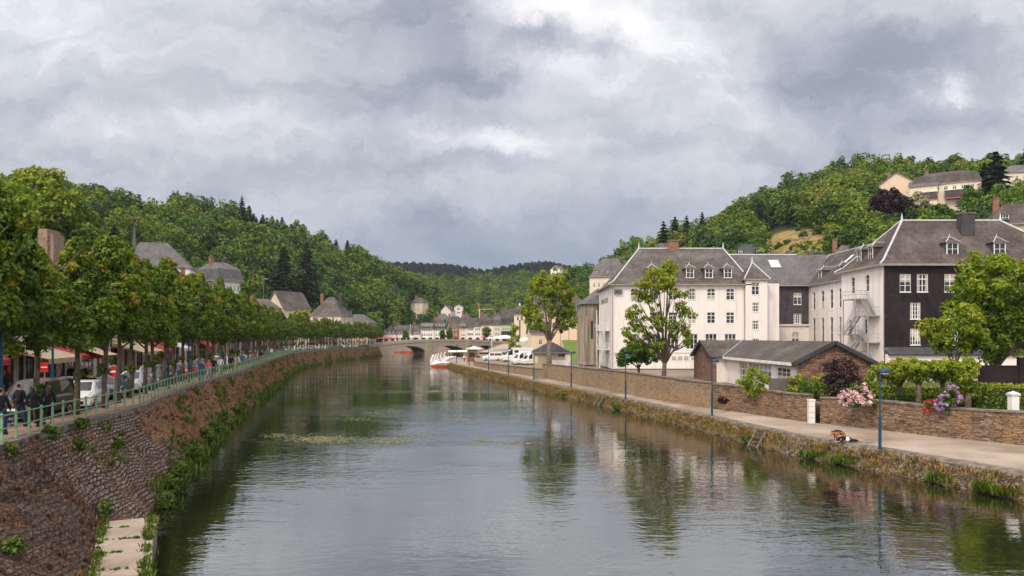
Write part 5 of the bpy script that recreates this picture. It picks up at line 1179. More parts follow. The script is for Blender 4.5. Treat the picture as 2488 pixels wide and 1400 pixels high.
while s < SMAX-2:
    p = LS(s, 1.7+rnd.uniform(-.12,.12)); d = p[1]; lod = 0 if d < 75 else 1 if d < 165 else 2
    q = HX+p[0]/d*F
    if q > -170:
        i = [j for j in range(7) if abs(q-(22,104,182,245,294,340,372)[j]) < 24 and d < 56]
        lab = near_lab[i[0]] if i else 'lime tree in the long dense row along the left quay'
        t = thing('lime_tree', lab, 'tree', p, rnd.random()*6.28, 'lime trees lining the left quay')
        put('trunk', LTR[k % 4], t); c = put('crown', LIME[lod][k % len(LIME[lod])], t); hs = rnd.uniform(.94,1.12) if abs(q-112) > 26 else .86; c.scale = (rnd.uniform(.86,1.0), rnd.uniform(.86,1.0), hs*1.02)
        k += 1
    s += 3.5*rnd.uniform(.94,1.06) if d < 120 else 4.2
# ------------------------------------------------------------------ single trees
def tree(name, label, px, d, z0, spec, leaf, k, mat, cl, r0, group=None, lean=0, seed=1, bark='bark', up=.4, inner=.3, rise=.8):
    """spec: crown blobs (dx, dz, rx, rz, n, tint_lo, tint_hi); limbs run from the trunk into each blob"""
    rg = np.random.default_rng(seed); C = []; b = MB(); h0 = min(s[1] for s in spec)*rise
    b.tube([(0,0,-.4),(lean*.3,0,h0*.5),(lean,0,h0)], [r0*1.25,r0,r0*.85], 9)
    for dx, dz, rx, rz, n, t0, t1 in spec:
        dy = rg.normal()*rx*.35
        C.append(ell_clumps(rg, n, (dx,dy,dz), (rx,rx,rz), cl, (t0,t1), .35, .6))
        m = (lean+(dx-lean)*.35, dy*.3, h0+(dz-h0)*.45)
        b.tube([(lean,0,h0*.92),m,(dx,dy,dz)], [r0*.62,r0*.42,r0*.12], 6)
        for j in range(5):
            e = C[-1][rg.integers(n)][:3]; b.tube([m,tuple((np.array(m)+e)/2+rg.normal(size=3)*.2),tuple(e)], [r0*.25,r0*.15,.02], 5)
    v, t = leaf_arrays(rg, np.concatenate(C), k, leaf, up, .55, inner)
    o = thing(name, label, 'tree', (X_(px,d), d, z0), 0, group)
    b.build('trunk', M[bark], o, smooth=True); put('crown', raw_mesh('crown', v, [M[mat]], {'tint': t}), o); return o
# pollard by the hut, two-stemmed
sc1 = 118/F
tree('pollard_tree', 'tall pollard tree with gnarled forked trunk standing in front of the beige hut', 1334, 117.5, 1.9,
     [(-2.9,9.6,1.5,2.6,36,0.50,0.90),(-1.3,13.2,1.35,2.2,36,0.55,0.95),(.9,13.0,1.7,2.8,50,0.45,0.90),(2.8,10.8,1.6,2.6,42,0.40,0.80),(1.9,7.9,1.5,1.8,30,0.35,0.70),(-1.7,7.4,1.2,1.6,19,0.45,0.80),(3.4,8.2,1.0,1.4,16,0.45,0.80),(0,10.2,1.6,2.4,30,0.35,0.70)], .27, 52, 'park', .52, .36, seed=3, bark='barkpale', rise=.66)
tree('tall_tree', 'tall thin-leaved tree with several bare limbs in front of the white school block', 1613, 84, 2.5,
     [(-0.77,10.5,1.72,1.5,69,0.65,1.00),(0.51,11.6,1.26,1.4,37,0.65,1.00),(-2.05,9.4,1.15,1.4,27,0.60,1.00),(-3.33,7.2,1.26,1.2,18,0.55,0.90),(1.79,8.6,1.03,1.6,14,0.55,0.90),(2.43,6.6,0.92,1.3,14,0.55,0.90),(-3.07,5.0,1.38,1.3,28,0.50,0.85),(-1.02,6.6,1.38,1.5,21,0.50,0.85),(2.56,4.6,0.92,1.0,14,0.50,0.85),(-1.28,4.0,1.26,1.1,21,0.45,0.80),(0.64,6.0,0.80,1.5,13,0.40,0.70)], .20, 46, 'park', .38, .25, lean=.1, seed=8, rise=.5)
tree('small_tree', 'small dark green broad-crowned tree beside the tall thin-leaved tree', 1552, 90, 2.5, [(-.9,2.6,1.5,1.0,34,.2,.6),(1.0,2.7,1.6,1.1,36,.25,.65),(0,3.3,1.5,.9,26,.3,.7),(-1.9,2.2,.8,.9,12,.1,.5)], .24, 60, 'bright', .48, .17, seed=4, rise=.55)
tree('garden_tree', 'big dense green tree covering the right part of the black slate block', 2415, 66, 2.6,
     [(-1.6,9.0,2.5,2.6,60,.3,.75),(1.0,9.6,2.8,2.4,60,.35,.8),(3.4,8.4,2.6,3.0,50,.3,.75),(-2.4,6.2,2.0,2.0,40,.25,.7),(.6,6.0,2.6,2.2,56,.2,.65),(3.0,5.0,2.4,2.0,40,.2,.6),(-.2,3.9,2.0,1.2,26,.15,.5)], .25, 70, 'park', .60, .30, seed=5, rise=.5)
tree('garden_tree', 'smaller yellow-green tree with spreading low branches left of the big garden tree', 2318, 63, 2.6, [(-1.3,5.1,1.2,.9,24,.45,.95),(.4,5.9,1.3,1.3,28,.4,.9),(-.2,4.1,1.4,.8,22,.3,.8),(1.4,4.7,1.1,1.3,20,.35,.8)], .22, 60, 'park', .44, .14, seed=6, rise=.5)
# big trees upper left
bt_ = tree('broadleaf_tree', 'huge lime-green tree towering above the stone rampart at upper left', 105, 150, 9.3, [(-3.5,19.5,4.2,4.2,60,.35,.85),(2.6,20.0,4.4,4.0,64,.4,.9),(-.6,23,4.0,3.2,50,.45,.95),(5.2,15.5,3.4,4.2,44,.2,.6),(-5.0,14.5,3.6,4.0,44,.2,.6),(1.0,14.5,4.5,3.6,54,.2,.65)], .55, 60, 'park', 1.25, .6, seed=7); bt_.scale = (1.17,)*3
tree('broadleaf_tree', 'bright green oval tree right of the stone rampart', 218, 150, 9, [(0,15.5,2.7,4.0,56,.35,.8),(.4,10.5,2.6,3.0,44,.3,.7),(-1.8,12.5,2.0,3.2,34,.2,.6)], .55, 60, 'bright', 1.05, .4, seed=9)
tree('broadleaf_tree', 'lime-green tree at the very left edge behind the lime row', 5, 120, 8, [(-2,20,4.4,3.6,60,.35,.85),(2.5,18,3.6,4,50,.3,.8),(0,14,4.5,3.4,46,.2,.6)], .55, 60, 'park', 1.2, .5, seed=10)
tree('broadleaf_tree', 'dark green tree filling the gap below the huge lime-green tree', 172, 153, 8.6, [(0,14,3.6,4.6,60,.1,.45),(3,10.5,3,3.6,44,.1,.45),(-3,9.5,3.2,3.4,44,.1,.45)], .55, 60, 'bright', 1.15, .4, seed=11)
tree('round_tree', 'small round bright tree right of the tall mansard building', 596, 196, Z_(735,196)-2, [(0,4.6,1.9,2.3,46,.3,.7)], .5, 50, 'bright', .8, .2, seed=12)
tree('round_tree', 'olive-brown round tree in front of the church roof', 401, 196, Z_(662,196)-2, [(0,4.0,1.9,1.7,40,.5,1)], .5, 50, 'lin', .75, .2, seed=13)
tree('round_tree', 'yellow bush-like tree left of the steep-roofed cream house', 728, 215, Z_(790,215)-2, [(0,4.4,2.6,1.6,44,.75,1)], .5, 50, 'park', .8, .2, seed=14)
tree('copper_beech', 'dark purple copper beech below the pink gabled house on the right hill', 2160, 212, Z_(545,212)-3, [(-1.5,7.2,4.0,4.2,80,.2,.7),(2.2,8.2,3.4,3.6,60,.3,.8),(-.5,10.0,3.0,2.6,44,.3,.8),(3.0,5.6,2.6,2.6,36,.1,.5)], .6, 60, 'copper', 1.15, .4, seed=15)
tree('blossom_tree', 'pale cream flowering tree right of the copper beech', 2222, 222, Z_(520,222)-2, [(0,5.2,3.0,2.2,46,.1,.7),(2.2,4.4,2.0,1.8,26,.1,.6)], .6, 50, 'pale', 1.0, .25, seed=16)
tree('blossom_tree', 'white flowering tree at the right edge beyond the black slate roof', 2468, 178, Z_(545,178)-3, [(0,5.6,2.0,2.0,40,.2,1)], .5, 50, 'pale', .8, .2, seed=17)
for i, (px, py, d, hh, rr, lab) in enumerate([(2290,512,215,7,3.2,'dark round tree below the terrace wall of the long hotel'),(2225,520,214,4.5,2.4,'olive bush below the hotel annexe'),(2352,470,232,8,3,'mid green tree at the right end of the long hotel'),(2035,560,205,7,3.6,'light green tree right of the grassy clearing'),(2080,560,200,7.5,3.6,'bright green tree left of the black slate roof ridge'),(2006,600,196,5,3.4,'spreading green bush at the lower right of the clearing'),(2250,540,190,6,4,'brownish tree above the black slate roof ridge')]):
    tree('hillside_tree', lab, px, d, Z_(py,d)-hh*.75, [(0,hh*.6,rr,hh*.38,40,.25,.7),(rr*.5,hh*.45,rr*.7,hh*.3,24,.2,.6)], .6, 50, ('bright','park','bright','park','bright','bright','lin')[i], 1.0, .25, seed=20+i)
for i, (px, d, hh, lab) in enumerate([(1415,330,22,'tall dark green tree left of the cream apartment house'),(1395,350,16,'green tree on the skyline behind the pollard'),(985,386,6,'young clipped tree in front of the low white town house'),(1076,385,6,'young clipped tree before the tall white town houses'),(1092,386,6.5,'young clipped tree before the red brick town house'),(1183,382,8,'young clipped tree before the peach town house')]):
    z0 = 4.9 if hh < 10 else 8; tree('town_tree', lab, px, d, z0, [(0,hh*.62,hh*.24,hh*.36,36,.25,.7)], .55 if hh < 10 else .9, 44, 'bright', hh*.11, .2, seed=40+i)
tree('young_tree', 'thin pale yellow-green sapling in front of the white marquee', 1247, 172, 2.2, [(0,4.6,1.3,1.7,16,.7,1),(.2,7.2,.8,1.5,9,.8,1),(0,2.8,1.3,.9,10,.5,.9)], .4, 30, 'park', .5, .1, seed=50)
def hill_spot(H, px, py):
    best = min(np.linspace(0, 1, 160), key=lambda t: abs(HY-(H.at(px, t, True)[2]-CZ)/H.at(px, t, True)[1]*F-py)); return H.at(px, best, True)
for i, (px, py) in enumerate([(1890,604),(1912,592),(1926,606),(1950,578),(1962,598),(1985,570),(1940,562)]):
    x_, y_, z_ = hill_spot(RIGHT, px, py); rg = np.random.default_rng(160+i); r_ = 1.0+.5*rnd.random()
    v, tn = leaf_arrays(rg, ell_clumps(rg, 16, (0,0,r_*.7), (r_,r_,r_*.8), r_*.4, (.2,.7)), 40, .4); o = thing('clearing_bush', 'small green bush on the dry grassy clearing of the right hill', 'shrub', (x_,y_,z_-.2), 0, 'bushes on the grassy clearing'); put('foliage', raw_mesh('foliage', v, [M['bright']], {'tint': tn}), o)
for px0, px1, py0, py1, lab in ((1905,1965,590,580,'lower crumbling stone terrace wall on the grassy clearing'),(1935,1995,568,558,'upper crumbling stone terrace wall on the grassy clearing')):
    P_ = [hill_spot(RIGHT, px0+(px1-px0)*k/6, py0+(py1-py0)*k/6) for k in range(7)]; b = MB(); o_ = P_[0]
    b.loft([[(p[0]-o_[0]+dx, p[1]-o_[1]+dy, p[2]-o_[2]+dz) for dx, dy, dz in ((0,-.5,-1.5),(0,.5,-1.5),(0,.5,.5+.5*rnd.random()),(0,-.5,.5+.5*rnd.random()))] for p in P_])
    tag(b.build('terrace_wall', M['oldstone'], None, o_), lab, 'wall')
# pollarded limes in the garden
for i, (px, d, lab) in enumerate([(2186,53,'leftmost pollarded lime with slim straight trunk in the garden'),(2232,51,'pollarded lime with thick trunk, second from the left in the garden'),(2291,51.5,'pollarded lime with spreading crooked limbs behind the purple flowers'),(2352,49.5,'rightmost pollarded lime with short pale trunk and leaves low down')]):
    sp = [(-.8,2.45,.75,.5,20,.45,1),(0,2.65,.7,.45,20,.5,1),(.8,2.5,.75,.5,20,.45,1),(0,2.05,.85,.42,16,.2,.6)]
    if i == 3: sp = [(.1,2.75,.85,.5,24,.45,1),(-.1,2.0,.7,.65,22,.3,.8),(.1,1.45,.7,.5,18,.25,.7)]
    if i == 0: sp += [(-1.6,2.2,.8,.55,20,.4,.9),(-.5,1.75,.7,.4,12,.2,.6)]
    tree('pollarded_lime', lab, px, d, 2.6, sp, .15, 60, 'park', .26, .19, 'pollarded limes in the garden', seed=60+i, rise=.75, up=.6)
# ------------------------------------------------------------------ shrubs, hedges, flowers
def shrub(name, label, px, d, z0, rx, rz, n, leaf, k, mat, t=(.2,.7), cl=.3, bl=None, seed=1, ry=None, cat='shrub', loc=None, group=None):
    rg = np.random.default_rng(seed); C = ell_clumps(rg, n, (0,0,rz*.75), (rx,ry or rx*.8,rz), cl, t, .4, .6); C[:,2] = np.maximum(C[:,2], .1)
    v, tn = leaf_arrays(rg, C, k, leaf, .6, .45, .4)
    o = thing(name, label, cat, loc or (X_(px,d), d, z0), 0, group); put('foliage', raw_mesh('foliage', v, [M[mat]], {'tint': tn}), o)
    if bl:
        B = ell_clumps(rg, bl[1], (0,0,rz*.8), (rx*1.02,(ry or rx*.8)*1.05,rz*1.02), bl[2], (.2,.9), .85); B = B[B[:,2] > rz*.2]
        v, tn = leaf_arrays(rg, B, 26, bl[2]*.8, .3, .3, .75); put('blossom', raw_mesh('blossom', v, [M[bl[0]]], {'tint': tn}), o)
    return o
shrub('round_bush','large round yellow-green bush behind the wall by the stone outbuilding',1838,61.5,2.55,1.45,1.2,60,.13,60,'park',(.35,.8),.3,seed=70)
shrub('copper_maple','dark purple-leaved bush in front of the red stone gable',2047,56.5,2.6,1.5,1.85,84,.12,60,'copper',(.1,.7),.36,seed=71)
shrub('round_bush','clipped dark green bush beside the purple-leaved bush',1966,58.5,2.6,.95,.75,36,.10,60,'bright',(.25,.6),.24,seed=72)
shrub('low_bush','small light green bush on the wall top between the large bush and the clipped one',1888,61,2.6,.7,.5,22,.12,50,'park',(.4,.8),.22,seed=73)
shrub('leafy_shrub','yellow-green shrub with upright shoots right of the large round bush',1932,59.5,2.7,.9,1.1,26,.13,50,'park',(.5,.95),.26,seed=74)
shrub('leafy_shrub','yellow-green shrub against the red stone gable, left of the purple bush',1990,58.5,2.7,.8,.95,22,.13,50,'park',(.5,.95),.25,seed=75)
shrub('leafy_shrub','green shrub behind the street lamp, right of the purple bush',2118,57,2.6,.9,1.2,30,.14,50,'park',(.4,.8),.28,seed=76)
shrub('pink_rhododendron','rhododendron bush covered in pale pink blossom on the garden wall',2084,51.5,2.62,1.05,.75,26,.13,50,'bright',(.1,.5),.24,('pink',64,.17),seed=77)
shrub('purple_rhododendron','purple flowering rhododendron at the foot of the pollarded limes',2308,47.2,2.6,.72,.95,26,.12,50,'bright',(.1,.5),.22,('purple',56,.13),seed=78)
shrub('red_azalea','small bright red azalea left of the purple rhododendron',2264,48.2,2.6,.42,.40,12,.10,40,'bright',(.1,.4),.16,('redb',34,.12),seed=79)
shrub('white_rose','sparse white flowering plant below the purple-leaved bush',2014,56.8,2.6,.75,.7,16,.10,30,'park',(.3,.7),.22,('pale',22,.07),seed=80)
shrub('ivy','bunch of ivy hanging over the front of the garden wall',1803,0,0,.42,.9,26,.12,50,'bright',(.2,.6),.2,seed=81,ry=.25,cat='climber',loc=(X_(1803,65.6)-.1,65.6,2.15))
shrub('wall_fern','dark tuft growing out of the foot of the ochre wall',1770,0,0,.55,.30,16,.10,40,'copper',(.4,1),.18,seed=82,ry=.2,cat='plant',loc=(X_(1770,63.8)-.35,63.9,1.75))
def hedge(label, pts, z0, h, w, seed, tl=(.3,.7)):
    rg = np.random.default_rng(seed); C = []
    P = resample(pts, .34)
    for p in P:
        for j in range(int(h/.28)+1):
            for y in (-w/2, w/2):
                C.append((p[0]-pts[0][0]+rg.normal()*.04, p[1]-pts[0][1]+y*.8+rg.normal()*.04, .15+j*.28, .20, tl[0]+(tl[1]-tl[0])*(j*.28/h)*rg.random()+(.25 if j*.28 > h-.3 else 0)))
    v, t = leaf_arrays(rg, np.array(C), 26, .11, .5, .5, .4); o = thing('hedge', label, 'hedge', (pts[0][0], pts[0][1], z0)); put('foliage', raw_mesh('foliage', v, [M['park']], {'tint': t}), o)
    b = MB(); q = [(x-pts[0][0], y-pts[0][1]) for x, y in pts]
    for (a, c), (e, f) in zip(q, q[1:]): b.bar((a,c,h*.5),(e,f,h*.5),w*.7,h*.92)
    b.build('twigs', M['hillground'], o)
hedge('low front hedge behind the pollarded lime trunks', [(25.2,53.2),(28.5,52.2),(31.5,51.5)], 2.6, .75, .7, 90)
hedge('taller back hedge behind the front one, under the garden tree', [(25.5,57.2),(30,56),(37,54.5)], 2.6, 1.05, .7, 91)
hedge('yellow-topped hedge at the right edge behind the white gate pillar', [(30.2,50.2),(33,48.8),(38,47)], 2.6, 1.45, .8, 92, (.4,.9))
# weeds along the waterlines
def tufts(name, label, spots, mat, leafl, kind='stuff', k=16):
    rg = np.random.default_rng(len(spots)); V = []; T = []
    for x, y, z, s, tn in spots:
        for i in range(k):
            a = rg.random()*6.283; l = s*(.5+.8*rg.random()); o = rg.normal(size=2)*s*.35; lean = .25+.5*rg.random()
            b0 = np.array([x+o[0], y+o[1], z-.03]); tip = b0+np.array([math.cos(a)*l*lean, math.sin(a)*l*lean, l]); w = np.array([-math.sin(a), math.cos(a), 0])*leafl*(.6+.8*rg.random()); m = (b0+tip)/2+np.array([0,0,l*.12])
            V += [b0, m-w, tip, m+w]; T += [min(1, max(0, tn+rg.normal()*.12))]*4
    return tag(put(name, raw_mesh(name, np.array(V), [M[mat]], {'tint': np.array(T)}), kind=kind), label, 'weeds')
sp = []
for i in range(3000):
    p = pr[rg.integers(len(pr))]; j = int(np.argmin(abs(p[1]-np.array([q[1] for q in pr])))); t = pr[min(j+1,len(pr)-1)]-pr[max(j-1,0)]; t = t/np.linalg.norm(t); nx = np.array([-t[1],t[0]]); nx = nx if nx[0] < 0 else -nx
    f = rg.random(); o = .25+.75*f; z = .85*(1-f)+.05; q = p+nx*o+t*rg.normal()*.4
    sp.append((q[0], q[1], z, .14+.18*rg.random(), min(1, max(0, .66+.24*rg.normal()))))
tufts('bank_grass', 'ochre dry grass and moss along the foot of the right quay wall', sp, 'grassy', .03, k=11)
sp = []; 
for px, d in ((1990,46.5),(2008,46),(2065,44.5),(2075,44.2),(2330,38.6),(2425,36.2),(2435,36),(2460,35.4),(1555,78),(1840,53),(1420,95)):
    x = float(np.interp(d, [p[1] for p in PE], [p[0] for p in PE]))-.8; sp += [(x+rnd.gauss(0,.25), d+rnd.gauss(0,.3), .1, .42, .45) for _ in range(7)]
tufts('waterside_weeds', 'bright green weed clumps at the foot of the right quay wall', sp, 'weedgreen', .05, k=22)
sp = []; sd = []; se = []
for i in range(5200):
    f = rg.random(); j = int(min(len(tt)-1, rg.random()**1.7*len(tt))); q = tt[j]; T = np.array([q[0],q[1],QZ]); B = np.array([q[2],q[3],q[4]]); p = T*(1-f)+B*f
    y = p[1]; n_ = math.sin(y*.55+f*5)*math.sin(y*.21-f*3+1)
    if 29 < y < 41 and rg.random() < .65: continue
    if n_ > .25 and f > .1 and y > 30 and rg.random() < .75: sp.append((p[0], p[1], p[2], .22+.22*rg.random(), .4+.25*rg.random()))
    else: sd.append((p[0], p[1], p[2], .07+.13*rg.random(), min(1, max(0, .4+.25*rg.normal()-(.18 if y < 30 else 0)))))
for j, q in enumerate(tt):
    if q[3] < 30.5: continue
    for _ in range(3):
        f = 1-.26*rg.random()**1.5; T = np.array([q[0],q[1],QZ]); B = np.array([q[2],q[3],q[4]]); p = T*(1-f)+B*f
        if math.sin(q[3]*.37)+math.sin(q[3]*.13+1) > -.9: sp.append((p[0]+rg.normal()*.15, p[1]+rg.normal()*.3, max(0,p[2]), .25+.3*rg.random(), .35+.3*rg.random()))
tufts('bank_weeds', 'green weeds scattered over the left embankment', sp, 'weedgreen', .045, k=14)
tufts('bank_dry_plants', 'dry reddish-brown plants growing between the stones of the left embankment', sd, 'dry', .026, k=9)
# leafy clumps along the left waterline, one by one
for i, (px, py, r) in enumerate([(432,1166,.75),(455,1120,.8),(470,1098,.7),(500,1078,.85),(521,1056,.8),(545,1032,.9),(415,1186,.55),(398,1222,.5),(575,1010,.7),(590,996,.6),(648,955,.7),(668,938,.6),(690,918,.8),(722,893,.9),(760,884,1.1),(798,878,1.2),(825,874,1.2)]):
    d = F*7.0/(py-HY); shrub('waterside_shrub', ('bushy green clump leaning over the water at the foot of the left embankment'), px, d, -.05, r*.75, r*.85, 26, .15*max(1, d/70), 44, 'weedgreen', (.15,.75), r*.3, seed=100+i, group='leafy clumps along the left waterline')
for i, (px, py, r, lab) in enumerate([(255,1250,.45,'dark weed bush at the head of the concrete ledge'),(192,1090,.35,'green weed on the left wall just under the coping'),(125,1062,.4,'green weed tuft on the coping near the green railing'),(200,1040,.4,'tall grass tuft behind the coping of the left bank'),(38,1335,.3,'yellow-flowered weed low on the near left wall'),(287,1085,.3,'weed clump in the middle of the paved slope'),(20,1105,.32,'weed tuft under the first railing posts')]):
    d = {1250:28.6,1090:31.2,1062:29.5,1040:33,1335:20.5,1085:34.5,1105:26.8}[py]; shrub('weed_clump', lab, px, d, Z_(py,d)-.1, r*.8, r*.9, 16, .09, 40, 'weedgreen', (.1,.6), r*.34, seed=130+i)
sp = []
for i in range(300):
    f = rg.random(); k_ = rg.random()
    x = float(np.interp(f, np.linspace(0,1,5), [p[0] for p in (L1 if k_ < .6 else L0)])); y = float(np.interp(f, np.linspace(0,1,5), [p[1] for p in (L1 if k_ < .6 else L0)]))
    sp.append((x+(-.15 if k_ < .6 else .12)+rg.normal()*.06, y, .5, .10+.14*rg.random(), .45+.2*rg.normal()))
for y in (20.6,22.4,24.2,25.8,27.4):
    for j in range(10): f = rg.random(); x0 = float(np.interp(y,[p[1] for p in L0],[p[0] for p in L0])); sp.append((x0+f*1.4, y+f*.35, .5, .05+.06*rg.random(), .4))
tufts('ledge_grass', 'grass growing along the edges and joints of the concrete ledge', sp, 'weedgreen', .025, k=14)
# floating water-weed
V = []; T = []
for cx0, cy0, lx, ly, n in [(780,1068,85,10,1300),(950,1072,65,8,520),(680,1060,50,6,200),(1172,1071,22,4,90),(1245,1076,24,4,90),(1110,1020,20,5,110),(870,1018,40,5,130),(960,1000,60,5,90),(1080,995,40,4,60),(1000,1055,60,6,160),(1290,1078,30,4,60),(1180,992,60,3,60),(900,1003,30,3,50)]:
    for i in range(n):
        px, py = rg.normal(cx0, lx*.5), rg.normal(cy0, ly*.5)
        d = F*CZ/(max(py,900)-HY); x = X_(px,d); s = .025+.06*rg.random(); a = rg.random()*6.28
        for q in range(4): an = a+q*1.57; V.append((x+math.cos(an)*s*(1.6 if q%2 else 1), d+math.sin(an)*s, .012+.01*rg.random()))
        T += [rg.random()]*4
tag(put('water_weed', raw_mesh('water_weed', np.array(V), [M['weed']], {'tint': np.array(T)}), kind='stuff'), 'pale mats of flowering water weed floating in mid river', 'water weed')
# ------------------------------------------------------------------ green railing on the left bank
for k in range(3):
    s0, s1 = SMAX*k/3, SMAX*(k+1)/3
    t = thing('green_railing', ('pale green iron railing on the left bank, near stretch beside the people','pale green iron railing on the left bank, middle stretch under the lime row','pale green iron railing on the left bank, far stretch towards the bridge')[k], 'railing', LS(s0, .12), 0, 'railing along the left bank')
    o = LS(s0, .12); n = int((s1-s0)/1.15); pst = MB(); pst.bar((0,0,-.15),(0,0,1.0),.075,.05); pst.lathe([(.05,1.0),(.06,1.03),(.02,1.08)],(0,0,0),6); pm = pst.mesh('post', M['railgreen'])
    step = (s1-s0)/n if n < 100 else (s1-s0)/99
    if k > 0 or n > 99: step = max(step, 1.15)
    m_ = int((s1-s0)/step)
    for i in range(min(100, m_+1)): p = LS(s0+i*step, .12); put('post', pm, t, (p[0]-o[0], p[1]-o[1], 0), LH(s0+i*step))
    for z in (.98, .52):
        b = MB(); b.tube([(LS(s,.12)[0]-o[0], LS(s,.12)[1]-o[1], z) for s in np.arange(s0, s1+.5, 1.5)], .026, 5); b.build('rail', M['railgreen'], t)
# ------------------------------------------------------------------ street lamps
def lamp_right():
    t = thing('street_lamp', '', 'street lamp', (0,0,0)); b = MB(); b.tube([(0,0,0),(0,0,1.75)],.085,8); b.tube([(0,0,1.75),(0,0,4.3)],.045,8); b.lathe([(.13,0),(.13,.06)],(0,0,0),8); b.tube([(0,0,4.22),(.22,0,4.32)],.035,6); b.build('pole', M['lampblue'], t)
    b = MB(); b.lathe([(.06,.30),(.20,.24),(.25,.12),(.24,.06)],(.24,0,4.1),14,0,1.35,1); h = b.build('lamp_head', M['lampblue'], t, smooth=True)
    b = MB(); b.lathe([(.22,0),(.16,-.09),(.05,-.13)],(.24,0,4.16),14,0,1.3,1); b.build('lens', M['lamplens'], h, smooth=True); return t
lp = lamp_right(); first = True
for px, py, lab in [(2138,1092,'tall blue street lamp in front of the near garden wall, beside the lying person'),(1730,1010,'blue street lamp in front of the stone outbuilding'),(1520,969,'blue street lamp in front of the small dark tree'),(1388,942,'blue street lamp in front of the chapel and lawn'),(1297,922.5,'blue street lamp before the hut corner'),(1235,910.5,'blue street lamp below the motorhome'),(1187,900,'blue street lamp below the white van'),(1140,889.5,'blue street lamp beside the person in coral'),(1109,883,'furthest blue street lamp by the moored pedal boats')]:
    d = F*6.1/(py-HY); x = float(np.interp(d, [p[1] for p in PE], [p[0] for p in PE]))
    t = lp if first else copy_tree(lp); first = False; t.location = (X_(px,d) if d < 130 else max(x+.15, X_(px,d)), d, PZ+.02); t['label'] = lab; t['group'] = 'blue lamps along the right bank'
def lamp_left():
    t = thing('lamp_post', '', 'street lamp', (0,0,0)); b = MB(); b.tube([(0,0,0),(0,0,1.9)],.10,8); b.tube([(0,0,1.9),(0,0,6.4)],.06,8); b.tube([(0,0,6.3),(.5,0,6.5)],.04,6); b.build('pole', M['lampblue'], t); b = MB(); b.lathe([(.06,.2),(.24,.12),(.26,0)],(.6,0,6.42),12); b.build('lamp_head', M['lampblue'], t, smooth=True); return t
lq = lamp_left(); first = True
for px, d, lab in [(3,30.2,'blue lamp post at the left picture edge'),(128,42,'blue lamp post behind the black van'),(426,56.5,'blue lamp post rising into the lime trees beside the people carrier'),(480,64.5,'blue lamp post among the lime trunks right of the people carrier'),(553,80,'blue lamp post among the far lime trunks'),(622,112,'furthest blue lamp post among the lime trunks')]:
    p = LS(s_of(d), 1.1) if d > 50 else (X_(px,d), d, QZ)
    t = lq if first else copy_tree(lq); first = False; t.location = p; t['label'] = lab; t['group'] = 'blue lamp posts on the left quay'
fl = thing('floodlight_mast', 'thin mast with two floodlights standing above the lime trees', 'mast', (X_(640,225),225,6)); b = MB(); b.tube([(0,0,0),(0,0,18)],.1,6); b.build('pole', M['coping'], fl); b = MB(); b.box(-.3,1.3,-.2,.2,17.9,18.1); b.build('lamp_head', M['metal'], fl)
crn = thing('tower_crane', 'slim tower crane above the town roofs', 'crane', (X_(1165,455),455,6)); b = MB(); b.bar((0,0,0),(0,0,17.4),.5); b.build('mast', M['white_c'], crn); b = MB(); b.bar((-1,0,17.4),(8.5,0,17.8),.22); b.build('jib', M['zinc'], crn); b = MB(); b.bar((0,0,17.4),(-.6,0,21),.3); b.build('tower_peak', M['orange'], crn)
fp = thing('flag_pole', 'white flag pole in front of the low town houses', 'pole', (X_(997,384),384,4.9)); b = MB(); b.tube([(0,0,0),(0,0,8.6)],[.16,.10],6); b.build('shaft', M['frame'], fp); b = MB(); b.lathe([(.05,8.6),(.18,8.7),(.05,8.85)],(0,0,0),6); b.build('finial', M['frame'], fp)
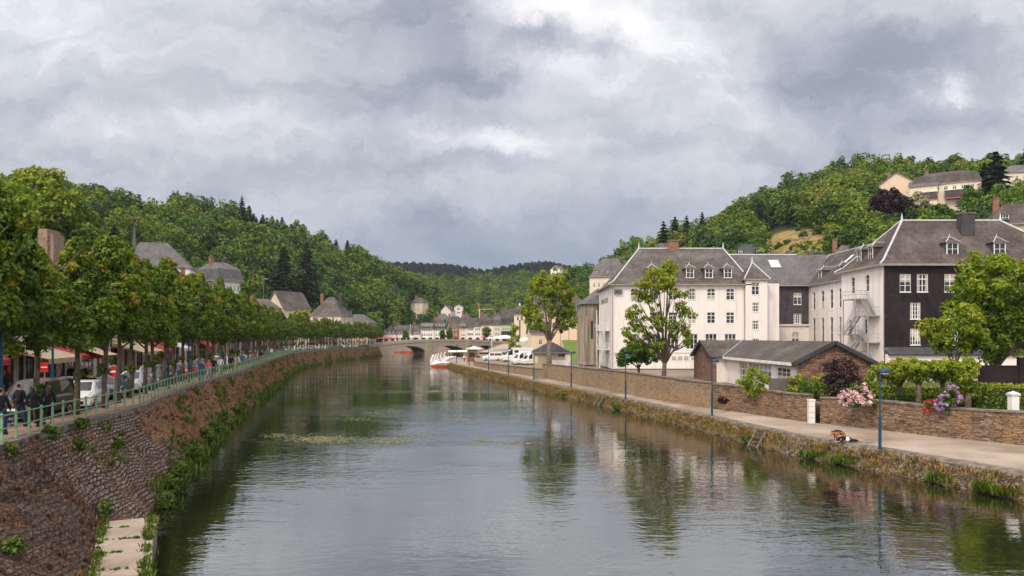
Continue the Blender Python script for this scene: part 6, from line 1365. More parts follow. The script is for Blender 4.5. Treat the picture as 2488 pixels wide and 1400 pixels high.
# ------------------------------------------------------------------ vehicles
def vehicle(name, label, cat, L, Wd, st, body, wheels, wr=.31, glass_from=None, group=None, extra=None):
    """st: stations along y (front negative): (y, z_low, z_belt, z_roof, half_w, half_w_roof, cabin?)"""
    t = thing(name, label, cat, (0,0,0), 0, group); b = MB(); g = MB()
    rings = []
    for y, zl, zb, zr, hw, hr, c in st:
        rings.append([(-hw*.90,y,zl),(-hw,y,zl+.16),(-hw*1.0,y,zb-.10),(-hw*.95,y,zb),(-hr,y,zr-.05),(-hr*.86,y,zr),(hr*.86,y,zr),(hr,y,zr-.05),(hw*.95,y,zb),(hw*1.0,y,zb-.10),(hw,y,zl+.16),(hw*.90,y,zl)])
    b.loft(rings); b.build('body', M[body], t, smooth=False)
    def off(p, k): return (p[0]+k[0], p[1]+k[1], p[2]+k[2])
    def lerp(p, q, f): return tuple(p[i]*(1-f)+q[i]*f for i in range(3))
    for i, (a, c) in enumerate(zip(st, st[1:])):
        ra, rc = rings[i], rings[i+1]
        if a[6] in ('w', 'r') :    # windscreen / rear screen between two stations
            k = (0,-.012,.012) if a[6] == 'w' else (0,.012,.012)
            lo, hi = (ra, rc) if a[6] == 'w' else (rc, ra)
            w = MB(); q = [lerp(lo[5],hi[5],.06), lerp(lo[6],hi[6],.06), lerp(lo[6],hi[6],.92), lerp(lo[5],hi[5],.92)]
            q = [lerp(q[0],q[1],.05),lerp(q[1],q[0],.05),lerp(q[2],q[3],.05),lerp(q[3],q[2],.05)]
            w.poly([off(p,k) for p in q]); w.build('windscreen' if a[6] == 'w' else 'rear_window', M['glass'], t)
        if a[6] == 's':            # side glass
            for sgn in (0, 1):
                lo, hi = (3, 4) if sgn == 0 else (8, 7); k = (-.012 if sgn == 0 else .012, 0, 0)
                q = [lerp(ra[lo],ra[hi],.10), lerp(rc[lo],rc[hi],.10), lerp(rc[lo],rc[hi],.9), lerp(ra[lo],ra[hi],.9)]
                q = [lerp(q[0],q[1],.04),lerp(q[1],q[0],.04),lerp(q[2],q[3],.04),lerp(q[3],q[2],.04)]
                w = MB(); w.poly([off(p,k) for p in q]); w.build('side_window', M['glass'], t)
    hw = st[1][4]; y0, y1 = st[0][0], st[-1][0]
    for sgn in (-1, 1):
        h = MB(); h.box(sgn*hw*.88-.17,sgn*hw*.88+.17-.06*max(0,sgn)*0,y0-.012+.05,y0+.20,st[0][2]-.22,st[0][2]-.04); h.build('headlight', M['lamplens'], t)
        h = MB(); h.box(sgn*hw*.86-.10,sgn*hw*.86+.10,y1-.06,y1+.012,st[-1][2]-.25,st[-1][2]-.02); h.build('tail_light', M['redsign'], t)
        m = MB(); ym = next((s[0] for s in st if s[6] == 's'), 0); zb = st[2][2]; m.box(sgn*(hw+.02)-.0,sgn*(hw+.18),ym-.02,ym+.08,zb-.02,zb+.14) if sgn > 0 else m.box(sgn*(hw+.18),sgn*(hw+.02),ym-.02,ym+.08,zb-.02,zb+.14); m.build('wing_mirror', M[body], t)
    gr = MB(); gr.box(-hw*.55,hw*.55,y0-.014,y0+.06,st[0][1]+.06,st[0][1]+.22); gr.build('grille', M['trim'], t)
    pl = MB(); pl.box(-.26,.26,y0-.025,y0-.015,st[0][1]+.24,st[0][1]+.35); pl.build('number_plate', M['white_c'], t)
    for y in wheels:
        for sgn in (-1, 1):
            x = sgn*(hw-.09); w = MB(); n = 14
            for a, r_ in (( -.10, wr*.93),): pass
            pr_ = [(wr*.6,-.11),(wr*.95,-.11),(wr,-.07),(wr,.07),(wr*.95,.11),(wr*.6,.11)]
            i0 = 0; rg2 = []
            for r_, xx in pr_: rg2.append([(xx, math.cos(2*math.pi*j/n)*r_, math.sin(2*math.pi*j/n)*r_) for j in range(n)])
            w.loft(rg2); wo = w.build('wheel', M['rubber'], t, (x,y,wr)); rm = MB(); rm.loft([[(sgn*.105,math.cos(2*math.pi*j/n)*wr*.66,math.sin(2*math.pi*j/n)*wr*.66) for j in range(n)],[(sgn*.118,math.cos(2*math.pi*j/n)*wr*.5,math.sin(2*math.pi*j/n)*wr*.5) for j in range(n)],[(sgn*.10,math.cos(2*math.pi*j/n)*wr*.15,math.sin(2*math.pi*j/n)*wr*.15) for j in range(n)]]); rm.build('rim', M['alloy'], wo)
    return t
HATCH = [(-2.0,.26,.66,.68,.80,.72,''),(-1.85,.20,.74,.78,.86,.74,''),(-1.05,.2,.90,.94,.88,.76,'w'),(-.25,.2,.92,1.42,.88,.62,'s'),(.55,.2,.93,1.47,.88,.62,'s'),(1.45,.2,.95,1.38,.87,.58,'r'),(1.95,.24,.95,.98,.83,.70,''),(2.02,.3,.8,.85,.80,.70,'')]
VANP = [(-2.15,.28,.80,.84,.82,.74,''),(-2.0,.22,.92,.98,.90,.80,''),(-1.25,.22,1.05,1.10,.92,.80,'w'),(-.55,.22,1.08,1.76,.92,.74,'s'),(.45,.22,1.08,1.82,.92,.76,'s'),(2.05,.22,1.08,1.80,.92,.74,''),(2.15,.28,1.0,1.74,.88,.72,'')]
MPV = [(-2.1,.28,.74,.78,.82,.74,''),(-1.95,.22,.84,.90,.88,.78,''),(-1.2,.22,1.0,1.05,.90,.78,'w'),(-.35,.22,1.02,1.62,.90,.68,'s'),(.7,.22,1.02,1.68,.90,.68,'s'),(1.85,.22,1.03,1.60,.89,.66,'r'),(2.15,.26,1.0,1.06,.86,.72,'')]
MHOME = [(-3.3,.35,1.05,1.1,.98,.9,''),(-3.1,.3,1.2,1.25,1.05,.95,''),(-2.6,.3,1.3,1.36,1.08,.98,'w'),(-2.0,.3,1.35,2.3,1.08,1.0,'s'),(-1.1,.3,1.35,2.95,1.12,1.08,''),(3.2,.3,1.35,2.95,1.12,1.08,''),(3.3,.4,1.35,2.85,1.1,1.04,'')]
def place(t, x, y, z, heading, label=None, group=None):
    """heading: direction the nose points (radians from +x)"""
    t.location = (x,y,z); t.rotation_euler = (0,0,heading+math.pi/2)
    if label: t['label'] = label
    if group: t['group'] = group
    return t
GC = 'cars parked along the left quay'
def park(t, s, off, label, back=True): p = LS(s, off, QZ-.095); return place(t, p[0], p[1], p[2], LH(s)+(math.pi if back else 0), label, GC)
wheels4 = (-1.28,1.25)
vh = {}
for c in ('whitep','teal','silver','black','greyp','maroon','navy','redp'): pass
park(vehicle('parked_van','','van',4.3,1.8,VANP,'black',(-1.35,1.3),.32), s_of(37.2), 3.2, 'black van parked facing the camera behind the people at the railing')
park(vehicle('parked_car','','car',4,1.7,HATCH,'whitep',wheels4), s_of(43.2), 3.15, 'white hatchback with its bonnet behind a lime trunk, nearest parked car')
park(vehicle('parked_car','','car',4,1.7,HATCH,'teal',wheels4), s_of(49.8), 3.2, 'dark teal hatchback parked behind the white one')
park(vehicle('parked_car','','car',4,1.7,HATCH,'silver',wheels4), s_of(55.5), 3.2, 'silver hatchback parked behind the teal one')
park(vehicle('parked_car','','car',4,1.7,MPV,'greyp',wheels4,.33), s_of(61.3), 3.2, 'dark grey people carrier parked beside a blue lamp post')
vh['s'] = kids(bpy.context.scene.collection.objects['parked_car.002'])[0].parent if False else None
protos = [o for o in COL.objects if o.name.startswith('parked_car') and o.parent is None]
extra = [vehicle('parked_car','','car',4,1.7,HATCH,'redp',wheels4), vehicle('parked_car','','car',4,1.7,MPV,'whitep',wheels4,.33), vehicle('parked_car','','car',4,1.7,HATCH,'maroon',wheels4), vehicle('parked_car','','car',4,1.7,HATCH,'black',wheels4), vehicle('parked_car','','car',4,1.7,HATCH,'navy',wheels4)]
kinds = {'red hatchback':extra[0],'white people carrier':extra[1],'maroon hatchback':extra[2],'black hatchback':extra[3],'navy hatchback':extra[4],'white hatchback':protos[0],'silver hatchback':protos[2],'dark grey people carrier':protos[3]}
used = {k: (i > 4) for i, k in enumerate(kinds)}
seq = ['black hatchback','red hatchback','dark grey people carrier','white hatchback','white people carrier','silver hatchback','navy hatchback','silver hatchback','black hatchback','white people carrier','dark grey people carrier','white hatchback','navy hatchback','silver hatchback','black hatchback','dark grey people carrier','white hatchback','maroon hatchback','silver hatchback','white hatchback','white people carrier','white hatchback','silver hatchback','white people carrier','white hatchback','navy hatchback','black hatchback','white people carrier','silver hatchback','white hatchback']
s = s_of(67); i = 0
where = ['among the lime trunks under the near crowns','in the middle of the lime row','towards the far end of the lime row','at the far end of the lime row near the bridge']
while s < SMAX-12 and i < len(seq):
    k = seq[i]; src = kinds[k]
    if used[k]: t = copy_tree(src)
    else: t = src; used[k] = True
    park(t, s, 3.2, k+' parked '+where[min(3, i//7)]); s += 8.6 if i > 8 else 5.9; i += 1
# motorhomes on the right
GM = 'vehicles in the riverside car park'
mh = vehicle('motorhome','','motorhome',6,2.2,MHOME,'whitep',(-2.4,1.9),.33)
def sidewins(t, lst):
    for y, z, w, h in lst:
        for sg in (-1, 1):
            b = MB(); x = sg*1.125; b.box(min(x,x+sg*.02),max(x,x+sg*.02),y-w/2,y+w/2,z-h/2,z+h/2); b.build('side_window', M['glass'], t)
sidewins(mh, [(-.3,2.2,.8,.5),(1.1,1.9,.7,.5)]); b = MB(); b.box(-1.15,-1.12,1.9,2.5,.5,2.2); b.build('door', M['brownframe'], mh)
place(mh, X_(1256,163), 163, 2.1, R(180+12), 'large white motorhome parked broadside above the retaining wall', GM)
m2 = copy_tree(mh); place(m2, X_(1278,146), 146, 2.1, R(180+24), 'white motorhome with rounded overcab front beside the hut', GM); m2.scale = (.85,.85,.85)
m3 = copy_tree(mh); place(m3, X_(1300,144), 144.5, 2.1, R(180+24), 'white motorhome partly hidden by the hut wall', GM); m3.scale = (.8,.8,.8)
v1 = vehicle('white_van','','van',4.3,1.8,VANP,'whitep',(-1.35,1.3),.32); place(v1, X_(1195,170), 170, 2.1, R(180+8), 'old white van left of the large motorhome', GM)
v2 = vehicle('parked_car','','car',4,1.7,MPV,'greyp',wheels4,.33); place(v2, X_(1268,150), 150.5, 2.1, R(180+60), 'dark blue-grey van nose behind the overcab motorhome', GM)
# ------------------------------------------------------------------ people
def skin(name, pts, edges, rad, root, mat, lev=1):
    me = bpy.data.meshes.new(name); me.from_pydata(pts, edges, []); o = bpy.data.objects.new(name, me); COL.objects.link(o)
    md = o.modifiers.new('skin', 'SKIN'); md.use_smooth_shade = True; o.modifiers.new('sub', 'SUBSURF').levels = lev; o.modifiers['sub'].render_levels = lev
    sv = me.skin_vertices[0].data
    for i, r_ in enumerate(rad): sv[i].radius = (r_, r_) if not hasattr(r_, '__len__') else r_; sv[i].use_root = (i == root)
    dg = bpy.context.evaluated_depsgraph_get(); m2 = bpy.data.meshes.new_from_object(o.evaluated_get(dg)); bpy.data.objects.remove(o); bpy.data.meshes.remove(me)
    m2.name = name; m2.materials.clear(); m2.materials.append(M[mat]); m2.polygons.foreach_set('use_smooth', [True]*len(m2.polygons)); return m2
PC = {}
def chain(P, E, Rr, base, pts):
    last = base
    for p, r_ in pts: P.append(p); Rr.append(r_); E.append((last, len(P)-1)); last = len(P)-1
    return last
def figure(pose, top, legs, hair, long=False, sw=.16):
    """meshes for a standing / walking adult facing +y"""
    st = sw if pose == 'walk' else .03; Lf, Lb_ = st, -st
    def limb(sg, f): return [((sg*.10,.02,.90),.080),((sg*.105,f*.55+.03,.50),.062),((sg*.105,f*1.1-(.05 if f < 0 else 0),.10+(.05 if f < 0 else 0)),.042)]
    def arm(sg, f): return [((sg*.17,0,1.42),.062),((sg*.23,-f*.5-.02,1.16),.045),((sg*.24,-f*1.1+.06,.93),.032)]
    kb = ('b', pose, sw)
    if kb not in PC:
        P = [(0,0,.97)]; E = []; Rr = [.085]; ch = chain(P,E,Rr,0,[((0,0,1.15),.075),((0,0,1.33),.10),((0,0,1.46),.06),((0,.015,1.53),.055)]); neck = ch-1; chest = ch-2
        hd = chain(P,E,Rr,ch,[((0,.03,1.60),.078),((0,.025,1.68),.088),((0,.01,1.74),.06)]); chain(P,E,Rr,ch+1,[((0,.125,1.615),.014)])
        for sg in (-1,1): chain(P,E,Rr,ch+1,[((sg*.098,.02,1.63),.014)])
        for sg, f in ((-1,Lf),(1,Lb_)):
            w = chain(P,E,Rr,chest,arm(sg,f)); wp = P[w]; pm = chain(P,E,Rr,w,[((wp[0],wp[1]+.02,wp[2]-.07),.030)]); pp = P[pm]
            for j in range(4): chain(P,E,Rr,pm,[((pp[0]+sg*.004,pp[1]-.03+.02*j,pp[2]-.055+.006*abs(j-1)),.010),((pp[0]-sg*.012,pp[1]-.028+.021*j,pp[2]-.09+.008*abs(j-1)),.008)])
            chain(P,E,Rr,w,[((wp[0]-sg*.02,wp[1]+.055,wp[2]-.05),.011),((wp[0]-sg*.03,wp[1]+.07,wp[2]-.085),.009)])
            a = chain(P,E,Rr,0,limb(sg,-f)); ap = P[a]; chain(P,E,Rr,a,[((ap[0],ap[1]+.12,ap[2]-.06),.035)])
        PC[kb] = skin('body', P, E, Rr, 0, 'skin')
    kt = ('t', pose, top, sw)
    if kt not in PC:
        P = [(0,0,.84)]; E = []; Rr = [.15]; ch = chain(P,E,Rr,0,[((0,0,.98),.15),((0,0,1.12),.14),((0,0,1.33),.16),((0,0,1.46),.085)])
        for sg, f in ((-1,Lf),(1,Lb_)): chain(P,E,Rr,ch-1,[(p,r_+.018) for p,r_ in arm(sg,f)])
        PC[kt] = skin('jacket', P, E, Rr, 0, top)
    kl = ('l', pose, legs, sw)
    if kl not in PC:
        P = [(0,0,.98)]; E = []; Rr = [.135]
        for sg, f in ((-1,Lf),(1,Lb_)): chain(P,E,Rr,0,[(p,r_+.014) for p,r_ in limb(sg,-f)])
        PC[kl] = skin('trousers', P, E, Rr, 0, legs)
    kh = ('h', hair, long)
    if kh not in PC:
        P = [(0,-.005,1.72)]; E = []; Rr = [.098]; chain(P,E,Rr,0,[((0,-.045,1.64),.085)]+([((0,-.075,1.52),.08),((0,-.09,1.36),.075),((0,-.09,1.24),.045)] if long else [((0,-.05,1.57),.05)]))
        PC[kh] = skin('hair', P, E, Rr, 0, hair)
    return [PC[k] for k in (kb,kt,kl,kh)]
def person(label, x, y, z, face, pose='walk', top='dark', legs='dark', hair='hair', long=False, sc_=1.0, group=None, sw=.16):
    t = thing('person', label, 'person', (x,y,z), face-math.pi/2, group); t.scale = (sc_,)*3
    for n_, me in zip(('body','jacket','trousers','hair'), figure(pose, top, legs, hair, long, sw)): put(n_, me, t)
    for sg in (-1,1): 
        b = MB(); f = (sw if pose == 'walk' else .03)*(1 if sg < 0 else -1); yy = -f*1.1-(.05 if -f < 0 else 0); b.loft([[(sg*.105+dx*w_,yy+dy,zz) for dx,dy in ((-1,-.08),(1,-.08),(1.1,.05),(.7,.17),(-.7,.17),(-1.1,.05))] for zz, w_ in ((0,.05),(.05,.052),(.11,.035))]); b.build('shoe', M['trim'], t)
    return t
def on_quay(px, py_foot, **k): d = F*(CZ-QZ)/(py_foot-HY); return (X_(px,d), d)
x, y = -20.05, 30.6; fwd = R(106)
person('man in a dark jacket cut by the left picture edge, walking away', -19.35, 29.6, QZ, fwd, top='navy' if False else 'dark', legs='denim', hair='hair', sc_=1.02)
person('man in black with a waist bag, head turned right, walking by the railing', X_(48,32.4), 32.4, QZ, R(70), top='dark', legs='denim', hair='hair', sc_=1.03)
person('woman with long black hair and black coat walking away by the railing', X_(82,32.2), 32.2, QZ, fwd, top='dark', legs='dark', hair='hair', long=True, sc_=.95)
person('woman with long brown hair and dark top walking away, right of the black-haired one', X_(117,33.4), 33.4, QZ, fwd, top='dark', legs='dark', hair='hairbrown', long=True, sc_=.96)
wb = tag(put('waist_bag', (lambda m: (m.box(-.17,.17,-.24,-.16,1.02,1.14,0), m.box(-.15,-.04,-.25,-.241,1.05,1.09,1), m.mesh('waist_bag', [M['dark'], M['red']]))[2])(MB()), None, (X_(48,32.4),32.4,QZ), R(70)-math.pi/2), 'dark waist bag with a red stripe on the back of the man in black', 'bag')
GP = 'people walking on the left quay'
for px, d, tp, lg, hr, lab, off in [(546,72,'pinkcloth','tancloth','hairbrown','person in a patterned pale top among the lime trunks',.9),(560,74,'dark','denim','hairbrown','person in dark jacket and blue jeans beside the railing',.8),(571,78,'whitecloth','tancloth','hair','person in white top leaning near the railing',.9),(578,84,'dark','dark','hair','person in black beside the one in a cream coat',.8),(591,87,'tancloth','tancloth','hairbrown','person in a cream coat at the railing',.7),(613,95,'bluecloth','denim','hair','person in dark blue beside the one in a red skirt',.8),(619,97,'whitecloth','redp' if False else 'red','hairbrown','person with white top and red skirt on the quay',.8),(634,108,'pinkcloth','greycloth','hair','person in a pinkish top further along the railing',.8),(648,120,'dark','dark','hair','dark-clothed person far along the railing',.8),(522,68,'bluecloth','bluecloth','hair','person in blue standing by the railing near a lamp post',.8),(660,131,'greycloth','dark','hair','grey-clothed person far along the quay, near the cars',.8),(676,141,'whitecloth','denim','hairbrown','person in white far along the quay',.8)]:
    p = LS(s_of(d), off); person(lab, p[0], p[1], p[2], LH(s_of(d))+(math.pi if rnd.random() < .5 else 0), top=tp, legs=lg, hair=hr, sc_=rnd.uniform(.95,1.03), group=GP)
for px, py, tp, lg, lab in [(1136,884,'pinkcloth','pinkcloth','person in coral sportswear walking on the right path'),(1163,869,'dark','denim','dark-clothed person standing by the car park wall'),(1128,872,'whitecloth','dark','person in white top by the pedal boat landing')]:
    d = F*6.1/(py-HY) if py > 875 else 195; person(lab, X_(px,d), d, PZ+.02, R(-80), top=tp, legs=lg, hair='hair')
# ------------------------------------------------------------------ person propped up on the path, with a dog
pl_ = thing('person', 'person in black jacket and white shirt lying propped on the elbows on the path', 'person', (19.45,45.4,PZ+.03), R(8))
P = [(0,0,.13)]; E = []; Rr = [.07]; ch = chain(P,E,Rr,0,[((-.16,0,.19),.07),((-.34,0,.30),.09),((-.43,0,.37),.06),((-.47,0,.37),.055)]); chest = ch-2
chain(P,E,Rr,ch,[((-.54,-.02,.36),.085),((-.60,-.03,.30),.085),((-.63,-.04,.24),.05)]); chain(P,E,Rr,ch+1,[((-.66,-.11,.33),.016)])
for sg in (-1,1):
    e = chain(P,E,Rr,chest,[((-.36,sg*.17,.32),.06),((-.40,sg*.22,.06),.045),((-.60,sg*.12,.045),.032),((-.67,sg*.10,.04),.03)]); q = P[e]
    for j in range(4): chain(P,E,Rr,e,[((q[0]-.05,q[1]-.03+.02*j,.03),.010),((q[0]-.09,q[1]-.033+.022*j,.02),.008)])
    chain(P,E,Rr,e-1,[((q[0]+.0,q[1]-sg*.05,.035),.011),((q[0]-.03,q[1]-sg*.06,.03),.009)])
    a = chain(P,E,Rr,0,[((.12,sg*.08,.11),.09),((.48,sg*.09,.09),.062),((.80,sg*.10,.08),.042)]); chain(P,E,Rr,a,[((.90,sg*.11,.06),.036),((.97,sg*.12,.10),.024)])
put('body', skin('body', P, E, Rr, 0, 'skin'), pl_)
P = [(-.08,0,.16)]; E = []; Rr = [.15]; ch = chain(P,E,Rr,0,[((-.34,0,.30),.165),((-.43,0,.36),.085)])
for sg in (-1,1): chain(P,E,Rr,1,[((-.36,sg*.17,.31),.078),((-.40,sg*.22,.075),.06),((-.58,sg*.13,.055),.042)])
put('jacket', skin('jacket', P, E, Rr, 0, 'dark'), pl_)
put('shirt_hem', skin('shirt_hem', [(-.16,0,.175),(.02,0,.135),(.12,0,.125)], [(0,1),(1,2)], [.15,.165,.155], 0, 'whitecloth'), pl_)
P = [(.06,0,.125)]; E = []; Rr = [.135]
for sg in (-1,1): chain(P,E,Rr,0,[((.14,sg*.08,.115),.10),((.46,sg*.09,.09),.075),((.66,sg*.10,.08),.06)])
put('trousers', skin('trousers', P, E, Rr, 0, 'dark'), pl_)
put('hair', skin('hair', [(-.53,.0,.42),(-.62,-.02,.36),(-.68,-.06,.24),(-.66,-.07,.13)], [(0,1),(1,2),(2,3)], [.085,.09,.06,.03], 0, 'hairred'), pl_)
dg_ = thing('dog', 'black and tan shepherd dog standing head down beside the person lying on the right path', 'dog', (19.22,46.0,PZ+.03), R(6))
P = [(.18,0,.50)]; E = []; Rr = [.13]; a = chain(P,E,Rr,0,[((.0,0,.54),.15),((-.18,0,.52),.16),((-.32,-.02,.50),.10),((-.42,-.03,.45),.09),((-.50,-.05,.40),.08),((-.57,-.08,.33),.045),((-.62,-.10,.27),.03)])
for sg in (-1,1):
    chain(P,E,Rr,a-3,[((-.44,sg*.06-.03,.53),.025),((-.455,sg*.07-.03,.59),.008)])
    chain(P,E,Rr,2,[((-.22,sg*.11,.36),.06),((-.20,sg*.11,.18),.035),((-.21,sg*.11,.04),.028),((-.26,sg*.11,.02),.028)])
    chain(P,E,Rr,0,[((.22,sg*.11,.40),.085),((.16,sg*.11,.25),.05),((.29,sg*.11,.16),.03),((.27,sg*.11,.03),.026),((.22,sg*.11,.02),.026)])
chain(P,E,Rr,0,[((.32,0,.47),.035),((.42,.02,.34),.035),((.46,.02,.18),.02)])
def dogmat():
    m, nt, out = new_mat('black_tan_fur'); tc = nt.nodes.new('ShaderNodeTexCoord').outputs['Object']; z = nd(nt, 'ShaderNodeSeparateXYZ', {0: tc}).outputs; n = noise(nt, tc, 6, 3)
    f = nd(nt, 'ShaderNodeMapRange', {'Value': mth(nt, 'ADD', z[2], mth(nt, 'MULTIPLY', n, .12)), 'From Min': .54, 'From Max': .62}).outputs[0]
    finish(nt, out, mixc(nt, f, ramp(nt, n, [(.35,(.36,.12,.03)),(.65,(.50,.24,.09))]), (.015,.012,.010)), .8); return m
M['dog'] = dogmat(); put('body', skin('body', P, E, Rr, 0, 'dog'), dg_)
sn = tag(put('sandals', (lambda m: (m.box(-.12,.14,-.05,.05,.0,.05), m.box(.22,.46,.02,.1,.0,.035), m.mesh('sandals', M['greycloth']))[2])(MB()), None, (X_(2108,45),45.0,PZ+.03), .3), 'pair of grey shoes left on the path near the lying person', 'shoes')
# ------------------------------------------------------------------ no entry sign and street furniture
ne = thing('no_entry_sign', 'round red no entry sign with white bar on a grey pole behind the white hatchback', 'traffic sign', (X_(277,46.5), 46.5, QZ-.05))
b = MB(); b.tube([(0,0,0),(0,0,2.3)],.03,8); b.build('pole', M['metal'], ne)
b = MB(); n = 24
b.loft([[(math.cos(6.2832*j/n)*.34,y_,1.72+math.sin(6.2832*j/n)*.34) for j in range(n)] for y_ in (-.05,-.03)]); dk_ = b.build('disc', M['redsign'], ne); b = MB(); b.box(-.27,.27,-.058,-.051,1.66,1.78); b.build('white_bar', M['white_c'], dk_)
b = MB(); rim_ = [(math.cos(6.2832*j/n)*.35,-.045,1.72+math.sin(6.2832*j/n)*.35) for j in range(n+1)]; b.tube(rim_, .014, 4); b.build('white_edge', M['white_c'], dk_)
rp_ = thing('red_plate_sign', 'small red and white plate sign beside a lime trunk in front of the shops', 'traffic sign', (X_(108,44), 44, QZ)); b = MB(); b.box(-.22,.22,-.03,0,1.75,2.3,0); b.box(-.18,.18,-.036,-.031,2.0,2.05,1); b.build('plate', [M['redsign'], M['white_c']], rp_); b = MB(); b.tube([(0,.02,0),(0,.02,2.3)],.025,6); b.build('pole', M['metal'], rp_)
mb_ = thing('menu_board', 'white folding menu board standing on the pavement outside the cafe', 'sign board', (X_(163,52.6), 52.6, QZ+.03)); b = MB(); b.box(-.42,.42,-.03,.0,.12,1.05,0); b.box(-.46,.46,-.02,.03,.05,1.1,1); b.box(-.05,.03,-.036,-.031,.2,1.0,2); b.box(-.36,.36,-.036,-.031,.62,.68,2); b.build('panel', [M['white_c'], M['trim'], M['navy']], mb_); b = MB(); b.bar((-.4,.0,1.08),(-.4,.45,0),.04); b.bar((.4,.0,1.08),(.4,.45,0),.04); b.build('stand', M['trim'], mb_)
# ------------------------------------------------------------------ shop and house fronts of the left street
GS = 'houses of the left quay street'
walls_ = ['cream','tan','white2','peach','grey_r','cream','white2','brick','tan','white','tan','brick','brick','tan','brick']
s = s_of(36); i = 0; GAPS = {}
shopcol = ['brownframe','redsign','trim','bluesign','brownframe','burg','trim']
while s < SMAX-16:
    w = rnd.uniform(6.6,9.2); a = s+w/2; hh = rnd.uniform(6.6,7.6); p = LS(a, 10.0, QZ); wl = walls_[i % len(walls_)]
    d = p[1]; lab = ['cream house front with brown shop windows at the left edge of the street','tan shopfront with red canopy valance behind the black van','pale house with beige awning over the cafe terrace','peach house with red and orange awning behind the no entry sign','grey house front right of the red awning','cream house with wide beige awning behind the people carrier','pale house with a long red canopy among the lime trunks'][i] if i < 7 else '%s house front behind the lime trunks in the left street' % {'cream':'cream','tan':'tan','white2':'off-white','peach':'peach','grey_r':'grey','brick':'red brick','white':'white'}[wl]
    t = thing('street_house', lab, 'house', p, LH(a), GS)   # front faces the quay (-y local)
    ops = grid_ops(w, hh, 3, 1, .95, 1.5, 3.9, 2.8); so2 = [(.5,.35,w*.45,2.7),(w*.55,.05,w*.55+1.0,2.5),(w*.55+1.3,.7,w-.4,2.6)]
    b = MB(); b.facade((-w/2,0,0),0,w,hh,ops+so2); b.quad((-w/2,8,0),(-w/2,0,0),(-w/2,0,hh),(-w/2,8,hh)); b.quad((w/2,0,0),(w/2,8,0),(w/2,8,hh),(w/2,0,hh)); b.quad((w/2,8,0),(-w/2,8,0),(-w/2,8,hh),(w/2,8,hh)); b.poly([(-w/2,8,hh),(-w/2,0,hh),(-w/2,4,hh+2.3)]); b.poly([(w/2,0,hh),(w/2,8,hh),(w/2,4,hh+2.3)])
    b.build('wall', M[wl], t); windows(t,(-w/2,0,0),0,ops,'far'); fmm = shopcol[i % 7]
    for o in so2:
        a_, g_ = win_mesh(o[2]-o[0], o[3]-o[1], 'big', fmm if fmm in ('brownframe','trim','bluesign') else 'brownframe'); x_ = put('shop_window' if o[1] > .1 else 'door', a_, t, (-w/2+o[0],0,o[1])); put('pane', g_, x_)
    b = MB(); b.box(-w/2+.3,w/2-.3,-.12,-.003,2.85,3.3); b.build('shop_sign', M[shopcol[(i*3+1) % 7]], t)
    r = MB(); r.gable(-w/2-.02,w/2+.02,-.35,8.3,hh-.02,hh+2.35,'x'); ro = r.build('roof', [M[('slateA','slateB','slateC')[i%3]], M['gutter']], t); chimney(ro, -w/2+.3,-w/2+1.1,3.6,4.4,hh+1.5,hh+3.1,'brick',2)
    aw = {1:('red',1.2),2:('beige',3.0),3:('red',2.2),5:('beige',2.8),6:('red',2.4),8:('white_c',2.2),11:('red',1.6)}.get(i)
    if aw:
        b = MB(); x0, x1 = -w/2+.3, w/2-.4; dp_ = aw[1]
        b.quad((x0,-dp_,2.35),(x1,-dp_,2.35),(x1,-.14,3.25),(x0,-.14,3.25)); b.quad((x0,-.14,3.22),(x1,-.14,3.22),(x1,-dp_,2.32),(x0,-dp_,2.32)); b.quad((x0,-dp_,2.02),(x1,-dp_,2.02),(x1,-dp_,2.35),(x0,-dp_,2.35)); b.poly([(x0,-.14,3.25),(x0,-.14,2.9),(x0,-dp_,2.32),(x0,-dp_,2.35)]); b.poly([(x1,-.14,2.9),(x1,-.14,3.25),(x1,-dp_,2.35),(x1,-dp_,2.32)])
        b.build('awning', M[aw[0]], t)
        if i == 3:
            b = MB(); b.quad((-.2,-3.2,2.3),(x1,-3.2,2.3),(x1,-.15,3.32),(-.2,-.15,3.32)); b.build('orange_awning', M['beige'], t); b = MB(); b.box(-.2,x1,-3.22,-3.19,1.9,2.29); b.build('awning_valance', M['red'], t)
    if i == 2:
        b = MB(); b.box(-w/2+.4,-w/2+2.4,-.2,-.125,4.0,5.2,0)
        for k_ in range(5): b.box(-w/2+.75+k_*.3,-w/2+.93+k_*.3,-.21,-.201,4.3,4.55+.1*(k_%2),1)
        b.build('blue_sign', [M['bluesign'], M['white_c']], t)
    s += w+.05; i += 1
# cafe terrace: chairs, tables and dark-clothed guests
def chair():
    t = thing('cafe_chair','black cafe chair on the terrace under the beige awning','chair',(0,0,0),0,'cafe terrace furniture'); b = MB(); b.box(-.21,.21,-.21,.21,.42,.46); b.build('seat', M['trim'], t); b = MB(); b.box(-.21,.21,.19,.22,.5,.88); b.build('backrest', M['trim'], t)
    for sx_ in (-.18,.18):
        for sy_ in (-.18,.18): b = MB(); b.bar((sx_,sy_,0),(sx_,sy_,.43),.03); b.build('leg', M['trim'], t)
    return t
ch0 = chair()
for k, (px, d, a) in enumerate([(186,53.2,.5),(196,53.6,2.2),(204,54.2,-.4),(192,55.4,1.2),(178,54.6,3.0),(211,55.0,2.6)]):
    t = ch0 if k == 0 else copy_tree(ch0); t.location = (X_(px,d), d, QZ+.025); t.rotation_euler = (0,0,a)
for k, (px, d) in enumerate([(172,55.6),(199,55.2),(205,56.4)]): person(('dark-clothed guest standing under the beige cafe awning','dark-clothed guest beside the cafe chairs','dark-clothed guest at the cafe doorway')[k], X_(px,d), d, QZ+.02, R(-40+60*k), 'stand', 'dark', 'dark', 'hair')
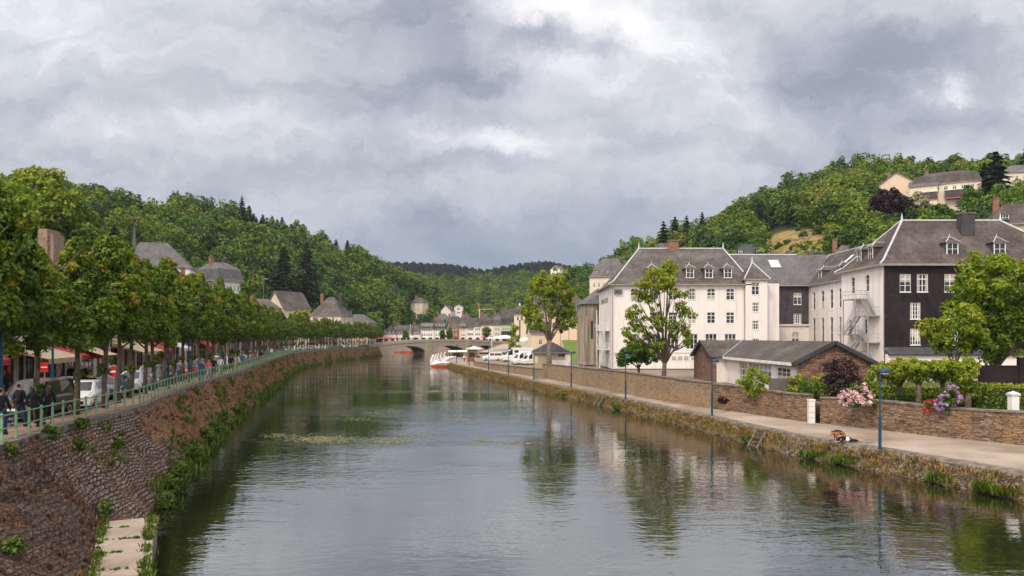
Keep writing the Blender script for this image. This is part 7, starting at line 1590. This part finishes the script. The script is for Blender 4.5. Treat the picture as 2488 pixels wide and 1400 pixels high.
for k, (px, d) in enumerate([(216,56.5),(250,60.0)]):
    t = thing('planter', ('white flower box at the end of the cafe terrace','dark flower box by the red awning')[k], 'planter', (X_(px,d), d, QZ+.02)); b = MB(); b.box(-.4,.4,-.2,.2,0,.6); b.build('box', M[('white_c','trim')[k]], t); rg = np.random.default_rng(k); C = ell_clumps(rg, 12, (0,0,.75), (.4,.2,.15), .14); v, tn = leaf_arrays(rg, C, 30, .1); put('flowers', raw_mesh('flowers', v, [M[('pale','weedgreen')[k]]], {'tint': tn}), t)
mo = tag(put('motorcycle', (lambda m: (m.tube([(0,-.72+.31*math.cos(a),.31+.31*math.sin(a)) for a in np.linspace(0,6.2832,15)],.06,6,0), m.tube([(0,.68+.31*math.cos(a),.31+.31*math.sin(a)) for a in np.linspace(0,6.2832,15)],.07,6,0), m.loft([[(sx_*w_,y_,z_+dz) for sx_,dz in ((-1,-.12),(1,-.12),(1,.12),(-1,.12))] for y_,z_,w_ in ((-.5,.62,.06),(-.2,.82,.14),(.15,.78,.13),(.6,.80,.12),(.85,.86,.05))],1), m.tube([(0,-.72,.31),(0,-.52,.95)],.035,6,2), m.tube([(-.32,-.45,1.0),(0,-.52,.95),(.32,-.45,1.0)],.02,5,2), m.box(-.15,.15,-.25,.35,.28,.6,2), m.mesh('motorcycle', [M['rubber'], M['black'], M['metal']]))[6])(MB()), None, (X_(232,55.6),55.6,QZ-.09), 1.1), 'dark motorcycle parked outside the cafe by the red awning', 'motorcycle')
# ------------------------------------------------------------------ boats
def swan(label, x, y, rz, hull, top, group=None, sc_=1.0):
    t = thing('swan_pedal_boat', label, 'pedal boat', (x,y,0), rz, group); t.scale = (sc_,)*3
    b = MB(); rg2 = []
    for xx, hw_, z0_ in ((-2.15,.12,.25),(-1.7,.62,.05),(-.8,.92,-.08),(.6,.95,-.08),(1.6,.82,.0),(2.1,.45,.2)): rg2.append([(xx,-hw_*.8,z0_),(xx,-hw_,.46),(xx,hw_,.46),(xx,hw_*.8,z0_)])
    b.loft(rg2); b.build('hull', M[hull], t)
    b = MB(); rg2 = []
    for xx, hw_, zt in ((-2.1,.15,.62),(-1.6,.66,.95),(-1.0,.9,1.02),(.2,.95,.88),(1.3,.85,.98),(2.15,.3,1.25)): rg2.append([(xx,-hw_,.465),(xx,-hw_*1.02,zt-.18),(xx,-hw_*.72,zt),(xx,hw_*.72,zt),(xx,hw_*1.02,zt-.18),(xx,hw_,.465)])
    b.loft(rg2); b.build('body', M[top], t)
    b = MB(); b.tube([(-1.55,0,.85),(-1.85,0,1.25),(-1.72,0,1.75),(-1.42,0,2.15),(-1.50,0,2.45),(-1.72,0,2.48)],[.42,.30,.22,.20,.24,.15],10); nk = b.build('neck', M[top], t, smooth=True)
    b = MB(); b.tube([(-1.80,0,2.46),(-2.0,0,2.38),(-2.2,0,2.30)],[.13,.09,.03],8); b.build('beak', M['orange'], nk); b = MB(); b.box(-1.74,-1.66,-.20,.20,2.50,2.56); b.build('eyes', M['trim'], nk)
    for sg in (-1,1):
        b = MB()
        for k_ in range(4): b.tube([(-1.0+k_*.30,sg*.93,.62),(-.3+k_*.38,sg*1.02,.86+.03*k_),(.35+k_*.45,sg*.98,1.06+.02*k_)],[.12,.20,.05],6)
        b.build('wing', M[top], t)
    for sg in (-.42,.42): b = MB(); b.box(-.25,.3,sg-.28,sg+.28,.9,1.08); b.box(.25,.4,sg-.28,sg+.28,.9,1.5); b.build('seat', M['redp'], t)
    return t
d0 = 190; swan('white swan pedal boat with orange-red hull in front of the other boats', X_(1068,d0), d0, R(4), 'redor', 'whitep', None, 1.12)
GB = 'pedal boats moored at the landing'
for px, d, hl, tp, lab in [(1066,204,'redor','orange','orange pedal boat behind the big white swan'),(1079,208,'redor','whitep','white swan boat just behind the orange one'),(1086,203,'bluep','whitep','white and blue pedal boat beside the landing'),(1092,216,'bluep','whitep','pale pedal boat with blue hull further back at the landing'),(1098,226,'redor','whitep','white pedal boat with red hull under the landing rail'),(1106,240,'orange','whitep','small white pedal boat towards the bridge'),(1114,252,'redor','whitep','small white and red pedal boat nearer the bridge')]:
    x_ = min(X_(px,d), float(np.interp(d,[p[1] for p in PE],[p[0] for p in PE]))-2.2); swan(lab, x_, d, R(4+rnd.uniform(-12,25)), hl, tp, GB, .98)
def canoe(label, x, y, rz, mat): 
    t = thing('canoe', label, 'canoe', (x,y,0), rz, 'canoes lined up beyond the bridge'); b = MB(); b.loft([[(xx,-w_*.6,-.05),(xx,-w_,zt),(xx,w_,zt),(xx,w_*.6,-.05)] for xx, w_, zt in ((-2.4,.04,.8),(-1.6,.5,.62),(0,.68,.55),(1.6,.5,.62),(2.4,.04,.8))]); b.build('hull', M[mat], t); b = MB(); b.box(-.9,-.6,-.45,.45,.5,.58); b.box(.7,1.0,-.45,.45,.5,.58); b.build('seat', M['trim'], t); return t
for k, px in enumerate((962,972,984,996,1008,1018)): canoe(('red-orange canoe' if k % 2 else 'pale orange canoe')+' seen through the left bridge arch', X_(px,372), 372+k*.6, R(6), 'redor' if k % 2 else 'orange')
# landing stage, marquee, parasols
ld = thing('boat_landing', 'covered boat landing with pale canopy at the bend of the right bank', 'landing stage', (X_(1122,222), 222, .2)); b = MB(); b.box(-3.5,3.5,-1.2,1.2,0,.5); b.build('deck', M['wood'], ld); b = MB(); b.quad((-3.8,-1.6,3.0),(3.8,-1.6,3.2),(3.8,1.6,3.4),(-3.8,1.6,3.3)); b.quad((-3.8,-1.6,2.75),(3.8,-1.6,2.95),(3.8,-1.6,3.2),(-3.8,-1.6,3.0)); b.build('canopy', M['white_c'], ld)
for x_ in (-3.4,0,3.4): b = MB(); b.bar((x_,-1.2,.5),(x_,-1.2,3.1),.12); b.build('post', M['wood'], ld)
kk = thing('kiosk', 'brown timber kiosk with flat roof by the boat landing', 'kiosk', (X_(1146,196), 196, 1.1)); b = MB(); b.box(-1.1,1.3,0,3,0,3.0); b.build('wall', M['wood'], kk); b = MB(); b.box(-1.4,1.6,-.3,3.3,3.01,3.2); b.build('roof', M['beige'], kk); b = MB(); b.box(-.6,.8,-.03,-.003,1.2,2.3); b.build('hatch', M['trim'], kk)
def parasol(label, x, y, z, r_, h, mat, cat='parasol', n=8):
    t = thing('parasol' if cat == 'parasol' else 'marquee', label, cat, (x,y,z)); b = MB(); b.lathe([(r_,h*.76),(r_,h*.80),(r_*.5,h*.90),(.04,h)],(0,0,0),n); b.build('canopy', M[mat], t); b = MB()
    if cat == 'parasol': b.tube([(0,0,0),(0,0,h*.95)],.06,6); b.build('pole', M['frame'], t)
    else:
        for k_ in range(4): a_ = R(45+90*k_); p = MB(); p.tube([(math.cos(a_)*r_*.95,math.sin(a_)*r_*.95,0),(math.cos(a_)*r_*.95,math.sin(a_)*r_*.95,h*.77)],.08,6); p.build('post', M['frame'], t)
    return t
parasol('white parasol beside the timber kiosk', X_(1152,215), 215, 1.1, 2.3, 3.7, 'white_c')
parasol('big white pointed marquee behind the motorhomes', X_(1226,262), 262, 2.8, 6.4, 5.2, 'white_c', 'marquee', 4)
parasol('smaller white marquee right of the big one', X_(1278,250), 250, 2.8, 4.2, 4.4, 'white_c', 'marquee', 4)
for k_, (px, d, m_) in enumerate([(926,330,'red'),(938,334,'red'),(950,338,'red')]): parasol(('left','middle','right')[k_]+'most of the red cafe parasols at the far end of the left quay' if k_ != 1 else 'middle one of the red cafe parasols at the far end of the left quay', X_(px,d), d, 4.0, 2.6, 3.4, m_)
for k_, (px, d, m_, lab) in enumerate([(1175,384,'pinkcloth','coral cafe parasol in front of the peach town house'),(1197,384,'bluecloth','blue cafe parasol in front of the narrow white town house'),(1220,382,'orange','orange folded sail banner before the restaurant'),(1036,388,'white_c','white cafe parasol before the tall town house'),(1000,388,'white_c','white cafe parasol before the low town house')]): parasol(lab, X_(px,d), d, 4.9, 1.7, 3.0, m_)
# ------------------------------------------------------------------ air: one even, thin haze over the valley
hz_ = MB(); hz_.box(-2500,2500,-390,2200,-5,190)
hm, nt, out = new_mat('thin_haze')
pv = nt.nodes.new('ShaderNodeVolumePrincipled'); pv.inputs['Color'].default_value = (.72,.80,.92,1); pv.inputs['Density'].default_value = .00009; pv.inputs['Anisotropy'].default_value = .2
nt.links.new(pv.outputs[0], out.inputs['Volume'])
tag(hz_.build('haze', hm, kind='stuff'), 'thin pale haze filling the valley air', 'haze')
